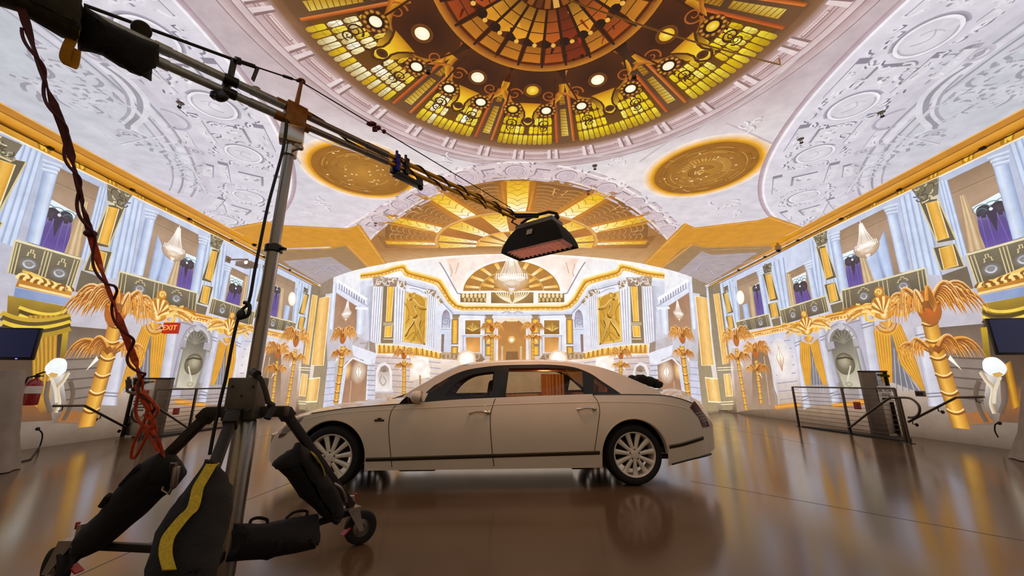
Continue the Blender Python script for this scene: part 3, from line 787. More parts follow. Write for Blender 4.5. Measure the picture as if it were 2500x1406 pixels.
# ------------------------------------------------------------------ picture on the side walls (traced on the right wall, twin on the left)
DYL = 0.30
class Both:
    def __init__(s): pass
    def __call__(s, name, label, base, fn, only=None):
        p = Paint(RIGHT, base); fn(p)
        if only != 'left': p.build(name, wall_right, label)
        if only != 'right': p.build(name, wall_left, label, mirror=lambda a: a + DYL, to=LEFT)
both = Both()
SP = RIGHT.px
def J(x): return 301 + .513 * (2500 - x)      # wall / ceiling joint in the photograph
def Wl(x): return 333 + .475 * (2500 - x)     # white line under the gold band
def f(p):
    xs = list(range(1728, 2501, 30)) + [2600, 2800]
    p.strip([SP(x, J(x) + 1) for x in xs], [SP(x, Wl(x)) for x in xs], 'e6a83a', 'c98a24'); p.up()
    p.line([SP(x, Wl(x)) for x in xs], .03, 'fff0cc'); p.line([SP(x, J(x) + 5) for x in xs], .07, 'a86c14'); p.line([SP(x, J(x) + 10) for x in xs], .03, '7a4a0c')
    x = 2480
    while x > 1740:
        for k in range(5):
            xx = x - k * (x - 1500) / 160; a, b = SP(xx, J(xx) + (Wl(xx) - J(xx)) * .3), SP(xx, Wl(xx) - 2)
            p.poly([(a[0], a[1]), (a[0] + .09, a[1]), (b[0] + .07, b[1] + .02 + .04 * (k % 2)), (b[0] + .02, b[1] + .02)], 'f2c23c' if k % 2 else 'a87414')
        x -= (x - 1500) * .10
both('projected_gold_band', 'gold fringe band along the top of the wall picture', 3, f)
BR, DK, GD = '9c8168', '6c6452', 'dca030'
def recess(pts, c0='8f755e', c1='b5977c'):
    def f(p): p.vgrad(pts, [(0, c0), (.35, mixc(c0, c1, .6)), (1, c1)])
    return f
def bay(pts, win, arch, curt, lights=None):
    def f(p):
        p.vgrad(pts, [(0, '94795f'), (.3, 'b09379'), (1, '9d836c')]); p.up()
        a, b, c, d = L(pts)
        p.line([SP(*q) for q in ((lerp(a[0], d[0], .16), lerp(a[1], d[1], .16)), (lerp(b[0], c[0], .16), lerp(b[1], c[1], .16)))], .05, 'b79a7c', '83684f')
        if lights:
            for l in lights: p.quad(l, [(0, '8fa4cf'), (.3, 'c3d4f2'), (.8, 'b0c0e0'), (1, '8595b5')])
        p.up(); p.vgrad(win, [(0, '8d86a0'), (.25, '5e4d8c'), (.7, '5a4594'), (1, '6a56a0')]); p.up()
        a, b, c, d = L(arch)
        p.poly(arch, 'eaf6fb'); p.up()
        for i in range(3):
            t = (i + .5) / 3; m = SP(lerp(d[0], c[0], t), lerp(d[1], c[1], t)); w2 = abs(SP(*c)[0] - SP(*d)[0]) / 6
            p.line(arcpts(m, w2, 0, PI, 10), .025, '4d6a78'); p.line(arcpts(m, w2 * 1.9, .3, PI - .3, 10), .02, '6d8a98')
        A, B, Cq, D = L(win)
        top = [SP(lerp(A[0], B[0], t), lerp(A[1], B[1], t)) for t in (0, .25, .5, .75, 1)]
        sg = 1 if top[-1][0] > top[0][0] else -1; wv = abs(top[-1][0] - top[0][0])
        p.disc(top[1], wv * .28, '4a4250', '2e2a30', n=16); p.disc(top[3], wv * .30, '4a4250', '2e2a30', n=16)
        m0 = SP(lerp(A[0], B[0], .5), lerp(A[1], B[1], .5)); m1 = SP(lerp(D[0], Cq[0], .45), lerp(D[1], Cq[1], .45))
        p.poly([(m0[0] - wv * .2, m0[1]), (m0[0] + wv * .2, m0[1]), (lerp(m0[0], m1[0], .6), lerp(m0[1], m1[1], .6))], '38304a'); p.up()
        p.disc((top[2][0], top[2][1] + .02), .035, 'f0f0f4', n=8)
        for t in (.15, .35, .7, .9):
            q0, q1 = SP(lerp(A[0], B[0], t), lerp(A[1], B[1], t) + 10), SP(lerp(D[0], Cq[0], t), lerp(D[1], Cq[1], t))
            p.line([q0, q1], .03, '8a78c4', '4a3a80', taper=.5)
        p.quad(curt, [(0, 'a5825a'), (.2, 'dcc39b'), (.4, 'b8976c'), (.6, 'e2cba6'), (.8, 'b39267'), (1, 'c9ad82')])
    return f
both('projected_balcony_bay', 'purple curtained window behind the nearest balcony', 3, bay('2302 446 2440 380 2520 620 2372 656', '2384 520 2458 504 2500 590 2401 616', '2374 506 2440 470 2466 498 2384 524', '2343 479 2356 474 2407 605 2366 616'))
both('projected_balcony_bay', 'purple window and blue columns behind the chandelier', 3, bay('2046 566 2166 506 2204 668 2068 715', '2064 642 2100 629 2112 694 2072 706', '2056 621 2098 604 2098 627 2061 642', '2096 612 2110 622 2136 686 2110 696',
     ['2110 640 2140 590 2160 680 2130 690', '2138 610 2160 560 2184 672 2162 680']))
both('projected_balcony_bay', 'small purple window in the third bay', 3, bay('1918 668 1968 644 1984 738 1928 756', '1938 703 1970 697 1983 738 1946 748', '1934 680 1968 664 1969 684 1939 696', '1918 668 1930 668 1944 746 1930 752'))
both('projected_balcony_bay', 'far bay with a round lamp', 3, bay('1799 685 1850 661 1868 768 1808 781', '1838 706 1856 700 1866 766 1848 772', '1838 700 1856 688 1858 700 1840 708', '1828 700 1837 700 1846 772 1836 774', ['1812 745 1826 740 1832 776 1818 779']))
both('projected_globe_lamp', 'round white lamp in the far bay', 5, lambda p: p.disc('1808 726', .28, 'ffffff', 'fff2dd', ry=.30) )
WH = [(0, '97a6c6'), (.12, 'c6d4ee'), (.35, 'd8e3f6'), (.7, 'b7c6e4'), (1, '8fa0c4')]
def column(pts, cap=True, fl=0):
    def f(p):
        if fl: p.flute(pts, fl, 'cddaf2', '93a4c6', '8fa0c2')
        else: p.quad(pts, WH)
        if cap:
            a, b, c, d = [SP(*q) for q in L(pts)]; p.up(); wv = abs(b[0] - a[0]); s = 1 if b[0] > a[0] else -1
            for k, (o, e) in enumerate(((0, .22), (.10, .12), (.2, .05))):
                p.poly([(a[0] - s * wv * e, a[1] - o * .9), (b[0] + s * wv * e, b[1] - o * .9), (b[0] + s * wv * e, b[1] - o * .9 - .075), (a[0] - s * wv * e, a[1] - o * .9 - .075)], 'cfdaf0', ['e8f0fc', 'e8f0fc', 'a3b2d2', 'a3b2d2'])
    return f
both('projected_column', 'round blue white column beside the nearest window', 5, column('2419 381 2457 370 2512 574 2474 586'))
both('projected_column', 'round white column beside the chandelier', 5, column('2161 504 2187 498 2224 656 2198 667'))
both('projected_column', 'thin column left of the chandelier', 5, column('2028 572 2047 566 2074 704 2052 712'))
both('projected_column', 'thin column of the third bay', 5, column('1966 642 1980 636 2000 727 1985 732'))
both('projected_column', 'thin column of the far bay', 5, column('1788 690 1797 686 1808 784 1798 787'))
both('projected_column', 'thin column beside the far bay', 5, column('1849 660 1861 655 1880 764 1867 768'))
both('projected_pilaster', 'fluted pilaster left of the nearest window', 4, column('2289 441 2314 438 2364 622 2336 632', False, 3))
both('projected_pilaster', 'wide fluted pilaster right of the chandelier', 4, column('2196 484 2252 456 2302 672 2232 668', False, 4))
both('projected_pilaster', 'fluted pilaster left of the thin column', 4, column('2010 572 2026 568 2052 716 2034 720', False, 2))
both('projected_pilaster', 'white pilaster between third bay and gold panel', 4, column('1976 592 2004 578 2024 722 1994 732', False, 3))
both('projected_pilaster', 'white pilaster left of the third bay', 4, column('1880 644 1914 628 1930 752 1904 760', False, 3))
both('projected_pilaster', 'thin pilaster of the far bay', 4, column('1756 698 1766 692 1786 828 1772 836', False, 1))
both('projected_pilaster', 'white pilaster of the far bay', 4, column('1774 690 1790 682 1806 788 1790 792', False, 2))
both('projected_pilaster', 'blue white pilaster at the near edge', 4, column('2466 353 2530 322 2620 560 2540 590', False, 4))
def goldpanel(cap, top, base):
    def f(p):
        for q in (top, base):
            a, b, c, d = [Vector(t) for t in L(q)]
            ctr = (a + b + c + d) / 4; o = [tuple(ctr + (t - ctr) * 1.0 + Vector(((t - ctr).x * .62, (t - ctr).y * .12))) for t in (a, b, c, d)]
            p.poly([SP(*t) for t in o], '5f5644'); p.up()
            p.line([SP(*t) for t in o], .03, 'd9c790', closed=True); p.up()
            p.quad(q, [(0, 'c98c22'), (.25, 'e6ac3a'), (.6, 'f0bc52'), (1, 'd6982a')]); p.line([SP(*t) for t in L(q)], .022, 'f3e2ae', closed=True); p.h -= 2 * LAYER
        p.up(); a, b, c, d = L(cap); p.poly(cap, '756d58'); p.up(); g = random.Random(int(a[0]))
        for k in range(14):
            u, t = g.random(), g.random(); q = SP(lerp(lerp(a[0], b[0], u), lerp(d[0], c[0], u), t), lerp(lerp(a[1], b[1], u), lerp(d[1], c[1], u), t))
            p.line(arcpts(q, g.uniform(.04, .1), g.uniform(0, 4), g.uniform(4, 7), 6), .025, g.choice(['d8cfae', '4a4434', 'a89f80', '4a4434']))
        p.line([SP(*d), SP(*c)], .03, 'dccb98')
    return f
GP = (('2226 462 2294 432 2292 476 2252 496', '2262 496 2290 490 2318 580 2290 588', '2294 607 2327 598 2341 648 2306 657'),
      ('1986 578 2020 562 2020 594 1998 604', '2003 607 2017 604 2034 673 2018 680', '2021 697 2038 691 2047 732 2029 738'),
      ('1862 650 1884 640 1884 664 1868 670', '1870 672 1882 668 1894 728 1881 732', '1881 744 1895 740 1901 771 1886 775'),
      ('1766 702 1778 696 1778 714 1770 718', '1769 718 1776 716 1786 760 1777 763', '1777 774 1787 771 1791 799 1782 802'),
      ('2520 330 2590 300 2600 350 2550 372', '2540 380 2585 366 2640 490 2590 505', '2600 530 2650 515 2690 590 2630 600'))
for c, t, b in GP: both('projected_gold_panel', 'gold panel pilaster with dark ornate capital', 5, goldpanel(c, t, b))
def balcony(pts, step=True):
    def f(p):
        a, b, c, d = L(pts); p.poly(pts, '655c4a', ['7a7059', '7a7059', '5b5342', '5b5342']); p.up()
        def T(u, t): return SP(lerp(lerp(a[0], b[0], u), lerp(d[0], c[0], u), t), lerp(lerp(a[1], b[1], u), lerp(d[1], c[1], u), t))
        p.line([T(0, 0), T(1, 0)], .045, 'e6dab0'); p.line([T(0, 0), T(0, 1)], .03, 'dccb98'); p.line([T(1, 0), T(1, 1)], .03, 'dccb98')
        for u in (.04, .09, .44, .49, .54, .91, .96): p.line([T(u, .06), T(u, 1)], .022, 'cfc08e')
        for u in (.25, .72):
            p.disc(T(u, .58), .20, '8f8c8c', '675e4c', ry=.15, n=14); p.up(); p.line(arcpts(T(u, .55), .09, 3.3, 6.1, 6), .035, 'c9ccd8'); p.line(arcpts(T(u, .62), .10, .2, 2.9, 6), .03, 'a8a8b2'); p.h -= LAYER
            p.line([T(u - .07, .34), T(u - .05, .34), T(u - .05, .24), T(u - .02, .24), T(u - .02, .14), T(u + .02, .14), T(u + .02, .24), T(u + .05, .24), T(u + .05, .34), T(u + .07, .34)], .022, 'dccb98')
    return f
both('projected_balcony', 'nearest dark balcony rail with gold stepped motif', 6, balcony('2362 622 2540 572 2560 654 2390 704'))
both('projected_balcony', 'dark balcony rail under the chandelier', 6, balcony('2056 709 2260 654 2268 706 2061 756'))
both('projected_balcony', 'dark balcony rail of the third bay', 6, balcony('1905 757 2016 722 2025 760 1912 792'))
both('projected_balcony', 'dark balcony rail of the far bay', 6, balcony('1797 786 1877 766 1883 796 1804 810'))
both('projected_dark_base', 'dark base under a gold panel', 4, lambda p: (p.poly('2300 672 2362 650 2378 704 2310 716', '6e6350'), p.poly('2028 745 2058 736 2062 758 2034 766', '736750'), p.poly('1884 780 1904 774 1908 796 1890 802', '7d6e56')))
# chandelier
def chandelier(c, s, eg='a98c74'):
    def f(p):
        x, y = c if not isinstance(c, str) else SP(*L(c)[0])
        g = random.Random(5)
        p.disc((x, y), .55 * s, 'f3dcc0', eg, ry=.42 * s, n=24); p.up()
        for k in range(13):
            t = (k - 6) / 6; p.line([(x + t * .06 * s, y + .95 * s), (x + t * .16 * s, y + .55 * s), (x + t * .34 * s, y + .12 * s)], .022 * s, g.choice(['fff8ea', 'f0dcc2', 'ffffff']))
        p.disc((x, y), .40 * s, 'ffffff', 'f7e8d2', ry=.13 * s); p.disc((x, y - .16 * s), .26 * s, 'fffaf0', 'e8d0b4', ry=.12 * s); p.disc((x, y - .32 * s), .1 * s, 'ffffff', 'e8d0b4', ry=.1 * s); p.up()
        for k in range(15):
            t = (k - 7) / 7; p.line([(x + t * .46 * s, y + .12 * s), (x + t * .47 * s, y - .02 * s)], .024 * s, 'ffffff'); p.disc((x + t * .45 * s, y + .14 * s), .022 * s, 'ffffff', n=6)
            p.line(bez((x + t * .42 * s, y), (x + t * .3 * s, y - .2 * s), (x, y - .3 * s), 6), .012 * s, 'c9a684')
        p.disc((x, y - .47 * s), .025 * s, 'ffffff', n=6); p.line([(x, y + .9 * s), (x, y + 1.05 * s)], .03 * s, 'ffffff')
    return f
both('projected_chandelier', 'bright crystal chandelier in the upper bay', 7, chandelier('2116 602', .72))
# gold frieze with shells
def FT(x): return 813 - .224 * (x - 1819)
def f(p):
    xs = list(range(1795, 2330, 25))
    p.strip([SP(x, FT(x)) for x in xs], [SP(x, FT(x) + 16 + (x - 1800) * .022) for x in xs], ['ffd27a' if x < 1900 else 'f2b84a' for x in xs], ['d88a2c'] * len(xs)); p.up()
    for k, c in ((.25, 'b86a1a'), (.55, 'a85c14'), (.92, 'fff0cc')): p.line([SP(x, FT(x) + k * (16 + (x - 1800) * .022)) for x in xs], .03, c)
    x = 1800
    while x < 2320:
        q = SP(x, FT(x) + .74 * (16 + (x - 1800) * .022)); p.line(arcpts(q, .07, .3, 3.6, 6), .035, 'ffe09a'); x += 5 + (x - 1800) * .012
both('projected_frieze', 'gold leaf frieze over the lower storey', 6, f)
def f(p):
    p.quad('2386 702 2520 648 2540 690 2392 720', [(0, 'c98a2c'), (1, 'b8741c')]); p.up(); p.line('2386 702 2520 648', .06, 'f2c868'); p.line('2390 717 2530 686', .05, 'f6d890')
    for k in range(14): q = SP(2396 + k * 9.5, 703 - k * 2.6); p.line(arcpts(q, .09, .2, 3.4, 6), .05, 'ffdf8a' if k % 2 else '8a5214')
    p.quad('2392 722 2540 692 2545 716 2398 740', [(0, '9aabd0'), (1, '7f93bf')]); p.up()
    p.vgrad('2398 742 2560 712 2565 800 2404 800', [(0, 'a98a28'), (.4, '8a6c16'), (1, '2a2018')]); p.up()
    for k in range(4): p.line(bez(SP(2400, 748 + k * 12), SP(2440, 776 + k * 11), SP(2530, 742 + k * 10), 10), .06, ('f0cf4a', '4a3a10')[k % 2])
    p.up(); p.vgrad('2396 800 2412 798 2446 1000 2424 1010', [(0, 'c7a21c'), (.5, '4a3518'), (1, '3a2a1c')])
    p.vgrad('2412 800 2600 790 2640 1040 2440 1030', [(0, '3a2c24'), (.6, '5a4432'), (.75, '9a5f28'), (1, '6e4d36')]); p.up()
    p.quad('2452 892 2470 880 2494 990 2474 1000', [(0, '8a5a10'), (.4, 'd89a20'), (1, '7a4a10')])
both('projected_theatre_box', 'gold ledge and yellow swag over the dark screen corner', 6, f)
def shell(c, s):
    def f(p):
        x, y = SP(*c); g = random.Random(int(s * 100))
        for sg in (-1, 1):
            for k in range(17):
                a = g.uniform(-.5, .9); e = (x + sg * s * g.uniform(.8, 1.9), y + s * g.uniform(-.5, .42)); b = (x + sg * s * .4, y + s * g.uniform(-.3, .2))
                p.line(bez(b, (b[0] + sg * s * .5, b[1] + s * .5 * a), e, 7), s * .16, g.choice(['f0b838', 'd8922a', 'ffd878', 'a8641a']), g.choice(['b8741c', 'ffe09a']), taper=.5)
            p.spiral((x + sg * s * .55, y - s * .25), s * .28, 1.3, s * .11, 'f6c95a', a0=1.2, flip=-sg); p.spiral((x + sg * s * 1.0, y + s * .05), s * .2, 1.2, s * .09, 'e0a034', a0=0, flip=sg)
        p.disc((x, y), s * .52, 'f2ba40', 'c9821c', ry=s * .5); p.up()
        for k in range(11):
            a = PI * (k + .5) / 11; p.line([(x, y - s * .25), (x + s * .50 * math.cos(a), y - s * .12 + s * .56 * math.sin(a))], s * .075, ('ffe49a', 'b8701a')[k % 2], taper=-.5)
        p.disc((x, y - s * .3), s * .17, 'fff3c4', 'f0b838'); p.disc((x, y + s * .62), s * .22, 'f0b838', 'b8701a'); p.poly([(x - s * .3, y - s * .55), (x + s * .3, y - s * .55), (x, y - s * .9)], 'e8a832', ['ffd878', 'b8701a', 'e8a832'])
        p.up(); p.spiral((x, y + s * .62), s * .15, 1.2, s * .05, 'ffe6a0')
    return f
both('projected_shell', 'gold shell ornament over the first curtain', 9, shell((1970, 795), .62)); both('projected_shell', 'large gold shell ornament over the second curtain', 9, shell((2157, 750), .66))
# lower storey: pale panels, siding lines
def f(p):
    p.vgrad('1880 812 1945 806 1968 988 1900 1000', [(0, 'c9cbe0'), (.5, 'e6dde0'), (1, 'b9a08c')]); p.up()
    for k in range(8): t = k / 7; p.line([SP(lerp(1884, 1904, t), 836 + k * 20), SP(lerp(1930, 1954, t), 830 + k * 20)], .03, '9d97ad')
both('projected_siding', 'pale plank wall with lamp', 4, f)
def f(p):
    c = SP(1908, 876); p.disc(c, .55, 'fff6e8', 'e2dadd', ry=.75); p.up()
    p.poly('1901 845 1914 876 1911 907 1897 874', 'fff4e2', ['ffffff', 'fff0d8', 'b8644a', 'fff0d8']); p.up(); p.line([SP(*q) for q in L('1901 845 1914 876 1911 907 1897 874')], .022, '9a5a44', closed=True); p.line('1901 845 1911 907', .02, 'b07a5c')
both('projected_wall_sconce', 'pointed glass wall lamp', 5, f)
def pil(pts):
    def f(p):
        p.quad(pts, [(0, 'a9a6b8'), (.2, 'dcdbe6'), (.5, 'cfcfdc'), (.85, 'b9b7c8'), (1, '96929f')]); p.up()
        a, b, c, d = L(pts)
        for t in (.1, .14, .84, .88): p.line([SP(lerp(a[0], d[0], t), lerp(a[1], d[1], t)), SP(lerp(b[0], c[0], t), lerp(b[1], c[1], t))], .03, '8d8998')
    return f
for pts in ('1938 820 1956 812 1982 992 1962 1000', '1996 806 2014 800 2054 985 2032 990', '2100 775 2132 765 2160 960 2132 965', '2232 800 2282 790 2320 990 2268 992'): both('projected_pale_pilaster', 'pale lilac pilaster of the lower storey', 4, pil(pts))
def f(p):
    p.poly('2062 762 2130 740 2160 966 2092 972 2030 800', 'b7b3c4'); p.poly('2010 800 2064 780 2100 972 2050 985', 'b5b1c2', ['cfccdb', 'cfccdb', '9c8f8c', '9c8f8c']); p.up()
    p.line('2070 790 2120 776', .03, '8d8998')
both('projected_niche_surround', 'lilac wall around the fountain niche', 3, f)
def niche(p):
    out = '2019 850 2019 822 2028 802 2045 791 2066 793 2084 808 2098 838 2112 906 2122 948 2052 952 2036 900'
    p.poly(out, '8a857d'); p.up()
    p.line(smooth([SP(*q) for q in L('2022 850 2022 822 2031 804 2046 795 2065 797 2082 811 2094 838')]), .16, 'd5d1d8', '8f8a92')
    p.poly('2030 850 2033 824 2042 808 2056 802 2070 808 2084 832 2098 890 2110 946 2064 950 2046 905', '9a9482', ['6a655c', '5c574e', '5c574e', '5c574e', '6a655c', '757064', 'b0a994', 'cfc8b4', 'c5bda6', 'a8a08c']); p.up()
    for k in range(7):
        a = .35 + k * .4; c = SP(2062, 838); p.line([c, (c[0] + .42 * math.cos(a), c[1] + .5 * math.sin(a))], .03, '8a8474')
    p.poly('2018 838 2036 832 2040 850 2022 854', 'aba7ae'); p.poly('2082 826 2098 828 2102 844 2086 846', 'aba7ae'); p.poly('2046 790 2058 788 2060 806 2050 806', 'c5c2ca')
    p.line('2028 858 2048 935', .14, 'c2bfc8', '8e8a92'); p.line('2098 850 2120 940', .14, 'c2bfc8', '8e8a92')
    p.up(); c = SP(2064, 888); p.disc(c, .34, '8d846c', '5f5844', ry=.32); p.up(); p.disc((c[0], c[1] + .06), .22, 'b8ae94', '857b62', ry=.2); p.line('2044 876 2066 872 2084 878', .05, '3f3a2c'); p.line('2078 893 2072 920 2070 934', .05, 'd8d2bc'); p.disc('2074 938', .12, 'cfc8b0', '9a927a', ry=.07)
both('projected_fountain_niche', 'arched niche with a wall fountain', 5, niche)
def drape(pts, folds=5):
    def f(p):
        for q in pts:
            q = L(q); n = len(q) // 2; A, B = q[:n], q[n:]
            for k in range(folds):
                t0, t1 = k / folds, (k + 1) / folds; tm = lerp(t0, t1, .45)
                ln = lambda t: [SP(lerp(a[0], b[0], t), lerp(a[1], b[1], t)) for a, b in zip(A, B)]
                p.strip(ln(t0), ln(tm), 'a86a14', 'f2b53c'); p.strip(ln(tm), ln(t1), 'f2b53c', 'd8921f' if k < folds - 1 else '8f5a14')
        p.up()
    return f
both('projected_curtain', 'gold draped curtain in the first arch', 6, drape(['1954 832 1955 880 1967 940 1979 840 1982 890 1981 940', '1979 842 1991 890 2010 940 1998 826 2012 890 2022 940']))
both('projected_curtain', 'gold draped curtain in the second arch', 6, drape(['2134 806 2142 860 2156 934 2176 808 2180 870 2181 934', '2177 812 2200 890 2262 965 2200 790 2235 870 2270 984'], 6))
def f(p):
    for c0, r in (((1976, 826), .22), ((2166, 796), .34)):
        c = SP(*c0)
        for k in range(4): p.line(arcpts((c[0], c[1] + r * .35), r * (1 - k * .16), PI + .25, 2 * PI - .25, 12), r * .12, ('e8a832', 'b87420')[k % 2])
both('projected_curtain_swag', 'gathered gold swag under the shells', 8, f)
def f(p):
    p.poly('1956 815 1975 800 1998 808 2014 870 2024 945 1970 948', 'c9c4d4'); p.up(); p.poly('1979 842 1982 940 2010 940 1992 890', '7d7a84'); p.poly('2177 812 2181 934 2250 960 2200 890', '77747c')
    p.poly('1968 940 2022 938 2032 985 1980 992', 'a89c9c'); p.up()
    for k in range(4): p.line([SP(1985 + k * 6, 870 + k * 4), SP(1990 + k * 8, 960)], .03, 'd0d0da', '6f6c74')
    for k in range(5): p.line([SP(2185 + k * 9, 850 + k * 14), SP(2190 + k * 15, 955)], .04, 'c3c3cf', '5f5c64')
both('projected_window', 'grey glass between the curtain halves', 5, f)
# dark doorway and palms of the lower storey
def f(p):
    p.poly('1838 1000 1836 900 1834 858 1842 836 1856 836 1872 850 1884 900 1896 998', '94775f', ['a58a74', '8a6d55', '7d624c', '7d624c', '7d624c', '8a6d55', '94775f', 'a58a74']); p.up(); p.line(smooth([SP(*q) for q in L('1832 860 1842 832 1858 830 1876 846 1888 900 1900 996')]), .12, 'dcd6e0')
    p.line('1866 870 1880 990', .06, 'c2a68c'); p.vgrad('1786 850 1836 860 1838 1000 1800 1006', [(0, 'd0bfb8'), (.5, 'b59a88'), (1, 'a58a74')])
both('projected_doorway', 'dark arched doorway behind the palms', 4, f)
def palm(c, s, trunk, wt, seed=1, px=SP, tier2=.95, sp=1.0):
    def f(p):
        g = random.Random(seed); cx, cy = px(*c)
        tp = [px(*q) for q in trunk]
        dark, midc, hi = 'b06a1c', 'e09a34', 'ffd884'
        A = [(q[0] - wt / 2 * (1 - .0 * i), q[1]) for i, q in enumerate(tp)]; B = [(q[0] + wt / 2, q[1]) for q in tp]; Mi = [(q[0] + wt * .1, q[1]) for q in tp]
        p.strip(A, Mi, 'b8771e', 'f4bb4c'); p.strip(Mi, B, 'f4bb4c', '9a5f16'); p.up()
        tot = sum(math.dist(a, b) for a, b in zip(tp, tp[1:])); step = wt * 1.15; d = step * .5
        while d < tot:
            r = d; i = 0
            while i < len(tp) - 2 and r > math.dist(tp[i], tp[i + 1]): r -= math.dist(tp[i], tp[i + 1]); i += 1
            k = r / max(math.dist(tp[i], tp[i + 1]), 1e-6); q = (lerp(tp[i][0], tp[i + 1][0], k), lerp(tp[i][1], tp[i + 1][1], k))
            p.line(bez((q[0] - wt * .55, q[1] + wt * .22), (q[0], q[1] - wt * .25), (q[0] + wt * .55, q[1] + wt * .18), 5), wt * .12, '8a5212'); p.line(bez((q[0] - wt * .5, q[1] + wt * .34), (q[0], q[1] - wt * .1), (q[0] + wt * .5, q[1] + wt * .3), 5), wt * .08, 'ffe09a'); d += step
        p.up()
        p.disc((cx, cy + .02 * s), .26 * s, 'd0641c', 'a8601e', ry=.40 * s, n=16); p.up()
        def frond(o, a, ln, droop, wd):
            ca, sa = math.cos(a), math.sin(a); sd = 1 if ca > 0 else -1; nst = 9
            for j in range(nst):
                f_ = .42 + .58 * j / (nst - 1) + g.uniform(-.03, .03); st0 = .05 + .22 * j / (nst - 1)
                q0 = (o[0] + ca * ln * st0 * .7 * sp, o[1] + sa * ln * st0 * .8 + ln * .06 * j / nst)
                e = (o[0] + ca * ln * f_ * sp + sd * ln * .10 * sp, o[1] + sa * ln * f_ * .75 - droop * (.55 + .75 * f_))
                m = (o[0] + ca * ln * (f_ * .80 + .12) * sp, o[1] + sa * ln * f_ * 1.05 + ln * (.20 + .16 * f_))
                cv = bez(q0, m, e, 9); w2 = wd * (1.25 - .45 * j / nst)
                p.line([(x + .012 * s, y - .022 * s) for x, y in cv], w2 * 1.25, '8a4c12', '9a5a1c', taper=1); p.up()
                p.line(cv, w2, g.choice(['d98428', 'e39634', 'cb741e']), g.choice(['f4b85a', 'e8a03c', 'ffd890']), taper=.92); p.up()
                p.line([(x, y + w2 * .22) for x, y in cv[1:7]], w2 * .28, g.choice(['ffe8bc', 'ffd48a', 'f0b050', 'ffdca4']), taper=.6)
        for a, ln in ((.15, 1.0), (PI - .15, 1.0), (.5, .98), (PI - .5, .98), (.85, .85), (PI - .85, .85), (1.25, .62), (PI - 1.25, .62)):
            frond((cx, cy), a + g.uniform(-.08, .08), s * ln, s * .34, .095 * s); p.up()
        o2 = (lerp(tp[0][0], tp[1][0], .25), cy - tier2 * s)
        o2 = (min(tp, key=lambda q: abs(q[1] - o2[1]))[0] if False else lerp(cx, tp[1][0], min(1, tier2 * s / max(cy - tp[1][1], .01))), o2[1])
        for a, ln in ((.25, .82), (PI - .25, .82), (.7, .6), (PI - .7, .6)):
            frond(o2, a, s * ln, s * .26, .085 * s); p.up()
        p.poly([(o2[0] - .28 * s, o2[1] - .1 * s), (o2[0] - .42 * s, o2[1] - .42 * s), (o2[0] - .22 * s, o2[1] - .18 * s)], 'fff6e6')
    return f
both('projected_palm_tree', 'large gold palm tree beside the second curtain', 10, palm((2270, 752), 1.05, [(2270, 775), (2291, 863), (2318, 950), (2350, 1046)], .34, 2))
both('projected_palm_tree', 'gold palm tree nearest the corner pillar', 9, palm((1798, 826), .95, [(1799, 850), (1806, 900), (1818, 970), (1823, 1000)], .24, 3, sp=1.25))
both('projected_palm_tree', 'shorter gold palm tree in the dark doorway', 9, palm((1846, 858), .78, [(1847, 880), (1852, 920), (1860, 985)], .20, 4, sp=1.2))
def f(p):
    for q in ('1892 988 1950 982 1954 994 1894 1000', '2032 985 2110 975 2116 988 2036 996'): p.vgrad(q, [(0, 'd08a34'), (.5, 'f0a83c'), (1, 'b8783a')])
    p.up(); p.line(smooth([SP(*q) for q in L('1888 948 1896 968 1898 990')]), .12, 'a89890', '8f8078')
both('projected_skirting_glow', 'orange glow along the foot of the lilac wall', 5, f)
# dark planked wall, globe and figure
def f(p):
    p.vgrad('2286 800 2404 790 2440 1036 2330 1040', [(0, '6b5a4c'), (.4, '8a7a70'), (.75, '86766a'), (1, '7a6353')]); p.up()
    for k in range(6): p.line([SP(2300 + k * 6, 848 + k * 24), SP(2398 + k * 4, 850 + k * 26)], .035, '5c5048')
    p.poly('2330 1010 2436 1002 2442 1030 2336 1040', '9a5f2c', ['9a6a44', 'a8641e', 'a8641e', '8a6a50'])
both('projected_dark_wall', 'dark planked wall behind the globe lamp', 4, f)
def f(p):
    p.poly('2396 905 2412 930 2404 985 2420 1020 2440 1040 2448 990 2446 930 2450 905 2420 915', 'a69d98', ['b8b0ac', 'd8d0c8', '8d8078', '6e5c4e', '7a6a5c', '9a9088', 'b0a8a4', 'a89c90', 'e8e0d8']); p.up()
    p.line(smooth([SP(*q) for q in L('2398 908 2412 930 2428 950 2424 985 2432 1010')]), .08, 'efe2cc', 'a88a5c'); p.line(smooth([SP(*q) for q in L('2446 920 2434 950 2430 985')]), .06, 'e2d2b8')
    p.line(smooth([SP(*q) for q in L('2394 930 2386 960 2396 1000 2412 1030')]), .09, '6a5848', '5a4a3e'); p.line(smooth([SP(*q) for q in L('2452 930 2458 970 2446 1010')]), .09, '75655a', '5a4a3e'); p.up()
    p.poly(smooth([SP(*q) for q in L('2402 884 2410 874 2432 872 2450 882 2462 898 2456 914 2440 920 2418 914 2404 902 2402 884')], 4), 'f6fcfc'); p.up(); p.poly('2426 912 2444 908 2454 914 2442 921 2430 919', 'd8a850')
both('projected_globe_figure', 'white globe lamp held by a slim figure', 11, f)
p = Paint(LEFT, 8)      # the left wall shows the whole yellow drape
Q = lambda t: [LEFT.px(*q) for q in L(t)]
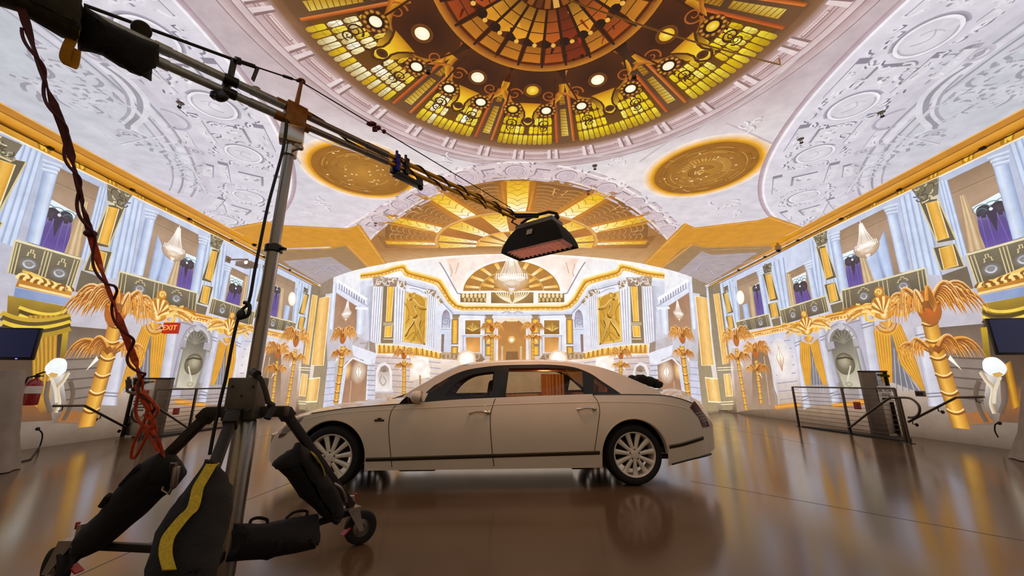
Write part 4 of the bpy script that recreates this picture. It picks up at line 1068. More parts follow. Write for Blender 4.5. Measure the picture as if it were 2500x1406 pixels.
for k in range(6):
    a0, a1 = lerp(66, 140, k / 6), lerp(66, 140, (k + 1) / 6); b0, b1 = lerp(78, 122, k / 6), lerp(78, 122, (k + 1) / 6); m0, m1 = (a0 + a1) / 2, (b0 + b1) / 2
    f0 = lambda a, b: [LEFT.px(a, 770), LEFT.px(lerp(a, b, .5) + 4, 880), LEFT.px(b, 975)]
    p.strip(f0(a0, b0), f0(m0, m1), '8f6416', 'd9a430'); p.strip(f0(m0, m1), f0(a1, b1), 'd9a430', '9a6a18')
p.up(); p.poly(Q('78 970 140 970 128 1000 96 1008'), 'a8742a', ['c98e2a', 'c98e2a', '8a6030', '8a6030'])
p.build('projected_curtain', wall_left, 'bright yellow drape beside the television')
p = Paint(LEFT, 9)
for k in range(5): p.line(bez(Q('0 %d' % (764 + k * 11))[0], Q('70 %d' % (800 + k * 9))[0], Q('170 %d' % (770 + k * 8))[0], 10), .10, ('c9a52c', '5a4712', 'e8c63c', '4a3a10', 'b08c20')[k])
p.build('projected_swag', wall_left, 'yellow and black gathered swag')
# the corner pillar: half on the side wall
def f(p):
    p.poly('1730 700 1758 690 1785 892 1790 1000 1752 1004 1745 890', '8f8068', ['857762', '857762', '9a8a70', 'a6926f', '9a8a70', '8f8068']); p.up()
    p.quad('1743 718 1756 716 1779 886 1766 890', [(0, 'e2ac52'), (.5, 'f2c474'), (1, 'd9a048')]); p.quad('1768 914 1783 912 1790 966 1774 968', [(0, 'e2ac52'), (.5, 'f6cf86'), (1, 'd9a048')]); p.up()
    for q in ('1743 718 1756 716 1779 886 1766 890', '1768 914 1783 912 1790 966 1774 968'): p.line([SP(*t) for t in L(q)], .05, 'fff2cc', closed=True)
    for v in (896, 902, 980, 986): p.line([SP(1752, v + 2), SP(1792, v)], .04, 'f4e6c0')
    p.poly('1738 698 1757 690 1760 708 1741 714', '8a7a64')
both('projected_corner_pillar', 'gold panelled corner pillar', 7, f)
# ------------------------------------------------------------------ picture on the back wall (left half traced, right half mirrored)
BP = BACK.px
MX = lambda a: 0.02 - a
def twin(name, label, base, fn, mirror=True):
    p = Paint(BACK, base); fn(p); p.build(name, wall_back, label)
    if mirror: p.build(name, wall_back, label, mirror=MX)
def f(p):
    p.poly('985 655 1065 688 1117 750 1250 754 1250 690 1250 622 1120 628 1000 640', 'fbf3f0', ['f4f6fa', 'fdfcff', 'fffaf6', 'fff6ee', 'fff4ea', 'fff0e6', 'fde9de', 'f4f2f6']); p.up()
    p.poly('1090 632 1128 630 1150 650 1128 700 1112 712', 'fbe2d4', ['f8d8c4', 'fbe6d8', 'fff4ec', 'fff4ec', 'fdeee4']); p.line('1073 640 1086 660 1108 700 1117 716 1150 722', .05, '9a98a6')
    p.line('1098 644 1104 664 1100 676', .04, 'd9b8a8'); p.line('1120 640 1112 668', .04, 'd9b8a8')
twin('projected_vault', 'white vault over the back hall', 2, f)
def f(p):
    c = BP(1249, 710); q = BP(1128, 709); rx = c[0] - q[0]; ry = BP(1250, 634)[1] - c[1]
    N = 40
    pts = [(c[0] + rx * math.cos(PI * k / N), c[1] + ry * math.sin(PI * k / N)) for k in range(N + 1)]
    p.poly(pts, 'b07a3c', ['b37c3a'] * (N + 1)); p.up()
    def e(r, a): return (c[0] + rx * r * math.cos(a), c[1] + ry * r * math.sin(a))
    for k in range(9):
        a = PI * (k + .5) / 9
        p.strip([e(.66, a - .05), e(.95, a - .045)], [e(.66, a + .05), e(.95, a + .045)], ['fff0b8', 'f0b43a'])
        a2 = PI * k / 9
        if k: p.strip([e(.38, a2 - .09), e(.62, a2 - .075)], [e(.38, a2 + .09), e(.62, a2 + .075)], ['ffe08a', 'f0a838'])
        p.strip([e(.1, a - .1), e(.36, a - .06)], [e(.1, a + .1), e(.36, a + .06)], ['ffe9a8', 'e8a030'])
    p.up(); p.line(pts, .09, 'fff8f0'); p.line([(c[0] + rx * .64 * math.cos(PI * k / N), c[1] + ry * .64 * math.sin(PI * k / N)) for k in range(N + 1)], .03, 'e8c080')
twin('projected_lunette', 'half-round golden fan of the back hall', 4, f, False)
twin('projected_great_chandelier', 'large crystal chandelier of the back hall', 7, chandelier(BP(1249, 680), 1.25, 'c69656'), False)
def f(p):
    A = smooth([BP(*q) for q in L('880 668 930 660 985 645 1000 660 1065 678 1082 690 1117 741 1180 746 1252 747')], 3); B = smooth([BP(*q) for q in L('880 680 930 674 978 660 992 674 1058 692 1074 706 1110 752 1180 756 1252 757')], 3)
    p.strip(A, B, 'fbc64a', 'd9962a'); p.up(); p.line(A, .06, 'ffe9a4'); p.line([((a[0] + b[0]) / 2, (a[1] + b[1]) / 2) for a, b in zip(A, B)], .05, 'b87a1c'); p.line(B, .05, 'f0c060')
    for k in range(50):
        i = k / 49 * (len(A) - 1); j = min(int(i), len(A) - 2); t = i - j; q = (lerp(lerp(A[j][0], A[j + 1][0], t), lerp(B[j][0], B[j + 1][0], t), .8), lerp(lerp(A[j][1], A[j + 1][1], t), lerp(B[j][1], B[j + 1][1], t), .8)); p.disc(q, .03, 'ffe9b0', n=6)
twin('projected_cornice', 'stepped gold cornice of the back hall', 6, f)
def f(p):
    p.poly('880 682 930 676 978 662 992 676 1058 694 1074 708 1110 754 1252 758 1252 772 1108 766 1066 722 1054 708 985 690 930 690 880 694', 'e8eaf6', ['f4f6fc'] * 8 + ['cfd3e6'] * 7); p.up(); p.line('985 692 1054 710 1066 724 1108 768 1252 773', .04, '9a9cb2')
twin('projected_entablature', 'white entablature under the cornice', 5, f)
def f(p):
    p.poly('1124 717 1187 716 1187 739 1124 738', '8a6c40', ['9a7c4c', '9a7c4c', '7d6038', '7d6038']); p.poly('1199 710 1252 710 1252 741 1199 741', '8f7040', ['a07f4c', 'c09858', 'b08a50', '7d6038']); p.up()
    for k in range(6):
        p.disc((BP(1131 + k * 10, 722)), .06, 'f4dca8', ry=.10, n=6); p.disc((BP(1135 + k * 10, 732)), .05, 'd8b878', ry=.09, n=6)
    for k in range(7): p.line(bez(BP(1250, 740), BP(1240 - k * 4, 728), BP(1246 - k * 6, 713), 6), .035, 'fff0cc')
    p.line('1117 713 1252 712', .06, 'fffaf2'); p.line('1117 742 1252 743', .06, 'fff4e4')
twin('projected_gallery_rail', 'dark gallery rail under the fan', 6, f)
# central arch and wall
def f(p):
    A = [BP(*q) for q in L('1216 880 1216 800 1222 786 1234 777 1250 774 1266 777 1278 786 1284 800 1284 880')]
    p.poly(A, 'c08a50', ['c9904e', 'b87c40', 'b87c40', 'c48a4c', 'cf9858', 'c48a4c', 'b87c40', 'b87c40', 'c9904e']); p.up()
    p.poly('1236 858 1264 858 1266 880 1234 880', '8a6238'); p.disc('1249 829', .14, 'ffe9a8', 'e0a858'); p.up(); p.disc('1249 830', .06, 'ffffff'); p.line('1218 790 1232 780 1250 777 1268 780 1282 790', .1, 'f6e0c4')
    for x in (1226, 1272): p.quad('%d 845 %d 845 %d 880 %d 880' % (x - 4, x + 4, x + 4, x - 4), [(0, 'b8844c'), (.5, 'f2cc98'), (1, 'b07c44')])
    for k in range(7): p.disc(BP(1238 + k * 4, 783), .035, 'ffe9c0', n=6)
twin('projected_entrance_arch', 'warm glowing arch in the middle of the back hall', 5, f, False)
def f(p):
    p.poly('1184 770 1252 772 1252 776 1226 780 1214 800 1210 880 1184 880', 'e6dfe4', ['eef0fa', 'f4f4fc', 'f0e6e2', 'ecdcd2', 'e6d4c6', 'd9bea4', 'dcc4b0']); p.up()
    p.line('1184 768 1184 880', .03, 'b0a8b4'); p.line(bez(BP(1225, 765), BP(1238, 757), BP(1250, 766), 6), .05, 'b9bccc'); p.line('1238 768 1250 764', .05, 'c9cbd8')
    for q, cap in (('1187 780 1201 780 1201 812 1187 812', 0), ('1187 846 1200 846 1200 866 1187 866', 0), ('1187 824 1200 824 1200 840 1187 840', 0), ('1106 782 1117 782 1116 838 1105 838', 0), ('1105 848 1116 848 1115 862 1104 862', 0)):
        a, b, c, d = L(q); p.poly([BP(a[0] - 3, a[1] - 3), BP(b[0] + 3, b[1] - 3), BP(c[0] + 3, c[1] + 3), BP(d[0] - 3, d[1] + 3)], '9a7c54'); p.up(); p.quad(q, [(0, 'e6a82e'), (.5, 'fbc94e'), (1, 'e0a02c')]); p.h -= LAYER
    for q in ('1184 768 1204 768 1200 779 1188 779', '1104 768 1124 768 1118 781 1106 781'): p.poly(q, '9a8068', ['8a7058', '8a7058', 'b09878', 'b09878'])
twin('projected_slim_pilaster', 'slim gold pilasters of the back hall', 6, f)
def f(p):
    p.poly('1124 772 1184 772 1184 876 1124 862', 'e6e6f2', ['eef0fa', 'eef0fa', 'e0d4d4', 'e2dce4']); p.up()
    p.poly('1136 782 1173 782 1173 816 1136 816', '9a7030', ['a87c38', 'a87c38', '8a6024', '8a6024']); p.poly('1137 823 1172 823 1172 860 1139 860', 'c88a44', ['b87c3c', 'c08440', 'e8a050', 'ffc070']); p.up()
    p.line([BP(*q) for q in L('1134 780 1175 780 1175 818 1134 818')], .05, 'fdfcff', closed=True); p.line('1128 820 1180 820', .05, 'b8b8ca'); p.line('1131 822 1131 866', .03, 'a9a9bc'); p.line('1178 822 1178 866', .03, 'a9a9bc')
    for k in range(9): g = random.Random(k); p.line([BP(1154 + g.uniform(-3, 3), 808), BP(1154 + (k - 4) * 4, 788 + abs(k - 4) * 3)], .04, g.choice(['e8c060', 'ffe09a', 'd0a040']), taper=.5)
twin('projected_gold_square', 'square gold relief over an orange window', 5, f)
def f(p):
    p.poly('1070 730 1104 768 1104 870 1076 858', 'dfe4f4', ['eef2fc', 'dfe4f4', 'd3d6e8', 'd8dcee']); p.up()
    A = [BP(*q) for q in L('1079 800 1080 772 1084 760 1090 756 1096 764 1098 780 1097 802')]; p.poly(A, 'b9b4c6', ['d0d4e6', 'a8a4b8', '9a7c78', '9a8078', 'a8a0b4', 'b9b4c6', 'd0d4e6']); p.up(); p.line(A, .03, '8f90a8'); p.spiral(BP(1088, 786), .18, 1.5, .04, '9a9cb4'); p.line('1077 803 1102 803', .07, 'f4f6fc', 'a9acc2'); p.poly('1078 816 1085 816 1083 860 1077 858', '8f7468')
twin('projected_side_niche', 'small arched niche beside the gold relief', 5, f)
def f(p):
    A = 'f2b83c'; p.poly('990 711 1044 727 1040 842 983 834', 'c9962e', ['d6a034', 'c48e2a', 'd09a32', 'e2b044']); p.up()
    p.line([BP(*q) for q in L('992 713 1042 728 1038 839 985 831')], .06, 'f6d47c', closed=True)
    hi, lo = 'efc054', '8a6218'      # a plain dancing figure in relief
    for pts in ('1034 752 1026 770 1018 800 1030 838', '990 790 1002 780 1014 800 1010 832', '1036 780 1022 806 1002 836', '988 740 998 760 996 780', '1040 790 1034 812 1038 832', '994 828 1012 812 1022 830'):
        p.line(smooth([BP(*t) for t in L(pts)]), .05, lo, 'dba63c')
    p.up()
    for pts in ('1002.8 773 1010 777 1008 788 997 803 990 818 986 817 991 803 999 788', '1017.5 767.5 1026 780.5 1022 795 1028.6 817 1035 837 1030.5 836 1023 812 1015.7 795 1010 775', '996 727 1008 728.7 1013 738 1011 751 1017.5 767.5 1010 775 1003.7 771 1003.7 758 1001 743.5', '1009 731 1014 734 1024 746 1037 750 1037 754 1022 752 1011 741', '999 732 994 724 996 716 999 716 1000 723 1004 729'):
        q = [BP(*t) for t in L(pts)]; q = smooth(q + [q[0]], 3)[:-1]
        p.poly([(x + .05, y - .05) for x, y in q], '7d5614'); p.up(); p.poly(q, hi, [mixc('c8912e', 'f6cf70', max(0, min(1, .5 - (x - q[0][0]) * 1.6))) for x, y in q]); p.line(q[:len(q) // 2], .02, 'ffe6a4'); p.up()
    p.disc('1010.5 722', .13, 'efc054', 'b8862c'); p.line(bez(BP(1014, 718), BP(1046, 726), BP(1036, 753), 12), .06, 'f6d47c', 'a87a24')
twin('projected_gold_relief', 'tall gold relief panel with a dancing figure', 6, f)
def fl(pts, n): 
    return lambda p: p.flute(pts, n, 'f2f3fc', '8f8798', 'b5b3c4')
for pts, n in (('911 699 940 698 930 834 904 834', 5), ('964 700 991 706 983 834 962 834', 4), ('1044 715 1064 722 1058 848 1040 842', 4)): twin('projected_fluted_column', 'white fluted column of the back hall', 5, fl(pts, n))
def f(p):
    p.poly('880 694 985 690 1054 708 1108 768 1076 860 922 842 880 830', 'e4e6f2', ['d5d8ea', 'eef0fa', 'eef2fc', 'e2e6f4', 'e8e4ee', 'ded8e2', 'd5d4e4'])
    p.up(); p.poly('892 700 912 698 904 834 884 834', 'c3c5d6', ['dfe2f0', 'b5b4c4', 'a9a8ba', 'd3d6e6']); p.line(bez(BP(1000, 704), BP(1020, 704), BP(1036, 716), 6), .04, 'b9bccc')
twin('projected_hall_wall', 'white wall behind the fluted columns', 3, f)
def f(p):
    p.poly('936 698 964 700 960 838 930 838', '8a7458'); p.up()
    for q in ('947 700 962 698 955 785 943 785', '941 797 958 796 956 822 939 823'):
        p.quad(q, [(0, 'e0a02c'), (.4, 'fbc94e'), (1, 'e6aa36')]); p.line([BP(*t) for t in L(q)], .03, 'fff0c4', closed=True)
    for v in (789, 793, 828): p.line([BP(936, v), BP(961, v)], .03, 'f0dca8')
twin('projected_gold_pilaster', 'gold pilaster between fluted columns', 6, f)
def f(p):
    for q in ('910 676 938 675 938 699 913 700', '938 678 974 678 968 700 940 700', '974 684 994 690 990 706 976 700', '1040 704 1066 710 1064 726 1044 718', '1068 718 1084 738 1078 742 1066 728'):
        p.poly(q, 'a0886f', ['b59c84', 'b59c84', '8f7864', '8f7864']); a, b, c, d = L(q); g = random.Random(int(a[0]))
        p.up()
        for k in range(9): t, u = g.random(), g.random(); m = BP(lerp(lerp(a[0], b[0], u), lerp(d[0], c[0], u), t), lerp(lerp(a[1], b[1], u), lerp(d[1], c[1], u), t)); p.line(arcpts(m, g.uniform(.05, .12), g.uniform(0, 3), g.uniform(3, 6), 6), .035, g.choice(['f6eee6', '7a6454', 'e8dccf']))
        p.h -= LAYER
twin('projected_capital', 'ornate capitals of the back hall', 7, f)
def f(p):
    A = [BP(*q) for q in L('922 841 968 843 1030 850 1076 862')]; B = [BP(*q) for q in L('922 864 968 864 1030 870 1076 878')]; p.strip(A, B, 'f6bc46', 'c98a2c'); p.up()
    for k in range(26):
        t = k / 25; i = min(int(t * 3), 2); s = t * 3 - i; a = (lerp(A[i][0], A[i + 1][0], s), lerp(A[i][1], A[i + 1][1], s)); b = (lerp(B[i][0], B[i + 1][0], s), lerp(B[i][1], B[i + 1][1], s)); p.line([a, (b[0], b[1] + .05)], .05, ('ffe08a', 'a86a1c')[k % 2], taper=.5)
    p.line(B, .04, 'f4e2c0'); p.line(A, .05, 'fff0cc')
twin('projected_gold_valance', 'gold fringed valance under the relief', 7, f)
def f(p):
    p.poly('1078 861 1176 864 1184 878 1176 884 1078 876', '9a7a5c', ['a58668', 'a58668', '8f7054', '8f7054', '9a7a5c']); p.up(); p.line('1078 861 1176 864', .05, 'c9a888')
    for k in range(9): p.ring(BP(1084 + k * 10, 870), .08, .12, 'c9ab88', n=10)
twin('projected_balustrade', 'brown balustrade by the globe lamp', 6, f)
twin('projected_globe_lamp', 'white globe lamp above the car roof', 8, lambda p: (p.disc('1139 878', .34, 'fff4dc', 'f4d8b4', n=30), p.up(), p.disc('1139 877', .26, 'ffffff', 'fffaf0', n=30), p.disc('1139 892', .12, 'e0a850', ry=.05)))
# lower left of the hall
def f(p):
    p.poly('922 866 1076 880 1180 886 1180 1004 900 1004 905 880', 'f0dccb', ['dcc4b8', 'f0dcd0', 'f6e2d0', 'c9a98c', 'b59a84', 'd0c0c0']); p.up()
    for k in range(8):
        v = 874 + k * 14; p.line([BP(910, v - 2), BP(960, v), BP(1010, v + 3)], .035, 'b09a98'); p.line([BP(1040, v + 8), BP(1076, v + 12)], .035, 'b0a8b8')
    p.poly('1004 866 1046 872 1050 920 1000 930', 'fff8ee', ['fff0dc', 'ffffff', 'fff4e4', 'f8e4cc'])
twin('projected_plank_wall', 'glowing plank wall of the hall', 3, f)
def f(p):
    A = [BP(*q) for q in L('916 955 918 905 926 888 940 884 952 892 957 908 958 955')]; p.poly(A, 'efe8ea'); p.up()
    B = [BP(*q) for q in L('922 950 923 912 930 896 940 891 949 898 952 912 952 950')]; p.poly(B, 'cfc2b8', ['efe6e0', 'c9bab0', 'a8927e', 'a08a74', 'a8927e', 'c9bab0', 'efe6e0']); p.up()
    for k in range(7): a = .3 + k * .42; c = BP(938, 908); p.line([c, (c[0] + .2 * math.cos(a), c[1] + .22 * math.sin(a))], .035, '8a7460')
    p.line(smooth([BP(*q) for q in L('930 915 926 930 936 942 944 930 938 918')]), .09, '9a8878', 'e8e0da'); p.line('914 956 960 956', .12, 'f8f4f4', 'b8acb0')
twin('projected_shell_niche', 'shell topped niche with a small statue', 5, f)
def f(p):
    p.poly('796 700 822 684 900 750 902 860 876 884 796 1004', 'd9d6e4', ['cfd2e6', 'e4e8f6', 'dfe2f2', 'd0cbd6', 'c9c0c8', 'b0a094']); p.up()
    p.poly('820 714 872 748 870 818 812 806', 'a67c60', ['a87e62', '9c7256', 'b08a6c', 'b28c70']); p.up()
    p.poly('822 685 895 731 898 750 872 748 820 712', 'e6eaf8', ['f6f8ff', 'eef2fc', 'd8def0', 'd8def0', 'dfe4f4']); p.up()
    for k in range(11):
        x = 829 + k * 6; v = 692 + k * 4.05; p.line([BP(x, v), BP(x, v + 12)], .07, '9a94a4')
    p.line('824 684 897 731', .08, 'ffffff'); p.line('826 704 898 748', .05, 'b4b8cc')
    p.quad('873 750 894 752 888 816 869 816', [(0, 'b9c4dc'), (.4, 'f2f6ff'), (1, 'c3cbe0')]); p.quad('811 700 823 690 814 806 803 802', [(0, 'c3cbe0'), (.5, 'eef2fc'), (1, 'b9c0d6')]); p.line('868 752 898 754', .1, 'f2f6ff')
twin('projected_white_balcony', 'white balustrade balcony with small columns', 5, f)
twin('projected_chandelier', 'crystal chandelier under the white balcony', 7, chandelier(BP(846, 768), .62, 'a67c60'))
def f(p):
    p.poly('862 818 916 838 918 862 860 842', 'a08a78'); p.poly('860 842 918 862 918 870 900 1000 892 1000 898 888 862 866', 'e9eaf6'); p.up()
    p.poly('822 1002 840 896 864 872 898 888 892 998', 'a5785a', ['ae8468', '9c7050', '94684a', 'a07454', 'b48c70']); p.up()
    p.line('836 900 862 874 898 888', .08, 'eceef8'); p.line('858 930 852 1000', .06, 'c9a184'); p.poly('838 900 848 892 832 1000 822 1000', 'd8dcee')
    p.disc('848 905', .24, 'ffd080', 'a87c5e', ry=.4); p.disc('876 908', .42, 'fff4de', 'a5785a', ry=.5); p.up(); p.poly('876 892 884 908 876 926 868 908', 'fffdf6'); p.up(); p.line([BP(*q) for q in L('876 892 884 908 876 926 868 908')], .03, 'c89a74', closed=True); p.line('876 892 876 930', .03, 'c89a74')
twin('projected_hall_door', 'brown arched door with a glowing lamp', 5, f)
def f(p):
    p.poly('900 890 916 886 916 1004 896 1004', 'd5d3e0'); p.up()
    for k in range(8): p.line([BP(897, 892 + k * 12), BP(916, 893 + k * 12)], .04, 'a09cb0')
    p.poly('792 884 818 880 816 1004 788 1004', 'cfd0e4'); p.up()
    for k in range(6): p.line([BP(790, 900 + k * 16), BP(818, 897 + k * 16)], .03, 'a09cb0')
twin('projected_quoins', 'white stone quoins beside the arched door', 6, f)
BPALM = lambda c, s, tr, wt, sd, **k: palm(c, s, tr, wt, sd, px=BP, **k)
twin('projected_palm_tree', 'gold palm tree before the arched door', 9, BPALM((838, 822), .82, [(838, 845), (832, 900), (820, 985)], .30, 11))
twin('projected_palm_tree', 'gold palm tree in front of the glowing wall', 9, BPALM((987, 866), .46, [(987, 880), (987, 930), (985, 1000)], .15, 12))
twin('projected_palm_tree', 'small gold palm tree beside the entrance arch', 9, BPALM((1201, 800), .42, [(1201, 815), (1201, 850), (1200, 885)], .12, 13))
def f(p):
    p.line('1026 905 1026 985', .07, 'b08a64')
    for x, v in ((1016, 903), (1036, 903), (1026, 893)): p.disc(BP(x, v), .24, 'ffffff', 'fbeee0')
twin('projected_street_lamp', 'glowing triple street lamp in the hall', 6, f)
def f(p):
    p.poly('795 700 774 698 770 880 752 1002 788 1004 800 890', '8f7c60', ['857560', '857560', '9a8a70', 'a6926f', 'a6926f', '9a8a70']); p.up()
    p.quad('774 728 806 724 790 892 761 892', [(0, 'e2ac52'), (.5, 'f6cc80'), (1, 'dca048')]); p.poly('781 690 815 672 812 716 778 722', '94806a'); p.quad('746 925 782 922 774 980 740 982', [(0, 'e2ac52'), (.5, 'f8d48c'), (1, 'dca048')]); p.up()
    for q in ('774 728 806 724 790 892 761 892', '746 925 782 922 774 980 740 982'): p.line([BP(*t) for t in L(q)], .07, 'fff2cc', closed=True)
twin('projected_corner_pillar', 'gold panelled pillar at the corner of the hall', 7, f)
# ------------------------------------------------------------------ the white limousine
fwd = Vector((-3.837, -0.225, 0)).normalized(); lat = Vector((-fwd.y, fwd.x, 0))     # forward, and towards the car's left (camera) side
HUBY = 0.90
CO = Vector((-0.335, 5.19, 0)) - lat * HUBY
CAR = thing('car', 'long white limousine with black window frames parked on the polished floor', 'car', (CO.x, CO.y, 0), math.atan2(fwd.y, fwd.x))
def carp(u, v, d):
    """photograph pixel -> (x forward, z) on the lengthwise plane at lateral distance d from the car's middle"""
    r = ray(u, v); t = (CO + lat * d - CAM).dot(lat) / r.dot(lat); p = CAM + r * t
    return ((p - CO).dot(fwd), p.z)
XF, XRR = 3.02, -3.36
def pw(x, pts):
    if x <= pts[0][0]: return pts[0][1]
    for (a, b), (c, d) in zip(pts, pts[1:]):
        if x <= c:
            t = (x - a) / (c - a); return b + (d - b) * t
    return pts[-1][1]
def spl(pts, n=8): return sorted(smooth(sorted(pts), n))
def plan(x):      # half width in plan
    t = x / XF if x > 0 else x / XRR
    e = 5.5 if x > 0 else 9
    return 0.965 * math.sqrt(max(1 - abs(min(t, 1)) ** e, 0.0))
def prof(z):      # how far the side leans in at height z
    return 1.0 - 0.045 * max(0, (0.62 - z) / 0.4) ** 2 - 0.05 * max(0, (z - 0.62) / 0.4) ** 2
def ys(x, z): return plan(x) * prof(z)
def onside(u, v):
    d = 0.9
    for _ in range(40):
        x, z = carp(u, v, d); d = 0.5 * d + 0.5 * max(ys(x, z), 0.15)
    return x, z
WHITE = mat('pearl_white_paint', 'ded0bb', 0.28, 0.0, 0.03, 3, coat=0.6)
BLK = mat('black_trim', '0a0909', 0.35, var=0.2)
SEAM = mat('shut_line', '17120e', 0.7)
CHROME = mat('chrome', 'c9c2b6', 0.14, 1.0, 0.08)
RUBBER = mat('tyre_rubber', '0b0a0a', 0.75, var=0.25, scale=30)
ALLOY = mat('cream_alloy', 'e0d8c8', 0.38, 0.15, 0.05)
GLS = glass('window_glass', 'c6bba8')
DGL = glass('windscreen_glass', '8d8678')
# height curves (traced on the near side and along the middle)
SH = spl([onside(*q) for q in L('702 1031 725 1019 750 1013 800 1002 877 994 949 987 1031 982 1120 975 1250 969 1350 965 1447 962 1560 962 1618 964 1655 971 1682 979 1700 990 1722 1012')])
TOPC = spl([carp(*q, 0.15) for q in L('704 1031 735 1011 778 999 806 991 849 982 906 976 949 971 985 964')] + [carp(*q, 0.1) for q in L('1600 949 1627 952 1669 962 1698 973')])
print('shoulder', SH[0], SH[-1], 'centre', TOPC[0], TOPC[-1])
def zsh(x):
    z = pw(x, SH)
    if x > SH[-1][0]: z = SH[-1][1] - 0.9 * (x - SH[-1][0])
    if x < SH[0][0]: z = SH[0][1] - 0.75 * (SH[0][0] - x)
    return z
def zc(x):
    z = pw(x, TOPC)
    if x > TOPC[-1][0]: z = TOPC[-1][1] - 0.9 * (x - TOPC[-1][0])
    if x < TOPC[0][0]: z = TOPC[0][1] - 0.7 * (TOPC[0][0] - x)
    return max(z, zsh(x) + 0.01)
HF, HR = onside(805, 1117)[0], onside(1549, 1109)[0]
HF, HR = 1.922, -1.922
RA = 0.435; HZ = 0.375
ZS = 0.225
def zlow(x):
    if x > HF + RA: return 0.235 + max(0, (x - 2.75)) * 0.35
    if x < HR - RA: return 0.25 + (HR - RA - x) * 0.17
    return ZS
# side stations, with exact wheel arches
st = []
def span(a, b, n): return [a + (b - a) * k / n for k in range(n + 1)]
for x in span(XRR + .004, XRR + .12, 6) + span(XRR + .16, HR - RA, 10): st.append((x, zlow(x)))
for k in range(25):
    a = PI - PI * k / 24; st.append((HR + RA * math.cos(a), HZ + (RA + .0) * math.sin(a) - .0))
foot = math.sqrt(1)  # arch feet run straight down to the sill
for x in span(HR + RA, HF - RA, 24): st.append((x, ZS))
for k in range(25):
    a = PI - PI * k / 24; st.append((HF + RA * math.cos(a), HZ + RA * math.sin(a)))
for x in span(HF + RA, XF - .2, 8) + span(XF - .17, XF - .004, 10): st.append((x, zlow(x)))
K = 16
mb = MB()
for sgn in (1, -1):
    rows = []
    for x, zl in st:
        zt = zsh(x); row = []
        for k in range(K + 1):
            z = zl + (zt - zl) * k / K; row.append((x, sgn * ys(x, z), z))
        rows.append(row)
    mb.loft(rows)
    for hx in (HF, HR):      # rolled lip of the wheel arch
        lip = [(hx + (RA + .012) * math.cos(a), sgn * (ys(hx + RA * math.cos(a), HZ + RA * math.sin(a)) + .006), HZ + (RA + .012) * math.sin(a)) for a in [PI * k / 28 for k in range(29)]]
        inn = [(hx + (RA - .004) * math.cos(a), sgn * (ys(hx + RA * math.cos(a), HZ + RA * math.sin(a)) - .10), HZ + (RA - .004) * math.sin(a)) for a in [PI * k / 28 for k in range(29)]]
        mb.loft([lip, inn])
# bonnet and boot lid surfaces
def cap_rows(xs, m=14):
    rows = []
    for x in xs:
        w2 = ys(x, zsh(x)); a, c = zsh(x), zc(x); row = []
        for k in range(m + 1):
            s = -1 + 2 * k / m; row.append((x, w2 * s, a + (c - a) * (1 - abs(s) ** 2.6)))
        rows.append(row)
    return rows
COWL = carp(991, 963, .3)[0]; DECK = carp(1598, 948, .3)[0]
mb.loft(cap_rows(span(COWL - .05, XF - .2, 18) + span(XF - .17, XF - .004, 10)))
mb.loft(cap_rows(span(XRR + .004, XRR + .16, 8) + span(XRR + .2, DECK + .25, 12)))
# under tray
mb.box(((HF + HR) / 2, 0, ZS + .01), (2.9, 1.84, .02)); mb.box((2.5, 0, .30), (.35, 1.2, .02)); mb.box((-2.6, 0, .36), (.5, 1.5, .02))
body = mb.build('body', WHITE, CAR, world=False, angle=32)
# door shut lines, crease line and strips on the side
def yo(x, z, o): return ys(x, z) + o
def sideline(pts, r, o=0.0, n=6, sides=(1, -1)):
    q = smooth([onside(*p) for p in pts], 8); return [[(x, s * yo(x, z, o), z) for x, z in q] for s in sides]
def side_tube(name, pts_list, r, m, o=0.0, label=None):
    mb = MB()
    for pts in pts_list:
        for line in sideline(pts, r, o): mb.tube(line, r, 6)
    return mb.build(name, m, CAR, world=False, label=label)
side_tube('door_gap', [L('966 990 954 1008 949 1040 951 1080 957 1141'), L('1209 973 1199 1005 1197 1030 1200 1085 1206 1138'), L('1447 964 1459 980 1464 1003 1460 1040 1450 1108')], .0055, SEAM, -.002)
side_tube('shoulder_line', [L('760 1009 850 996 949 988 1031 983'), L('1447 963 1540 963 1618 965 1660 973 1690 984')], .006, SEAM, 0.0)
mb = MB()
for s in (1, -1):
    for pts in (L('745 1024 800 1012 880 1004 966 999 1100 993 1209 988 1330 984 1465 981 1560 982 1620 986 1665 994 1690 1004'),):
        q = smooth([onside(*p) for p in pts], 8)
        mb.tube([(x, s * yo(x, z, -.004), z) for x, z in q], .008, 6)
mb.build('waist_crease', WHITE, CAR, world=False)
CH2 = mat('bright_strip', '4a4234', 0.3, 0.7)
mb = MB()
for s in (1, -1):
    for pts in (L('893 1122 1000 1119 1200 1113 1464 1105'), L('1634 1091 1665 1085 1695 1076 1717 1069')):
        q = smooth([onside(*p) for p in pts], 6)
        for dz in (.012, -.012): pass
        mb.loft([[(x, s * yo(x, z + dz, .002 + (.010 if abs(dz) < .013 else 0)), z + dz) for x, z in q] for dz in (.024, .012, -.012, -.024)])
mb.build('rubbing_strip', CH2, CAR, world=False, label='dark chrome strip along the sill')
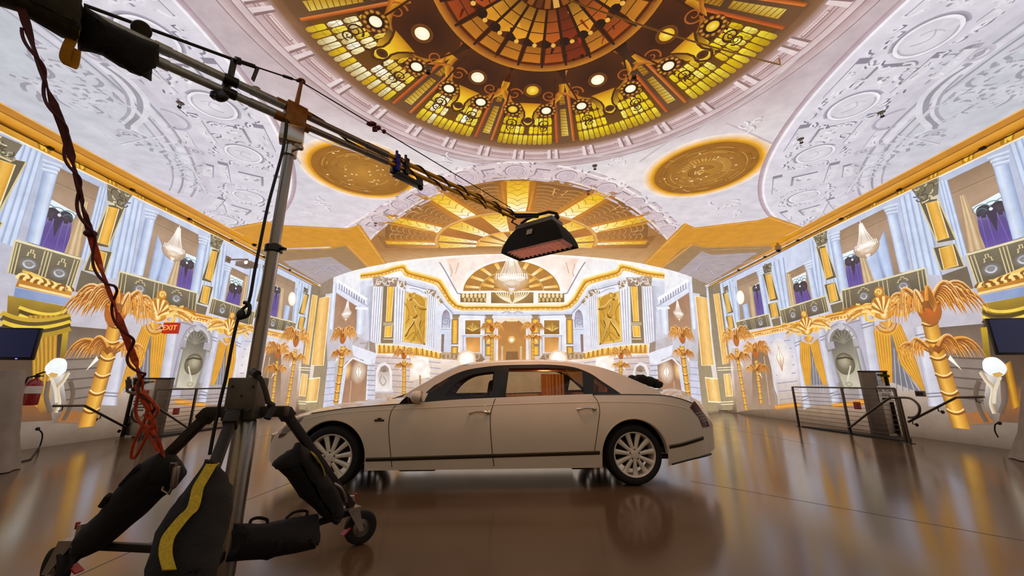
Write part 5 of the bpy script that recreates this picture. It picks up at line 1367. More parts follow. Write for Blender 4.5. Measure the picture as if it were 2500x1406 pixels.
def patch(name, pts, m, o, label=None, sides=(1, -1), sub=3):
    mb = MB(); q = []
    P = [onside(*p) for p in pts]
    for s in sides:
        loop = []
        for i in range(len(P)):
            a, b = P[i], P[(i + 1) % len(P)]
            for k in range(sub):
                t = k / sub; x, z = a[0] + (b[0] - a[0]) * t, a[1] + (b[1] - a[1]) * t; loop.append((x, z))
        cx = sum(p[0] for p in loop) / len(loop); cz = sum(p[1] for p in loop) / len(loop)
        rows = []
        for f_ in (1.0, .97, .66, .33, 0.02):
            oo = 0 if f_ == 1.0 else o
            rows.append([(cx + (x - cx) * f_, s * (ys(cx + (x - cx) * f_, cz + (z - cz) * f_) + oo), cz + (z - cz) * f_) for x, z in loop])
        mb.loft(rows, close=True)
        mb.b.faces.new([v for v in mb.b.verts][-len(loop):])
    return mb.build(name, m, CAR, world=False, label=label)
TL = mat('red_lens', '4a0f0e', 0.12, var=0.2, coat=1.0)
HLM = mat('headlamp_lens', '8f8a84', 0.06, 0.5, 0.3, 20, coat=1.0)
tail = patch('tail_lamp', L('1695 978 1708 994 1722 1016 1733 1041 1716 1044 1706 1020 1684 994'), TL, .008, 'dark red tail lamp')
mb = MB()
for s in (1, -1):
    for k in range(4):
        a, b = onside(1698 + k * 5.0, 1009 + k * 6.5), onside(1713 + k * 4.5, 1006 + k * 6.5)
        mb.bar((a[0], s * (ys(*a) + .010), a[1]), (b[0], s * (ys(*b) + .010), b[1]), .008, .010)
mb.build('lamp_bar', CHROME, tail, world=False)
patch('headlamp', L('742 1017 735 1027 716 1046 698 1058 683 1066 690 1048 706 1033'), HLM, .008, 'clear wrap-round headlamp')
patch('indicator', L('700 1058 690 1066 680 1069 684 1058'), TL, .012, 'red tinted side reflector')
mb = MB()
for s in (1, -1):
    for ha in (L('1146 1010 1158 1005 1175 1004 1192 1007'), L('1408 1000 1422 996 1436 995 1450 998')):
        q = [onside(*p) for p in ha]
        mb.tube([(x, s * (ys(x, z) + o), z) for (x, z), o in zip(smooth(q, 4), [0.004] * 2 + [.035] * 9 + [.02] * 2)], .013, 8)
        x, z = q[-1]; mb.ball((x, s * (ys(x, z) + .015), z), .028, 14, (1.2, .7, .9))
mb.build('door_handle', CHROME, CAR, world=False, label='chrome door handles')
mb = MB()
for s in (1, -1):
    a = onside(926, 1026); mb.box((a[0], s * (ys(*a) + .004), a[1]), (.12, .012, .026), bev=.004); mb.box((a[0], s * (ys(*a) + .006), a[1] + .02), (.05, .012, .02), bev=.004)
mb.build('wing_badge', CH2, CAR, world=False, label='small dark badge on the front wing')
# greenhouse
def yg(x, z):
    zb = zsh(min(max(x, -1.95), 1.3)); return ys(min(max(x, -2.2), 1.6), zb) - 0.015 - max(0, z - zb) * 0.40
def ongh(u, v, o=0.0):
    d = .85
    for _ in range(40):
        x, z = carp(u, v, d); d = .5 * d + .5 * yg(x, z)
    return x, z
def G(pts, n=1): return [ongh(*p) for p in pts]
edge = smooth(G(L('985 966 1000 956 1034 936 1068 917 1105 901 1133 893 1162 888 1219 884 1280 882 1342 882 1399 886 1456 895 1499 907 1541 924 1575 939 1604 951')), 4)
edge = sorted(edge)
# roof, windscreen and soft rear quarter, one loft each
def roof_rows(sel, m=14, crown=.055):
    rows = []
    for x, z in sel:
        w2 = yg(x, z); row = []
        for k in range(m + 1):
            s = -1 + 2 * k / m; row.append((x, w2 * s, z + crown * (1 - abs(s) ** 2.4)))
        rows.append(row)
    return rows
RF = ongh(1150, 890)[0]
mb = MB(); mb.loft(roof_rows([e for e in edge if e[0] <= RF + .05]))
# white side rails and rear quarter: between the roof edge and the black frame
frame_o = smooth(G(L('1036 981 1046 960 1068 938 1105 916 1140 903 1180 896 1219 892 1280 890 1342 890 1399 896 1440 911 1470 931 1495 947 1518 963')), 4)
for s in (1, -1):
    loop = [(x, z) for x, z in edge[::-1]] + [ongh(1618, 964)] + frame_o[::-1]
    tri = tessellate_polygon([[Vector((x, z, 0)) for x, z in loop]])
    vs = [mb.b.verts.new((x, s * yg(x, z), z)) for x, z in loop]
    for t in tri:
        try: mb.b.faces.new([vs[i] for i in t])
        except ValueError: pass
mb.build('roof', WHITE, CAR, world=False, angle=50)
mb = MB(); mb.loft(roof_rows([e for e in edge if RF <= e[0] <= COWL + .02])); mb.build('windscreen', DGL, CAR, world=False)
win1 = smooth(G(L('1086 968 1100 950 1122 930 1150 916 1180 910 1207 907')), 3) + G(L('1201 960 1199 966')) 
qtr1 = G(L('1040 958 1060 941 1092 924 1098 927 1078 942 1052 958'))
win2 = G(L('1243 899 1340 898 1400 901 1421 908 1424 962 1330 966 1234 969'))
qtr2 = G(L('1450 924 1470 938 1494 957 1450 958'))
base = G(L('1518 963 1447 964 1350 967 1250 971 1120 977 1036 984'))
mb = MB()
for s in (1, -1):
    loops = [frame_o + base, win1, qtr1, win2, qtr2]
    tri = tessellate_polygon([[Vector((x, z, 0)) for x, z in l] for l in loops])
    vs = [mb.b.verts.new((x, s * (yg(x, z) + .004), z)) for l in loops for x, z in l]
    for t in tri:
        try: mb.b.faces.new([vs[i] for i in t])
        except ValueError: pass
mb.build('window_frame', BLK, CAR, world=False, label='gloss black window surround')
for nm, w_ in (('front_window', win1), ('quarter_window', qtr1), ('rear_window', win2), ('quarter_window', qtr2)):
    mb = MB()
    for s in (1, -1):
        tri = tessellate_polygon([[Vector((x, z, 0)) for x, z in w_]]); vs = [mb.b.verts.new((x, s * (yg(x, z) - .004), z)) for x, z in w_]
        for t in tri: mb.b.faces.new([vs[i] for i in t])
    mb.build(nm, GLS, CAR, world=False)
mb = MB()
for s in (1, -1):
    q = smooth(G(L('1036 984 1120 976.5 1250 970 1350 966 1447 963.5 1518 963')), 6); mb.tube([(x, s * (yg(x, z) + .008), z) for x, z in q], .007, 6)
mb.build('window_sill_trim', BLK, CAR, world=False)
def separate(o, gap=0.03):
    """give every left / right or repeated piece of a part an object of its own"""
    bm = bmesh.new(); bm.from_mesh(o.data); bm.verts.ensure_lookup_table(); seen = set(); isl = []
    for v in bm.verts:
        if v in seen: continue
        st_, cur = [v], []; seen.add(v)
        while st_:
            x = st_.pop(); cur.append(x)
            for e in x.link_edges:
                y = e.other_vert(x)
                if y not in seen: seen.add(y); st_.append(y)
        isl.append(cur)
    box = lambda c: [min(v.co[i] for v in c) - gap for i in range(3)] + [max(v.co[i] for v in c) + gap for i in range(3)]
    ch = True
    while ch:
        ch = False
        for i in range(len(isl)):
            for j in range(i + 1, len(isl)):
                A, B = box(isl[i]), box(isl[j])
                if all(A[k] <= B[k + 3] and B[k] <= A[k + 3] for k in range(3)): isl[i] += isl.pop(j); ch = True; break
            if ch: break
    groups = [{v.index for v in c} for c in isl]; bm.free(); out = [o]
    if len(groups) < 2: return out
    src = o.data
    for gi, gr in enumerate(groups):
        b2 = bmesh.new(); b2.from_mesh(src); b2.verts.ensure_lookup_table()
        bmesh.ops.delete(b2, geom=[v for v in b2.verts if v.index not in gr], context='VERTS')
        me = bpy.data.meshes.new(o.name.split('.')[0]); b2.to_mesh(me); b2.free()
        for m in src.materials: me.materials.append(m)
        if gi == 0: o.data = me
        else:
            c = o.copy(); c.data = me; COL.objects.link(c); out.append(c)
    return out
# cabin
LEA = mat('tan_leather', '8a4a22', 0.5, var=0.15, scale=20); DKL = mat('dark_leather', '1a1513', 0.55, var=0.2); CURT = mat('cream_curtain', 'b08a62', 0.8, var=0.25, scale=30, stretch=(30, 1, 1))
def seat(name, x, y, m, h=.62):
    mb = MB(); mb.box((x + .22, y, .52), (.56, .52, .2), bev=.06); mb.box((x - .1, y, .52 + h / 2), (.2, .52, h), Matrix.Rotation(-.22, 4, 'Y'), .07); mb.box((x - .22, y, .62 + h), (.11, .27, .22), Matrix.Rotation(-.15, 4, 'Y'), .045)
    return mb.build(name, m, CAR, world=False)
zb = zsh(0)
for y in (.38, -.38): seat('front_seat', .15, y, DKL, .58); seat('rear_seat', -1.55, y, LEA, .52)
mb = MB(); mb.box((1.35, 0, .83), (.5, 1.5, .22), bev=.07); mb.build('dashboard', DKL, CAR, world=False)
mb = MB(); R_ = []
c_, ax_ = Vector((1.02, .38, .90)), Vector((-.85, 0, .5)).normalized(); xx = Vector((0, 1, 0)); yy = ax_.cross(xx)
mb.tube([c_ + (xx * math.cos(2 * PI * k / 24) + yy * math.sin(2 * PI * k / 24)) * .185 for k in range(24)], .016, 8, closed=True); mb.bar(c_ - xx * .17, c_ + xx * .17, .03, .02); mb.cyl(c_, c_ - ax_ * .3, .03)
mb.build('steering_wheel', DKL, CAR, world=False)
mb = MB(); mb.box((-.25, 0, .93), (.06, 1.5, .34), bev=.02); mb.box((-.7, .80, .88), (1.7, .07, .10), bev=.02); mb.box((-.7, -.80, .90), (1.7, .07, .14), bev=.02); mb.box((-.75, 0, 1.47), (1.5, 1.0, .035), bev=.01)
mb.build('cabin_trim', LEA, CAR, world=False, label='orange-brown cabin trim')
mb = MB()
for x0, x1 in ((-1.33, -.92),):
    for y0 in (-.60,):
        rows = [[(lerp(x0, x1, k / 24), y0 + .025 * math.sin(k * 1.9), z) for k in range(25)] for z in (.9, 1.15, 1.42)]; mb.loft(rows)
mb.build('curtain', CURT, CAR, world=False, label='pleated cream curtain inside the rear window')
lp = bpy.data.lights.new('cabin_light', 'POINT'); lp.energy = 13; lp.color = (1, .5, .2); lp.shadow_soft_size = .1
lo = bpy.data.objects.new('cabin_light', lp); COL.objects.link(lo); lo.parent = CAR; lo.location = (-.9, 0, 1.36)
# mirrors, wipers, aerial
for s in (1, -1):
    m0 = ongh(1018, 968); y0 = yg(*m0)
    mb = MB(); rows = []
    for t, r in ((0, .55), (.15, .85), (.45, 1), (.8, .96), (1, .8)):
        rows.append([(m0[0] - .02 + .13 * (.5 - t) + .0, s * (y0 + .15 + .115 * r * math.cos(a)), m0[1] + .075 * r * math.sin(a)) for a in [2 * PI * k / 20 for k in range(20)]])
    mb.loft(rows, close=True, cap=True); mb.bar((m0[0] - .02, s * (y0 - .01), m0[1] - .05), (m0[0] - .02, s * (y0 + .1), m0[1] - .03), .05, .03)
    o = mb.build('wing_mirror', WHITE, CAR, world=False)
    mb = MB(); mb.lathe([(.001, 0), (.085, 0), (.09, -.006)], (m0[0] - .088, s * (y0 + .15), m0[1]), (-1, 0, 0), 20); mb.build('mirror_glass', CHROME, o, world=False)
mb = MB()
a = carp(962, 970, .45); mb.tube([(a[0] - .02, .62, a[1] - .02), (a[0] - .14, .40, a[1] + .035), (a[0] - .2, .05, a[1] + .06)], .012, 6); mb.tube([(a[0] - .02, -.1, a[1] + .02), (a[0] - .14, -.3, a[1] + .05), (a[0] - .2, -.6, a[1] + .02)], .012, 6)
mb.build('wiper', BLK, CAR, world=False)
mb = MB(); q = carp(1258, 883, 0); mb.prism([(q[0] + .05, -.012, 1.545), (q[0] - .07, -.012, 1.545), (q[0] - .075, -.012, 1.605), (q[0] - .045, -.012, 1.60)], (0, .024, 0)); mb.build('roof_aerial', BLK, CAR, world=False)
# grille and bumper trims at the nose, tail-pipe trim
mb = MB()
sx_ = lambda y: XF * (1 - (abs(y) / .965) ** 2) ** (1 / 5.5)
for k in range(15):
    y = -.32 + k * .0457; mb.bar((sx_(y) - .012, y, .40), (sx_(y) - .016, y, .56), .010, .02)
mb.tube([(sx_(y) - .012, y, .575) for y in [-.36 + .06 * i for i in range(13)]], .010, 8)
mb.build('grille', CHROME, CAR, world=False)
mb = MB()
for s in (1, -1):
    q = [onside(*p) for p in L('1640 1132 1690 1119 1736 1107')]; mb.tube([(x, s * (ys(x, z) - .01), z - .005) for x, z in smooth(q, 5)], .016, 6)
mb.build('bumper_lip', BLK, CAR, world=False)
# wheels
def wheel(hx, s, steer=0.0):
    t = bpy.data.objects.new('wheel', None); COL.objects.link(t); t.parent = CAR; t.location = (hx, s * HUBY, HZ); t.rotation_euler = (0, 0, 0 if s > 0 else PI)
    mb = MB(); mb.lathe([(.27, -.22), (.30, -.235), (.345, -.225), (.372, -.18), (.375, -.12), (.375, -.07), (.370, -.015), (.345, .022), (.30, .030), (.278, .018), (.27, -.02)], (0, 0, 0), (0, 1, 0), 56)
    for k in range(3): mb.lathe([(.3765, -.05 - k * .05), (.372, -.055 - k * .05), (.3765, -.06 - k * .05)], (0, 0, 0), (0, 1, 0), 48)
    ty = mb.build('tyre', RUBBER, t, world=False)
    mb = MB(); mb.lathe([(.279, .012), (.272, .024), (.262, .020), (.252, -.005), (.25, -.16)], (0, 0, 0), (0, 1, 0), 56)
    for k in range(11):
        a = 2 * PI * k / 11 + .14; rows = []
        for r, hw, y, th in ((.055, .020, .010, .03), (.09, .022, .014, .03), (.16, .027, .006, .028), (.22, .031, .004, .026), (.262, .036, .012, .03)):
            row = []
            for da, dy in ((-1, -th), (-.92, -.006), (-.5, 0.002), (0, .004), (.5, .002), (.92, -.006), (1, -th)):
                px, pz = r, hw * da; row.append((px * math.cos(a) - pz * math.sin(a), y + dy, px * math.sin(a) + pz * math.cos(a)))
            rows.append(row)
        mb.loft(rows)
    mb.lathe([(.001, .022), (.035, .021), (.040, .016), (.075, .013), (.088, .004), (.09, -.05)], (0, 0, 0), (0, 1, 0), 40)
    rim = mb.build('rim', ALLOY, t, world=False, label='eleven-spoke cream alloy rim')
    mb = MB()
    for k in range(5):
        a = 2 * PI * k / 5 + PI / 2; mb.cyl((.062 * math.cos(a), .005, .062 * math.sin(a)), (.062 * math.cos(a), .018, .062 * math.sin(a)), .010, 10)
    mb.build('wheel_bolt', DKL, t, world=False)
    mb = MB(); mb.lathe([(.001, -.10), (.19, -.10), (.19, -.13), (.001, -.13)], (0, 0, 0), (0, 1, 0), 36); mb.build('brake_disc', mat('brake_iron', '3a3430', .5, .6), t, world=False)
    return t
for hx in (HF, HR):
    for s in (1, -1): wheel(hx, s)
mb = MB()
for hx in (HF, HR):      # dark wheel wells
    for s in (1, -1):
        A = [(hx + (RA - .005) * math.cos(PI * k / 24), s * .86, HZ + (RA - .005) * math.sin(PI * k / 24)) for k in range(25)]; B = [(x, s * .55, z) for x, _, z in A]
        mb.loft([A, B]); mb.poly([B])
mb.build('wheel_well', BLK, CAR, world=False)
mb = MB(); mb.cyl((HF, -.75, HZ), (HF, .75, HZ), .05); mb.cyl((HR, -.75, HZ), (HR, .75, HZ), .06); mb.ball((HR, 0, HZ), .14); mb.cyl((1.5, .3, .22), (-2.9, .35, .26), .04); mb.box((.9, .45, .2), (.5, .3, .12), bev=.03); mb.box((-1.3, .5, .2), (.3, .22, .12), bev=.03)
mb.build('underbody', BLK, CAR, world=False)
# dark bundle behind the rear window, resting on the boot lid
mb = MB(); g = random.Random(4)
bx, bz = carp(1568, 935, -.2)
for k in range(9):
    t = k / 8; x = bx + .16 - .34 * t; mb.ball((x, -.15 + g.uniform(-.12, .12), zc(-2.2) + .085 + .09 * (1 - t) + g.uniform(-.015, .015)), .075 + g.uniform(-.02, .025), 14, (1.2, 1.3, .75))
for v in mb.b.verts: v.co += Vector((g.uniform(-.008, .008), g.uniform(-.008, .008), g.uniform(-.008, .008)))
BUN = []
o = mb.build('bundled_cover', mat('black_cloth', '080707', 0.95, var=0.3), None, world=False)
o.matrix_world = CAR.matrix_world.copy() if False else Matrix.Translation(CAR.location) @ Matrix.Rotation(CAR.rotation_euler.z, 4, 'Z')
tag(o, 'black bundled cloth resting behind the rear window on the car', 'cloth')

for ch in list(CAR.children):
    if ch.type == 'MESH' and ch.name.split('.')[0] in ('window_frame', 'rear_window', 'front_window', 'quarter_window', 'wheel_well', 'tail_lamp', 'headlamp', 'indicator', 'door_handle', 'wing_badge', 'door_gap', 'shoulder_line', 'waist_crease', 'rubbing_strip', 'window_sill_trim', 'wiper', 'bumper_lip'):
        kids = list(ch.children); parts = separate(ch, .012)
        for k in kids:
            for pc_ in separate(k, .002):
                cy = sum(v.co.y for v in pc_.data.vertices) / len(pc_.data.vertices)
                for q_ in parts:
                    if (sum(v.co.y for v in q_.data.vertices) > 0) == (cy > 0): pc_.parent = q_
    for k in list(ch.children):
        if k.name.split('.')[0] == 'wheel_bolt': separate(k, .002)
# ------------------------------------------------------------------ rolling stand
STEEL = mat('brushed_steel', '8d8780', 0.32, 0.9, 0.15, 40, stretch=(1, 1, 12), rvar=.08)
IRON = mat('grey_painted_iron', '5a544c', 0.5, 0.6, 0.2)
DKI = mat('dark_iron', '2a2622', 0.55, 0.5, 0.25)
OLIVE = mat('dark_sandbag_canvas', '0a0907', 0.9, var=0.35, scale=60, bump=.4)
YEL = mat('yellow_webbing', 'b39a1a', 0.8, var=0.2, scale=80, bump=.3)
BLKC = mat('black_cable_rubber', '0b0a0a', 0.6, var=0.2)
RED = mat('red_plastic', '9c1412', 0.4, var=0.15)
S = Vector((-1.805, 2.73, 0))
ST = thing('light_stand', 'tall rolling steel stand with three braced legs left of the car', 'light stand', S)
def zat(v): r = ray(600, v); return CZ + S.y / r.y * r.z
mb = MB(); mb.lathe([(.001, .10), (.07, .10), (.07, 1.02), (.055, 1.04), (.045, 1.05)], S, n=28); mb.build('lower_tube', STEEL, ST)
mb = MB(); mb.lathe([(.044, 1.0), (.044, zat(607))], S, n=24); mb.build('middle_tube', STEEL, ST)
zk = zat(607)
mb = MB(); mb.lathe([(.044, zk - .03), (.062, zk - .025), (.062, zk + .02), (.050, zk + .03), (.04, zk + .03)], S, n=24); mb.bar(S + Vector((.05, 0, zk)), S + Vector((.10, -.02, zk - .01)), .02, .02); mb.build('collar', BLK, ST)
zt = zat(372)
mb = MB(); mb.lathe([(.038, zk), (.038, zt), (.001, zt)], S, n=24); mb.build('upper_tube', STEEL, ST)
mb = MB(); mb.lathe([(.038, zt - .04), (.056, zt - .035), (.056, zt + .04), (.03, zt + .05), (.03, zt + .08)], S, n=20)
mb.box(S + Vector((0, 0, zt + .15)), (.17, .12, .15), Matrix.Rotation(.5, 4, 'Z'), .012); mb.cyl(S + Vector((.05, -.03, zt)), S + Vector((.13, -.07, zt - .01)), .012); mb.ball(S + Vector((.135, -.07, zt - .01)), .02, 12)
mb.build('clamp_head', mat('chrome_clamp', 'b5aea4', .22, .95, .15), ST)
mb = MB(); mb.box(S + Vector((-.005, -.03, 1.17)), (.20, .13, .27), None, .01)
for dx, dz in ((-.07, .08), (.07, .08), (-.07, -.07), (.07, -.07), (.0, .02)): mb.cyl(S + Vector((dx, -.09, 1.17 + dz)), S + Vector((dx, -.11, 1.17 + dz)), .009, 8)
mb.build('winch_plate', IRON, ST, label='square grey plate at the hub')
mb = MB(); mb.bar(S + Vector((-.26, -.02, 1.08)), S + Vector((.24, .05, 1.08)), .09, .07, bev=.008); mb.bar(S + Vector((0, -.2, 1.07)), S + Vector((0, .12, 1.07)), .07, .07, bev=.008); mb.build('hub', DKI, ST)
feet = {'right': Vector((-1.30, 3.42, .30)), 'left': Vector((-2.80, 2.78, .25)), 'front': Vector((-1.44, 1.80, .26))}
starts = {'right': S + Vector((.17, .13, 1.08)), 'left': S + Vector((-.25, 0, 1.08)), 'front': S + Vector((.03, -.18, 1.07))}
def caster(foot, d, sc=1.0):
    t = bpy.data.objects.new('caster', None); COL.objects.link(t); t.parent = ST; c = Vector((foot.x, foot.y, .128)) + d * .10; t.location = c - S
    ax = Vector((-d.y, d.x, 0)); ax = (ax + d * .35).normalized()
    mb = MB(); mb.lathe([(.066, -.028), (.10, -.036), (.122, -.026), (.128, 0), (.122, .026), (.10, .036), (.066, .028)], c, ax, 32); mb.build('tyre', RUBBER, t)
    mb = MB(); mb.lathe([(.001, -.03), (.02, -.036), (.03, -.02), (.064, -.012), (.068, -.028), (.068, .028), (.064, .012), (.03, .02), (.02, .036), (.001, .03)], c, ax, 28); mb.build('rim', STEEL, t)
    mb = MB(); top = Vector((foot.x, foot.y, .29))
    for s in (1, -1):
        mb.prism([c + ax * s * .045 + Vector(q) for q in ((.02 * d.x, .02 * d.y, -.02), (-.02 * d.x, -.02 * d.y, -.02), (-.13 * d.x, -.13 * d.y, .15), (-.04 * d.x, -.04 * d.y, .17))], ax * .006)
    mb.box(top + Vector((0, 0, .0)), (.11, .11, .02), Matrix.Rotation(math.atan2(d.y, d.x), 4, 'Z')); mb.cyl(top, top + Vector((0, 0, .09)), .022)
    mb.build('fork', mat('zinc_fork', 'a39a90', .4, .8), t)
    mb = MB(); mb.cyl(top + Vector((0, 0, .06)) + d * .03, top + Vector((0, 0, .10)) + d * .03, .012, 12); mb.bar(c + d * -.10 + Vector((0, 0, .02)), c - d * .16 + Vector((0, 0, -.02)), .05, .01); separate(mb.build('brake', RED, t, label='red caster brake'), .002)
for k in ('right', 'left', 'front'):
    a, b = starts[k], feet[k]
    mb = MB(); mb.bar(a, b, .056, .056, bev=.006); mb.bar(a + (b - a) * .0, a + (b - a) * .07, .075, .085, bev=.006)
    mb.build('leg', DKI, ST)
    d = Vector((b.x - S.x, b.y - S.y, 0)).normalized()
    mb = MB(); mb.bar(S + d * .06 + Vector((0, 0, .24)), Vector((b.x, b.y, .26)), .035, .045, bev=.004); mb.build('brace', DKI, ST)
    caster(b, d)
# crank handle hooked on the hub
P = lambda u, v, y: at_y(u, v, y)
mb = MB(); mb.tube([P(626, 912, 2.62), P(640, 930, 2.6), P(648, 952, 2.6), P(656, 985, 2.6)], .016, 8); mb.tube([P(618, 908, 2.66), P(628, 914, 2.6)], .026, 10); mb.tube([P(668, 992, 2.62), P(652, 1022, 2.58)], .022, 10); mb.tube([P(656, 985, 2.6), P(668, 992, 2.62)], .02, 8)
mb.build('crank', DKI, ST, label='folded crank handle')
# ------------------------------------------------------------------ boom
PV = at_y(720, 284, 2.73); PE = at_y(1258, 528, 4.98)
BD = (PE - PV); BL = BD.length; BDn = BD.normalized(); BUP = Vector((0, 0, 1)); BUP = (BUP - BDn * BUP.dot(BDn)).normalized(); BS = BDn.cross(BUP)
def bp(t, up=0.0, side=0.0): return PV + BD * t + BUP * up + BS * side
BM = thing('boom_arm', 'long twin-pipe steel boom balanced on top of the rolling stand', 'boom', PV)
GALV = mat('galvanised_pipe', 'a3a8a6', 0.4, 0.75, 0.18, 30, rvar=.1); BRASS = mat('worn_yellow_pipe', 'c9962a', 0.32, 0.75, 0.25, 20, rvar=.1)
for up in (.052, -.052):
    k = 1
    mb = MB(); mb.tube([bp(-.78, up), bp(-.05, up)], .030, 18); mb.tube([bp(-.11, up), bp(-.03, up)], .034, 18); mb.tube([bp(-.30, up), bp(-.27, up)], .035, 18); mb.build('pipe', GALV, BM)
    mb = MB(); mb.tube([bp(-.05, up * .98), bp(.30, up * .8)], .027, 18); mb.tube([bp(.22, up * .8), bp(.30, up * .75)], .032, 18); mb.build('pipe', STEEL, BM)
    mb = MB(); mb.tube([bp(.28, up * .8), bp(1.0, up * .62)], .024, 16); mb.build('pipe', BRASS, BM, label='yellowed front pipe')
# dark cable twisted round the front pipes
pts = []
for i in range(150):
    t = .33 + .65 * i / 149; a = i * .42; tw = 2.0 if t < .62 else 5.0
    a = t * 60 * (1.0 if t < .6 else 1.0); r = .032
    pts.append(bp(t, .045 * (1 - .3 * t) + r * math.cos(a), r * math.sin(a)))
mb = MB(); mb.tube(pts, .008, 6); mb.build('spiral_cable', BLKC, BM)
pts = [bp(.33 + .65 * i / 149, -.045 * (1 - .3 * i / 149) + .032 * math.cos((.33 + .65 * i / 149) * 52), .032 * math.sin((.33 + .65 * i / 149) * 52)) for i in range(150)]
mb = MB(); mb.tube(pts, .008, 6); mb.build('spiral_cable', BLKC, BM)
mb = MB(); mb.tube([bp(-.01, .1, -.02), bp(.02, .12, -.03), bp(.08, .10, -.03), bp(.16, .02, -.035), bp(.26, -.01, -.035), bp(.32, .05, -.03), bp(.36, .09, -.02), bp(.40, .03, -.03)], .010, 8); mb.build('feed_cable', BLKC, BM)
# pivot plate, mast, guy wire
PIV = mat('rusted_pivot', '8a5a24', .45, .6, .3, 20)
mb = MB(); mb.box(bp(0, 0), (.16, .09, .2), Matrix.Rotation(math.atan2(BD.y, BD.x), 4, 'Z'), .01); mb.box(bp(0, -.12), (.10, .10, .10), Matrix.Rotation(math.atan2(BD.y, BD.x), 4, 'Z'), .01); mb.tube([bp(-.05, .06), bp(.04, .06)], .036, 14); mb.tube([bp(-.05, -.06), bp(.04, -.06)], .036, 14); mb.build('pivot_block', PIV, BM, label='rust-brown pivot clamp')
MT = at_y(736, 200, 2.73)
mb = MB(); mb.tube([bp(0.0, .08), MT], [.02, .014], 10); mb.lathe([(.016, 0), (.03, .004), (.03, .016), (.016, .02)], MT, n=14); mb.build('mast', PIV, BM, label='short upright mast for the guy wire')
WT = bp(.965, .10); BKT = at_y(572, 146, 2.36)
TAILW = at_y(205, 12, 1.86)
mb = MB(); mb.tube([WT, MT], .0055, 6); mb.tube([MT, BKT], .006, 6); mb.build('guy_wire', DKI, BM)
mb = MB(); mb.tube([BKT, TAILW], .011, 8); mb.build('guy_rod', BLKC, BM)
mb = MB(); q = lambda t: MT + (WT - MT) * t
mb.ball(q(.235), .035, 10, (1.5, .8, .7)); mb.ball(q(.26), .028, 10, (1.2, .8, .9)); mb.ball(q(.285), .022, 10); mb.box(q(.25) - Vector((0, 0, .035)), (.05, .03, .05), bev=.01); mb.build('turnbuckle', mat('red_tape', '5a1512', .4, .2, .3), BM, label='red taped turnbuckle')
mb = MB(); q = lambda t: MT + (BKT - MT) * t
mb.tube([q(.15), q(.3)], .012, 8); mb.tube([q(0), q(.08)], .012, 8); mb.tube([q(.92), q(.99)], .028, 8); mb.tube([q(.72), q(.92)], .016, 8); mb.bar(q(.68), q(.68) - Vector((.02, 0, .12)), .03, .008); separate(mb.build('wire_grip', BLK, BM), .01)
mb = MB(); cb_ = at_y(540, 236, 2.33); mb.bar(BKT, bp(-.155, .03, -.045), .045, .02, (1, 0, 0), .004); mb.bar(bp(-.155, .09, -.045), cb_, .05, .03, (1, 0, 0), .004); mb.ball(cb_, .045, 14, (1.2, .7, .9)); mb.box(cb_ + Vector((-.02, 0, .01)), (.1, .05, .05), bev=.01); mb.tube([bp(-.17, .052), bp(-.14, .052)], .037, 14); mb.tube([bp(-.17, -.052), bp(-.14, -.052)], .037, 14); mb.build('bracket', BLK, BM, label='black clamp-on bracket arm')
# clamps and ballast box under the front pipes
BLU = mat('blue_clamp', '1c1f8a', .4, .3, .2)
for t in (.335, .372):
    mb = MB(); R_ = Matrix.Rotation(math.atan2(BD.y, BD.x), 4, 'Z'); mb.box(bp(t, .03), (.05, .085, .11), R_, .012); mb.box(bp(t, -.05), (.05, .085, .11), R_, .012); mb.cyl(bp(t, .09), bp(t, .13), .014, 10); mb.build('clamp', BLK if t > .35 else BLU, BM, label='blue pipe clamp' if t < .35 else None)
mb = MB(); mb.bar(bp(.33, -.13), bp(.44, -.15), .10, .035, bev=.006); mb.bar(bp(.335, -.12), bp(.335, .0), .012, .1); mb.bar(bp(.435, -.13), bp(.435, -.03), .012, .08); mb.box(bp(.335, -.085, -.03), (.09, .05, .07), R_, .01); mb.ball(bp(.44, -.17), .03, 10); mb.build('ballast_box', BLK, BM, label='black power box slung under the pipes')
mb = MB(); mb.lathe([(.001, 0), (.052, 0), (.056, .006), (.056, .012), (.05, .018), (.001, .018)], at_y(347, 74, 2.0), (.3, -.8, -.5), 28); mb.build('end_disc', BLK, BM)
# ------------------------------------------------------------------ pillow-shaped bags traced in outline, real thickness
def axis_plane(M, ax):
    n = CAM - M; n -= ax * n.dot(ax); return n.normalized()
def on_plane(u, v, M, n):
    r = ray(u, v); return CAM + r * ((M - CAM).dot(n) / r.dot(n))
def pillow(pts, M, n, th, seed=0, rough=.006):
    g = random.Random(seed); P2 = [(lerp(a[0], b[0], t), lerp(a[1], b[1], t)) for a, b in zip(pts, list(pts[1:]) + [pts[0]]) for t in (0, .34, .67)]
    P3 = [on_plane(u, v, M, n) for u, v in P2]; c = sum(P3, Vector()) / len(P3)
    # medial line: pull the loop towards its nearest point on the long axis
    far = max(range(len(P3)), key=lambda i: (P3[i] - c).length); ax = (P3[far] - c).normalized(); ext = max((p - c).dot(ax) for p in P3)
    mb = MB(); rows = []
    for s in (1, -1):
        R_ = []
        for k, t in enumerate((0, .08, .22, .45, .7, .93)):
            hgt = th * math.sqrt(max(0, 1 - (1 - t) ** 2.2)); row = []
            for p in P3:
                a = max(-.62 * ext, min(.62 * ext, (p - c).dot(ax))); m = c + ax * a
                q = p + (m - p) * t + n * s * hgt + Vector((g.uniform(-1, 1), g.uniform(-1, 1), g.uniform(-1, 1))) * (rough if 0 < k else 0)
                row.append(q)
            R_.append(row)
        mb.loft(R_, close=True)
        last = [mb.b.verts.new(p) for p in R_[-1]]
        try:
            for t3 in tessellate_polygon([R_[-1]]): mb.b.faces.new([last[i] for i in t3])
        except ValueError: pass
    return mb
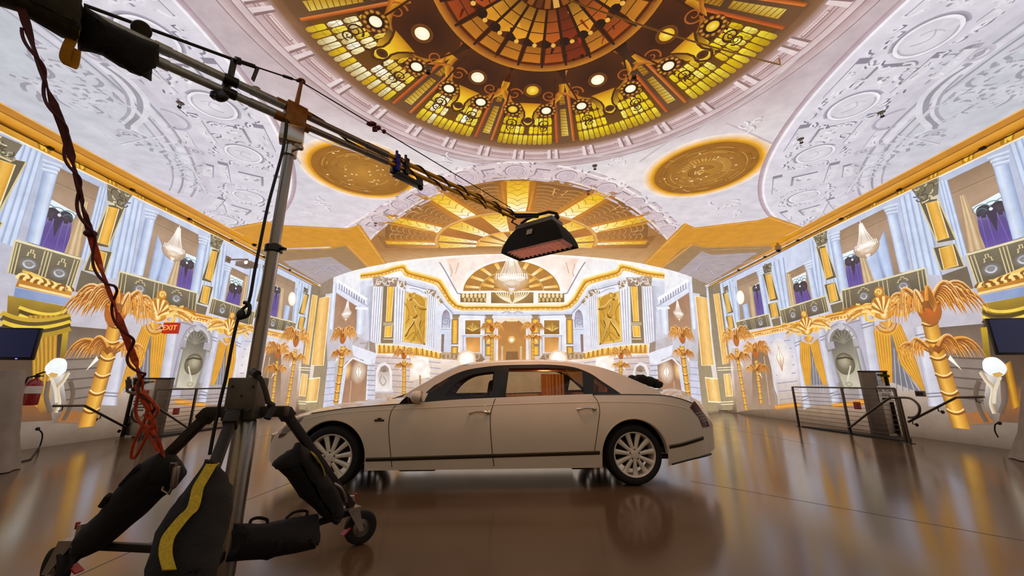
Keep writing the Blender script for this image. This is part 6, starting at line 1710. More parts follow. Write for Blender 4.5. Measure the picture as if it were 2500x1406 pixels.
def bagthing(name, label, cat, pts, M, n, th, seed, m, group=None):
    t = thing(name, label, cat, M, group=group); mb = pillow(pts, M, n, th, seed); mb.build('bag', m, t, angle=60); return t
def ribbon(pts, wdir, wd, m, name, parent, th=.004):
    mb = MB(); rows = []
    for i, p in enumerate(pts):
        w2 = wdir(i) if callable(wdir) else wdir
        tn = (Vector(pts[min(i + 1, len(pts) - 1)]) - Vector(pts[max(i - 1, 0)])).normalized(); nn = tn.cross(w2).normalized() * th
        p = Vector(p); rows.append([p - w2 * wd / 2 - nn, p + w2 * wd / 2 - nn, p + w2 * wd / 2 + nn, p - w2 * wd / 2 + nn])
    mb.loft(rows, close=True, cap=True); return mb.build(name, m, parent)
SG = 'sandbags weighing down the rolling stand'
def legmid(k, t): return starts[k] + (feet[k] - starts[k]) * t
# left leg
ax = (feet['left'] - starts['left']).normalized(); M = legmid('left', .6); n = axis_plane(M, ax); M2 = M + n * .06
b1 = bagthing('sandbag', 'long dark sandbag strapped along the left leg above the left caster', 'sandbag', L('392 1103 425 1118 456 1157 430 1190 395 1215 361 1250 300 1300 268 1326 220 1345 186 1368 178 1330 190 1300 215 1275 241 1252 262 1222 280 1198 318 1152 349 1128'), M2, n, .12, 1, OLIVE, SG)
mb = MB(); q = lambda u, v: on_plane(u, v, M2, n) + n * .05
mb.bar(q(310, 1172), q(352, 1126), .03, .05, n, .008); mb.bar(q(262, 1222), q(280, 1196), .03, .05, n, .008); mb.build('flap', OLIVE, b1)
mb = MB(); c0 = on_plane(428, 1150, M2, n) + n * .08; mb.tube([c0 + Vector((0, 0, .09)), c0 + Vector((-.03, 0, .0)), c0 + Vector((-.025, 0, -.07)), c0 + Vector((.02, 0, -.09)), c0 + Vector((.04, 0, -.02)), c0 + Vector((.03, 0, .09))], .010, 8, closed=True); mb.bar(c0 + Vector((.035, 0, .07)), c0 + Vector((.04, 0, -.05)), .035, .03, bev=.006); mb.build('hook', STEEL, b1, label='steel hook')
# front leg, with the yellow strap
ax = (feet['front'] - starts['front']).normalized(); M = legmid('front', .62); n = axis_plane(M, ax); M2 = M + n * .05
b2 = bagthing('sandbag', 'large dark sandbag nearest the camera with a yellow strap down its middle', 'sandbag', L('494 1147 512 1140 527 1149 550 1172 568 1202 569 1240 558 1290 545 1330 530 1400 505 1480 450 1530 390 1500 350 1440 352 1390 366 1352 378 1300 404 1260 436 1221 470 1180'), M2, n, .14, 2, OLIVE, SG)
yp = smooth(L('519 1143 505 1170 488 1200 467 1237 461 1262 452 1290 434 1308 412 1335 393 1363 387 1400 396 1440'), 5)
def bulge(i): return .04 + .115 * min(1, i / 7)
ypts = [on_plane(u, v, M2, n) + n * bulge(i) for i, (u, v) in enumerate(yp)]
sd = n.cross(ax).normalized(); ribbon(ypts, sd, .046, YEL, 'strap', b2, .004)['label'] = 'yellow webbing strap'
# right leg
ax = (feet['right'] - starts['right']).normalized(); M = legmid('right', .66); n = axis_plane(M, ax); M2 = M + n * .05
b3 = bagthing('sandbag', 'dark sandbag hung on the right leg in front of the car wheel', 'sandbag', L('731 1080 754 1097 772 1118 785 1139 808 1170 828 1202 836 1226 840 1248 832 1264 820 1277 802 1268 785 1258 750 1228 730 1212 723 1200 700 1166 678 1146 663 1136 690 1114 715 1098'), M2, n, .11, 3, OLIVE, SG)
sp = smooth(L('756 1098 770 1112 783 1135 786 1152'), 5); ribbon([on_plane(u, v, M2, n) + n * .05 for u, v in sp], n, .05, YEL, 'strap', b3, .004)['label'] = 'yellow strap edge'
mb = MB(); mb.tube([on_plane(u, v, M2, n) + n * .09 for u, v in smooth(L('806 1168 822 1178 832 1196 836 1212'), 4)], .012, 8); mb.build('buckle', STEEL, b3)
# lower bag hanging over the right brace
A_, B_ = S + Vector((0, 0, .30)), feet['right'] + Vector((0, 0, -.02)); ax = (B_ - A_).normalized(); M = (A_ + B_) / 2 + Vector((0, -.10, -.03)); n = axis_plane(M, ax); M2 = M
b4 = bagthing('sandbag', 'squat dark sandbag lying low between the middle and right legs', 'sandbag', L('560 1276 600 1278 640 1279 680 1270 730 1260 772 1254 775 1290 774 1326 763 1341 720 1351 690 1356 670 1360 652 1368 638 1366 600 1368 552 1372 556 1356 564 1343 558 1310'), M2, n, .12, 4, OLIVE, SG)
mb = MB(); mb.tube([on_plane(u, v, M2, n) for u, v in smooth(L('610 1284 613 1270 628 1264 645 1266 653 1271 650 1284'), 4)], .010, 8); mb.build('handle', OLIVE, b4)
mb = MB(); mb.tube([on_plane(u, v, M2, n) for u, v in smooth(L('698 1266 715 1252 735 1247 750 1249 748 1258'), 4)], .009, 8); mb.build('handle', OLIVE, b4)
# counterweight bags on the boom tail
ax = -BDn; M = bp(-.42, -.03); n = axis_plane(M, ax); M2 = M + n * .05
TB = thing('counterweight_bag', 'dark canvas weight bag wrapped round the boom behind the stand', 'weight bag', M2, group=None)
pillow(L('205 12 240 38 270 56 310 76 345 92 389 108 388 160 372 164 370 198 350 186 330 180 290 162 250 136 222 128 190 124 188 90 196 60'), M2, n, .12, 6).build('bag', OLIVE, TB, angle=60)
M3 = bp(-.50, -.02); n3 = axis_plane(M3, ax); M3 = M3 + n3 * .08
T2 = thing('counterweight_bag', 'big dark weight bag at the boom tail in the top left corner with yellow strap', 'weight bag', M3)
pillow(L('-140 -110 20 -120 140 -80 198 -6 205 40 200 70 186 104 150 92 100 62 40 28 -20 10 -100 -20'), M3, n3, .14, 7).build('bag', mat('olive_canvas', '2b2718', .9, var=.4, scale=25, bump=.4), T2, angle=60)
sp = smooth(L('186 60 180 88 166 118 160 142 168 158 178 160 184 140 186 118'), 4); ribbon([on_plane(u, v, M3, n3) + n3 * (.12 if i < 3 else .06) for i, (u, v) in enumerate(sp)], sd, .045, mat('yellow_strap', 'c9921c', .7, var=.3), 'strap', T2, .004)['label'] = 'yellow strap loop'
# ------------------------------------------------------------------ orange ratchet strap from the boom tail to the left leg
Tp = on_plane(52, 18, M3, n3) + n3 * .1; Bt = legmid('left', .40) + Vector((0, -.06, .02))
RS = thing('ratchet_strap', 'long twisted orange strap tied from the boom tail down to the left leg', 'strap', Bt)
ORG = mat('orange_webbing', 'b8421a', .75, var=.3, scale=40, bump=.3); MAR = mat('dark_red_webbing', '4a1218', .7, var=.4, scale=12)
r0, r1 = (52, 18), (404, 1132)
pxp = smooth(L('52 18 100 172 160 332 195 470 235 620 285 762 330 882 352 955 382 1062 404 1132'), 6)
def depth_pt(u, v, k):      # along the straight line Tp..Bt, same place in the photograph
    q = Tp + (Bt - Tp) * k; return at_y(u, v, q.y)
def kk(v): # perspective-correct parameter
    lo, hi = 0, 1
    for _ in range(40):
        m = (lo + hi) / 2; q = Tp + (Bt - Tp) * m; d = q - CAM; zc_ = d.y * math.cos(PITCH) + d.z * math.sin(PITCH); yc_ = -d.y * math.sin(PITCH) + d.z * math.cos(PITCH)
        if CV - yc_ / zc_ * F < v: lo = m
        else: hi = m
    return lo
main = [depth_pt(u, v, kk(v)) for u, v in pxp]
half = len(main) * 4 // 10
wd = lambda i: Vector((math.cos(i * .55) * .9, .3, math.sin(i * .2) * .2)).normalized()
ribbon(main[:half + 1], wd, .036, MAR, 'strap', RS, .005)['label'] = 'dark red upper webbing'
ribbon(main[half:], wd, .034, ORG, 'strap', RS, .005)['label'] = 'orange lower webbing'
mb = MB(); mb.ball(main[half], .028, 12, (1.2, 1, .8)); mb.build('knot', MAR, RS)
tw = []
for i in range(170):
    t = .05 + .8 * i / 169; j = t * (len(main) - 1); a = int(j); q = main[a] + (main[min(a + 1, len(main) - 1)] - main[a]) * (j - a)
    ph = t * 62; rr = .022 if t < .5 else .034 + .01 * math.sin(t * 40)
    tw.append(q + Vector((rr * math.cos(ph) + (.02 if t > .5 else .01), -.02 + .01 * math.sin(ph), .02 * math.sin(ph))))
mb = MB(); mb.tube(tw, .0075, 6); mb.build('twisted_cord', MAR, RS)
lp_ = lambda pts, r: [depth_pt(u, v, kk(v)) + Vector((0, -.03, 0)) for u, v in smooth(L(pts), 5)]
for k, (pts) in enumerate(('345 958 362 960 392 990 394 1008 378 1022 362 1010', '350 960 342 1000 352 1030 372 1040 388 1060', '362 1032 340 1075 332 1108 336 1116 350 1100 378 1040', '356 975 372 1000 360 1040 378 1070 398 1100', '340 940 360 980 384 1030 372 1060')):
    mb = MB(); mb.tube(lp_(pts, 0), .009, 6); mb.build('loose_loop', ORG, RS)
mb = MB(); mb.tube(lp_('326 920 322 950 330 958 346 958 350 945', 0), .008, 8); mb.tube(lp_('326 926 328 946', 0), .016, 8); mb.build('carabiner', STEEL, RS)
# power cable hanging from the boom beside the column
cp = smooth(L('700 292 690 368 668 450 652 512 636 590 622 660 608 735 590 758 578 790 565 850 552 920 541 965 531 1010 520 1065 512 1110'), 5)
CB = thing('power_cable', 'thin black cable hanging from the boom beside the steel column', 'cable', at_y(541, 965, 2.6))
mb = MB(); mb.tube([at_y(u, v, 2.64) for u, v in cp], .0105, 8); mb.build('cable', BLKC, CB)
mb = MB(); mb.tube([at_y(u, v, 2.63) for u, v in smooth(L('596 738 609 745 606 768 590 776 582 770'), 4)], .013, 8); mb.ball(at_y(588, 768, 2.62), .03, 10, (1, .8, 1.3)); mb.build('connector', BLKC, CB)
# ------------------------------------------------------------------ the soft light at the end of the boom
ZB = 3.06
QA, QB, QC, QD = [at_z(u, v, ZB) for u, v in ((1209, 622), (1283, 635), (1419, 601), (1355, 586))]
QC = QB + (QD - QA); ctr = (QA + QB + QC + QD) / 4
ux = (QD - QA).normalized(); lx = (QD - QA).length / 2; uy = (QB - QA); uy = (uy - ux * uy.dot(ux)); ly = uy.length / 2; uy.normalize()
SB = thing('softbox_light', 'black box-shaped fabric light with a pink honeycomb grid hanging from the boom over the car', 'light', ctr + Vector((0, 0, .3)))
def rect(s, z, inset=0.0, bx=0.0):
    a, b = lx * s - inset, ly * s - inset; out = []
    N = 6
    cs = [(-a, -b), (a, -b), (a, b), (-a, b)]
    for i in range(4):
        p, q = cs[i], cs[(i + 1) % 4]
        for k in range(N):
            t = k / N; x, y = lerp(p[0], q[0], t), lerp(p[1], q[1], t); e = 1 + bx * math.sin(PI * t); out.append(ctr + ux * x * e + uy * y * e + Vector((0, 0, z)))
    return out
FAB = mat('black_softbox_fabric', '0d0b0a', .85, var=.3, scale=6, bump=.25)
mb = MB(); mb.loft([rect(1.0, 0), rect(.985, .05, 0, -.01), rect(.92, .13, 0, .02), rect(.82, .22, 0, .03), rect(.70, .30, 0, .02), rect(.60, .35), rect(.58, .36, .02)], close=True)
mb.loft([rect(1.0, 0), rect(.975, .002), rect(.93, .10), rect(.90, .12)], close=True); mb.build('fabric_hood', FAB, SB, angle=60)
mb = MB(); mb.loft([rect(.62, .345), rect(.62, .40), rect(.58, .41)], close=True); mb.poly([rect(.58, .41)]); mb.build('lamp_body', mat('grey_lamp_body', '6a6660', .45, .4), SB)
mb = MB(); mb.poly([rect(.90, .11)]); mb.build('diffuser', mat('lit_diffuser', 'd0705a', .7, emit='f4c2b2', es=1.5), SB, label='glowing pink diffuser')
GRD = mat('pink_grid_fabric', 'f0cfc4', .8, var=.12, scale=20)
mb = MB()
for i in range(1, 12):
    x = (-lx + 2 * lx * i / 12) * .92; mb.bar(ctr + ux * x - uy * ly * .90 + Vector((0, 0, .055)), ctr + ux * x + uy * ly * .90 + Vector((0, 0, .055)), .006, .09)
for j in range(1, 6):
    y = (-ly + 2 * ly * j / 6) * .92; mb.bar(ctr - ux * lx * .90 + uy * y + Vector((0, 0, .055)), ctr + ux * lx * .90 + uy * y + Vector((0, 0, .055)), .006, .09)
mb.build('honeycomb_grid', GRD, SB, smooth=False, label='pink fabric honeycomb grid')
mb = MB(); q = ctr - uy * ly * .0; fr = lambda x, z: ctr + ux * lx * x - uy * ly * .93 * (1 - z * .9) * 1.0 + Vector((0, 0, z))
nv = -uy
cq = ctr - ux * lx * .42; qs = []
for dx_, zz, sc_ in ((-.07, .185, .865), (.02, .185, .865), (.02, .265, .76), (-.07, .265, .76)):
    qs.append(ctr + ux * dx_ - uy * (ly * sc_ + .016) + Vector((0, 0, zz)))
YK = mat('yoke_black', '121010', .45, .3)
mb.prism(qs, -uy * .004); mb.build('label_patch', mat('silver_patch', 'b8b2aa', .5), SB, label='small pale label patch')
mb = MB(); e0 = ctr + ux * lx * .60 + Vector((0, 0, .40)); e1 = ctr - ux * lx * .60 + Vector((0, 0, .40)); top = ctr + Vector((0, 0, .60))
bz = [e1, e1 + Vector((0, 0, .09)), e1 + ux * .10 + Vector((0, 0, .13)), ctr + Vector((0, 0, .15 + .40)), e0 - ux * .12 + Vector((0, 0, .14)), e0 + Vector((0, 0, .08)), e0]
mb.tube([Vector(p) for p in bz], .022, 10); mb.bar(PE - BDn * .02, ctr + Vector((0, 0, .53)), .06, .06, bev=.01); mb.ball(e0 + Vector((0, 0, .03)), .04, 12); mb.ball(e1 + Vector((0, 0, .03)), .04, 12); mb.build('yoke', YK, SB, label='black yoke and handle')
mb = MB(); mb.tube([PE, PE + Vector((-.05, .02, -.08)), e1 + Vector((-.06, 0, .06)), e1 + Vector((.02, 0, -.03))], .012, 8); mb.build('lead', BLKC, SB)
al = bpy.data.lights.new('softbox_glow', 'AREA'); al.shape = 'RECTANGLE'; al.size = lx * 1.8; al.size_y = ly * 1.8; al.energy = 26; al.color = (1.0, .58, .42)
ao = bpy.data.objects.new('softbox_glow', al); COL.objects.link(ao); ao.parent = SB
ao.location = Vector((0, 0, -.3 + .004)); ao.rotation_euler = (0, 0, math.atan2(ux.y, ux.x))
# ------------------------------------------------------------------ railings, screens and fittings along the side walls
RAILM = mat('satin_rail', '57514b', 0.3, 0.85, .1); DARKM = mat('dark_metal', '2c2723', .45, .6, .2)
def railing(nm, label, tops, bases, zt, sgn):
    o = thing(nm, label, 'railing', (bases[0].x, bases[0].y, 0))
    for b in bases:
        mb = MB(); mb.box((b.x, b.y, zt / 2), (.05, .05, zt), bev=.006); mb.box((b.x, b.y, .006), (.13, .13, .012)); mb.build('post', RAILM, o)
    a, c = bases[0], bases[-1]
    mb = MB(); mb.bar((a.x, a.y, zt), (c.x, c.y, zt), .06, .04, bev=.006); mb.build('top_rail', RAILM, o)
    for k in range(9):
        z = .14 + k * (zt - .2) / 9; mb = MB(); mb.tube([(a.x, a.y, z), (c.x, c.y, z)], .0065, 6); mb.build('wire', RAILM, o)
    return o
rb = [at_z(u, v, 0) for u, v in ((1942, 1046), (2047, 1063))]
rb = [Vector((8.62, 12.1, 0)), Vector((8.66, 10.35, 0)), Vector((8.68, 8.95, 0))]
R1 = railing('wire_railing', 'steel post and wire railing by the right wall with a looped handrail', None, rb, 1.15, 1)
hp = [at_x(u, v, 8.60) for u, v in smooth(L('2070 1046 2078 1041 2120 1008 2168 974 2180 971 2215 971 2232 978 2244 992 2244 1008 2234 1018 2218 1019'), 4)]
mb = MB(); mb.tube(hp, .024, 10); mb.build('hand_rail', RAILM, R1, label='sloping handrail with a looped end')
ps = at_x(2196, 972, 8.60); mb = MB(); mb.tube([(8.60, ps.y, ps.z), (8.60, ps.y, 0)], .022, 10); mb.box((8.60, ps.y, .006), (.12, .12, .012)); mb.build('post', RAILM, R1)
lb = [Vector((-8.45, 11.9, 0)), Vector((-8.48, 10.6, 0)), Vector((-8.5, 9.45, 0))]
R2 = railing('wire_railing', 'steel post and wire railing by the left wall seen behind the stand', None, lb, 1.12, -1)
hp = [at_x(u, v, -8.42) for u, v in smooth(L('482 1060 440 1032 398 1004 372 985 358 983 340 986 326 998 322 1014 330 1028 346 1032'), 4)]
mb = MB(); mb.tube(hp, .024, 10); mb.build('hand_rail', RAILM, R2, label='sloping handrail with a looped end')
ps = at_x(362, 984, -8.42); mb = MB(); mb.tube([(-8.42, ps.y, ps.z), (-8.42, ps.y, 0)], .022, 10); mb.box((-8.42, ps.y, .006), (.12, .12, .012)); mb.build('post', RAILM, R2)
def wallrail(X, s, px, label):
    pts = [at_x(u, v, X - s * .10) for u, v in px]
    o = thing('wall_handrail', label, 'handrail', (X - s * .10, pts[1].y, pts[1].z))
    mb = MB(); mb.tube(pts, .026, 10); mb.build('rail', RAILM, o)
    for t in (.12, .62, .95):
        i = 0 if t < .4 else 1; a, b = pts[i], pts[i + 1]; q = a + (b - a) * ((t - .4) / .6 if i else t / .4)
        mb = MB(); mb.tube([q, q + Vector((0, 0, -.09)), q + Vector((s * .09, 0, -.11))], .012, 8); mb.lathe([(.001, 0), (.04, 0), (.04, .012)], q + Vector((s * .093, 0, -.11)), (-s, 0, 0), 14); mb.build('bracket', RAILM, o)
wallrail(XR, 1, L('2402 969 2335 970 2218 1030'), 'steel handrail sloping down the right wall below the big palm picture')
wallrail(XL, -1, L('130 991 206 990 310 1045'), 'steel handrail sloping down the left wall below the globe lamp picture')
# framed glass doors where the ramps start
SGN = mat('white_sign', 'd8d4d0', .6); SGB = mat('sign_black', '1a1716', .6); SGR = mat('sign_red', '8e1a1a', .5); PANEL = mat('grey_metal_panel', '6f665d', .5, .4, .1)
def door(nm, label, x0, x1, y, zt, s, sign):
    o = thing(nm, label, 'door', ((x0 + x1) / 2, y, 0))
    mb = MB(); mb.box((x0 + s * .19, y, zt / 2), (.38, .10, zt), bev=.004); mb.build('jamb', PANEL, o, label='wide grey jamb')
    mb = MB(); mb.box(((x0 + x1) / 2, y, zt - .02), (abs(x1 - x0), .12, .04), bev=.004); mb.build('header', DARKM, o)
    mb = MB(); mb.box((x1 - s * .02, y, zt / 2 - .02), (.04, .08, zt - .04), bev=.004); mb.build('post', DARKM, o)
    xa, xb = x0 + s * .38, x1 - s * .04
    mb = MB(); mb.box(((xa + xb) / 2, y, zt / 2), (abs(xb - xa), .008, zt - .06)); mb.build('glass', glass('door_glass_%d' % (s > 0), 'd5d2cc'), o)
    mb = MB(); mb.box(((xa + xb) / 2, y - .05, zt - .10), (abs(xb - xa) * .8, .03, .025)); mb.box(((xa + xb) / 2 + s * .08, y - .06, zt - .13), (.2, .06, .045), bev=.01); mb.tube([((xa + xb) / 2 - s * .1, y - .06, zt - .12), ((xa + xb) / 2 + s * .15, y - .10, zt - .16)], .012, 6); mb.build('door_closer', DARKM, o)
    return o, xa, xb
dr = at_y(2097, 905, 10.2); de = at_y(2190, 905, 10.2)
D1, xa, xb = door('glass_door', 'grey framed glass door panel by the right railing with a reversed sign', dr.x, min(de.x, XR - .02), 10.2, dr.z, 1, None)
sx = (xa + xb) / 2 - .02; a_, b_ = at_y(2175, 950, 10.15), at_y(2175, 978, 10.15)
sg = thing('x', 'x', 'x'); bpy.data.objects.remove(sg)
mb = MB(); mb.box((sx, 10.14, 1.0), (.36, .006, .40)); sgn = mb.build('sign', SGN, D1, smooth=False, label='white sign with reversed black lettering')
for k, (tx, dz) in enumerate((('NOT AN', .08), ('EXIT', -.03))):
    M_ = Matrix.Translation(Vector((sx, 10.134, 1.0 + dz)) - Vector(D1.location)) @ Matrix.Rotation(PI / 2, 4, 'X') @ Matrix.Diagonal((-1, 1, 1, 1))
    o = text_mesh(tx, .105, 'lettering', SGB, None, M_, .001); o.parent = sgn
mb = MB(); mb.box((sx, 10.134, .88), (.22, .004, .05)); o = mb.build('text_bar', SGB, None, smooth=False); o.parent = sgn; o.data.transform(Matrix.Translation(-Vector(D1.location)))
dl = at_y(423, 922, 9.9); d2 = at_y(330, 922, 9.9)
D2, xa, xb = door('glass_door', 'grey framed glass door panel by the left railing with a red topped sign', dl.x, max(d2.x, XL + .02), 9.9, dl.z, -1, None)
sx = (xa + xb) / 2 - .0
mb = MB(); mb.box((sx, 9.84, .80), (.36, .006, .62)); sgn = mb.build('sign', SGN, D2, smooth=False, label='white sign with a red heading')
mb = MB(); mb.box((sx, 9.835, 1.03), (.36, .004, .14)); o = mb.build('heading', SGR, None, smooth=False, label='red heading band'); o.parent = sgn; o.data.transform(Matrix.Translation(-Vector(D2.location)))
for k, (wd_) in enumerate((.26, .30, .28, .24, .27)):
    mb = MB(); g = random.Random(k); x = sx - wd_ / 2
    while x < sx + wd_ / 2:
        l_ = g.uniform(.025, .06); mb.box((x + l_ / 2, 9.835, .90 - k * .07), (l_, .004, .034)); x += l_ + .014
    o = mb.build('text_line', SGB, None, smooth=False); o.parent = sgn; o.data.transform(Matrix.Translation(-Vector(D2.location)))
# black slabs standing in for the dark ramp openings in the floor
RAMP = mat('dark_pit_and_rubber', '0e0c0b', .7)
for (name, pts) in (('trim_1', [(8.62, 12.0), (9.0, 11.3), (9.25, 9.4), (8.78, 8.95), (8.70, 9.0)]), ('trim_2', [(-8.45, 11.9), (-8.9, 11.2), (-9.1, 9.7), (-8.6, 9.45), (-8.5, 9.5)])):
    mb = MB(); mb.prism([(x, y, .002) for x, y in pts], (0, 0, .03)); tag(mb.build(name, RAMP, smooth=False), kind='structure')
# exit sign, fire extinguisher
e = at_x(418, 801, XL + .30)
ES = thing('exit_sign', 'lit red exit sign on the left wall under the gold frieze', 'sign', e)
mb = MB(); mb.box(e, (.40, .09, .30), bev=.01); mb.build('housing', mat('sign_red_glow', '7a1408', .5, emit='d03010', es=.55), ES)
mb = MB(); mb.box(e + Vector((-.245, .01, 0)), (.11, .03, .05)); mb.build('bracket', DARKM, ES)
o = text_mesh('EXIT', .19, 'lettering', mat('exit_glow', 'ff7040', .5, emit='ff8a50', es=1.8), ES, Matrix.Translation((0, -.047, 0)) @ Matrix.Rotation(PI / 2, 4, 'X'), .003)
f0 = at_x(82, 950, XL + .23)
FE = thing('fire_extinguisher', 'red fire extinguisher hung on the left wall beside the yellow drape', 'fire extinguisher', f0)
mb = MB(); mb.lathe([(.001, -.30), (.105, -.30), (.115, -.28), (.115, .08), (.10, .14), (.05, .19), (.03, .20), (.03, .23)], f0, n=28); mb.build('cylinder', mat('extinguisher_red', '8e0f12', .3, var=.1, coat=.5), FE)
mb = MB(); mb.lathe([(.117, -.08), (.1175, -.08), (.1175, .06), (.117, .06)], f0, n=28); mb.build('label_band', SGN, FE, label='white instruction label')
mb = MB(); mb.box(f0 + Vector((0, 0, .25)), (.06, .06, .05), bev=.01); mb.bar(f0 + Vector((-.02, 0, .28)), f0 + Vector((.16, -.03, .33)), .03, .02); mb.bar(f0 + Vector((-.02, 0, .25)), f0 + Vector((.15, -.03, .25)), .03, .02); mb.build('valve', DARKM, FE)
mb = MB(); mb.tube([f0 + Vector(q) for q in ((-.03, -.02, .25), (-.10, -.06, .22), (-.145, -.06, .08), (-.14, -.04, -.10), (-.12, -.03, -.16))], .017, 8); mb.build('hose', BLKC, FE)
mb = MB(); mb.box(f0 + Vector((-.12, 0, .0)), (.06, .16, .04), bev=.005); mb.build('wall_bracket', DARKM, FE)
# televisions on draped stands at both edges
SCR = mat('dark_screen', '0b0d18', .12, var=.3, scale=2, emit='1a2350', es=.35)  # blue reflection on the glass put in as a faint glow
CLOTH = mat('grey_drape', '8d857d', .9, var=.12, scale=5, bump=.2)
def tele(c, wd_, ht, yaw, label, tilt=0):
    o = thing('television', label, 'television', c, yaw)
    mb = MB(); mb.box((0, .02, 0), (wd_, .05, ht), bev=.012); mb.build('case', BLK, o, world=False)
    mb = MB(); mb.box((0, -.008, .01), (wd_ - .05, .006, ht - .07)); mb.build('screen', SCR, o, world=False, label='dark bluish screen')
    mb = MB(); mb.box((wd_ * .34, -.012, -ht / 2 + .02), (.02, .01, .012)); mb.build('power_light', mat('blue_led', '4050ff', .4, emit='6a7aff', es=3), o, world=False)
    mb = MB(); mb.box((0, .06, -.05), (.3, .06, .3), bev=.01); mb.tube([(0, .07, 0), (0, .07, -ht / 2 - .12)], .035, 10); mb.build('mount', DARKM, o, world=False)
    return o
def drape_stand(c, r, h, tp, label):
    o = thing('draped_stand', label, 'stand', c)
    mb = MB(); rows = []
    for z, k in ((h, tp), (h - .02, tp + .04), (h * .7, lerp(tp + .04, 1.14, .22)), (h * .35, lerp(tp + .04, 1.14, .52)), (.10, lerp(tp + .04, 1.14, .9)), (.012, 1.14)):
        rows.append([(c[0] + r * k * (1 + .05 * (1 - z / h) * math.sin(a * 9)) * math.cos(a), c[1] + r * k * (1 + .05 * (1 - z / h) * math.sin(a * 9)) * math.sin(a), z) for a in [2 * PI * q / 72 for q in range(72)]])
    mb.loft(rows, close=True); mb.poly([rows[0]]); mb.build('cloth', CLOTH, o)
    mb = MB(); mb.lathe([(r * .9, .0), (r * .9, .012), (.001, .012)], c, n=24); mb.build('base', DARKM, o)
    return o
lt = at_z(46, 1144, 0); cl_ = (lt.x - .642 * .5, lt.y - .767 * .5, 0)
drape_stand(cl_, .44, 1.46, .62, 'grey draped stand at the left edge under the television')
tcl = at_y(60, 843, cl_[1])
tele((-8.10, cl_[1], tcl.z + .03), 1.30, .50, .12, 'dark television on the grey draped stand at the left edge')
rt = at_z(2466, 1118, 0); cr_ = (rt.x + .642 * .5, rt.y - .767 * .5, 0)
drape_stand(cr_, .44, 1.30, .25, 'grey draped stand at the right edge under the television')
tcr = at_y(2450, 820, cr_[1])
tele((at_y(2418, 820, cr_[1]).x + .80, cr_[1], tcr.z), 1.36, .66, -.12, 'dark television on the grey draped stand at the right edge')
# cords
def cord(pts3, label, loc):
    mb = MB(); mb.tube(pts3, .012, 8); mb.ball(pts3[0], .035, 10); return one('extension_cord', mb, BLKC, label, 'cord', loc=loc)
fl = lambda u, v: at_z(u, v, .013)
q = [at_x(u, v, XL + .06) for u, v in smooth(L('92 1047 102 1056 103 1070 97 1090'), 3)]; q += [fl(*p) for p in L('84 1108 74 1121 50 1127')]
cord(q, 'black power cord dropping from the left wall to the floor', q[0])
q = [at_x(u, v, XR - .06) for u, v in smooth(L('2440 1033 2430 1036 2429 1052 2436 1066'), 3)]; q += [fl(*p) for p in L('2443 1078 2438 1084 2400 1080 2368 1079')]
cord(q, 'black power cord dropping from the right wall to the floor', q[0])
mb = MB(); pts = [fl(*p) for p in L('2360 1080 2400 1082 2440 1088 2474 1096')]
for a, b in zip(pts, pts[1:]): mb.bar(a + Vector((0, 0, .01)), b + Vector((0, 0, .01)), .11, .045, bev=.01)
one('cable_ramp', mb, RAMP, 'flat black cable cover on the floor by the right draped stand', 'cable cover', loc=pts[0])
# wall boxes
def wbox(name, u, v, X, s, d, m, label, cat):
    c = at_x(u, v, X - s * (d[0] / 2 + .05)); o = thing(name, label, cat, c); mb = MB(); mb.box(c, d, bev=.008); mb.build('box', m, o)
    mb = MB(); mb.box(c - Vector((s * d[0] / 2, 0, 0)), (.006, d[1] * .7, d[2] * .6)); mb.build('cover', DARKM if m is not RED else SGR, o); return o
wbox('wall_outlet', 2247, 961, XR, 1, (.04, .22, .13), PANEL, 'grey outlet box on the right wall between door and palm picture', 'outlet')
wbox('alarm_box', 2093, 990, XR, 1, (.08, .16, .20), RED, 'small red box low on the right wall behind the wire railing', 'box')
wbox('alarm_box', 430, 1004, XL, -1, (.08, .14, .18), RED, 'small red box low on the left wall behind the wire railing', 'box')
b0 = at_back(1788, 991) + Vector((-.0, -.12, 0)); mb = MB(); mb.box((b0.x - .35, b0.y - .4, .07), (.34, .10, .14), bev=.02); mb.tube([(b0.x - .5, b0.y - .4, .06), (b0.x - .8, b0.y - .35, .05), (b0.x - 1.1, b0.y - .42, .03)], .014, 6)
one('floor_socket', mb, BLK, 'small black socket box on the floor at the foot of the right corner pillar', 'socket', loc=(b0.x - .35, b0.y - .4, 0))
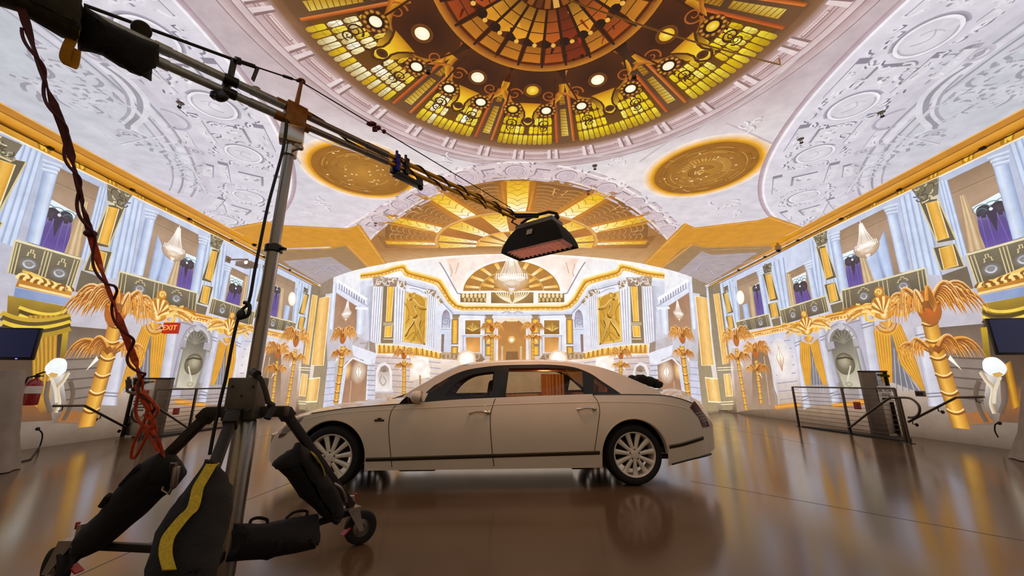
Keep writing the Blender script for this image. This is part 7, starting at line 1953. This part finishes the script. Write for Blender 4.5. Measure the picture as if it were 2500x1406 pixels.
# ceiling fittings
PJW = mat('projector_shell', 'b5aca0', .5, var=.08)
pc = at_x(603, 646, XL + .75)
PJ = thing('projector', 'grey box projector with a round lens on an arm from the left wall', 'projector', pc)
mb = MB(); mb.box(pc, (.50, .42, .16), Matrix.Rotation(-.2, 4, 'Z'), .02); mb.build('case', PJW, PJ)
mb = MB(); mb.lathe([(.001, .0), (.05, .0), (.055, .02), (.055, .08)], pc + Vector((.14, -.27, 0)), (0, 1, 0), 18); mb.build('lens', mat('lit_lens', 'ffffff', .2, emit='fff6e0', es=2.5), PJ, label='bright round lens')
mb = MB(); mb.tube([pc + Vector((0, 0, .06)), pc + Vector((0, 0, .18)), Vector((XL + .09, pc.y, pc.z + .18))], .03, 10); mb.box((XL + .085, pc.y, pc.z + .18), (.04, .2, .2)); mb.build('arm', PJW, PJ)
def cctv(px, X, s, label):
    c = at_x(*px, X - s * .45); o = thing('security_camera', label, 'camera', c)
    mb = MB(); mb.lathe([(.001, .13), (.05, .13), (.085, .10), (.10, .02), (.10, -.05), (.085, -.07)], c, n=20); mb.build('housing', PJW, o)
    mb = MB(); mb.ball(c - Vector((0, 0, .07)), .08, 18); mb.build('dome', BLK, o, label='dark camera dome')
    mb = MB(); mb.tube([c + Vector((0, 0, .12)), c + Vector((0, 0, .26)), c + Vector((s * .18, 0, .30)), Vector((X - s * .09, c.y, c.z + .28))], .035, 10); mb.box((X - s * .085, c.y, c.z + .28), (.04, .18, .18)); mb.build('arm', PJW, o)
cctv((1900, 606), XR, 1, 'white dome security camera on a bracket under the right gold cornice')
cctv((622, 592), XL, -1, 'white dome security camera on a bracket under the left gold cornice')
for k, (u, v, wh) in enumerate(((440, 253, 'over the left arch picture'), (626, 218, 'between boom and left wreath picture'), (1955, 341, 'beside the nearest right wreath picture'), (2152, 276, 'on the moulding of the right arch picture'), (1452, 406, 'over the right end of the fan arch'), (917, 546, 'at the left foot of the fan arch'), (1436, 468, 'in the fan picture right of its middle petal'), (1046, 169, 'in the left half of the glass dome picture'), (1548, 180, 'in the right half of the glass dome picture'))):
    c = at_z(u, v, H - .03)
    o = thing('sprinkler_head', 'small dark sprinkler on the ceiling ' + wh, 'sprinkler', c, group='ceiling sprinklers')
    mb = MB(); mb.lathe([(.001, .022), (.06, .022), (.06, .012), (.02, .006), (.018, -.02)], c, n=16); mb.build('rose', PJW, o)
    mb = MB(); mb.tube([c + Vector((-.018, 0, -.02)), c + Vector((-.026, 0, -.045)), c + Vector((0, 0, -.068)), c + Vector((.026, 0, -.045)), c + Vector((.018, 0, -.02))], .006, 6); mb.lathe([(.001, -.068), (.035, -.07), (.035, -.074)], c, n=14); mb.build('deflector', DARKM, o)
# thin conduit with clips under the right wall joint
for X, s, lab in ((XR, 1, 'right'), (XL, -1, 'left')):
    yb = (YBR if s > 0 else YBL) - .4
    o = thing('conduit', 'thin dark conduit with clips along the top of the %s wall' % lab, 'conduit', (X - s * .05, 6, H - .10))
    mb = MB(); mb.tube([(X - s * .05, 3.5, H - .10), (X - s * .05, yb, H - .10)], .014, 8); mb.build('pipe', mat('bronze_conduit', '7a5418', .5, .3), o)
    for k in range(7):
        y = 5.2 + k * 1.75; mb = MB(); mb.box((X - s * .05, y, H - .09), (.07, .10, .06), bev=.01); mb.tube([(X - s * .06, y - .08, H - .09), (X - s * .09, y, H - .12), (X - s * .06, y + .09, H - .09)], .008, 6); mb.build('clip', DARKM, o)

# wire strung under the dome, projector light put into its yellow colour
a, b = at_z(1370, -6, 5.7), at_z(1905, 158, 5.95)
mb = MB(); pts = [a + (b - a) * (k / 16) - Vector((0, 0, .06 * math.sin(PI * k / 16))) for k in range(17)]; mb.tube(pts, .011, 8); mb.tube([b, Vector((b.x, b.y, H - .002))], .011, 8); mb.tube([a, Vector((a.x, a.y, H - .002))], .011, 8)
one('hanging_wire', mb, mat('lit_wire', 'd9a84a', .4, .3), 'thin yellow wire strung below the glass dome picture', 'wire', loc=b)
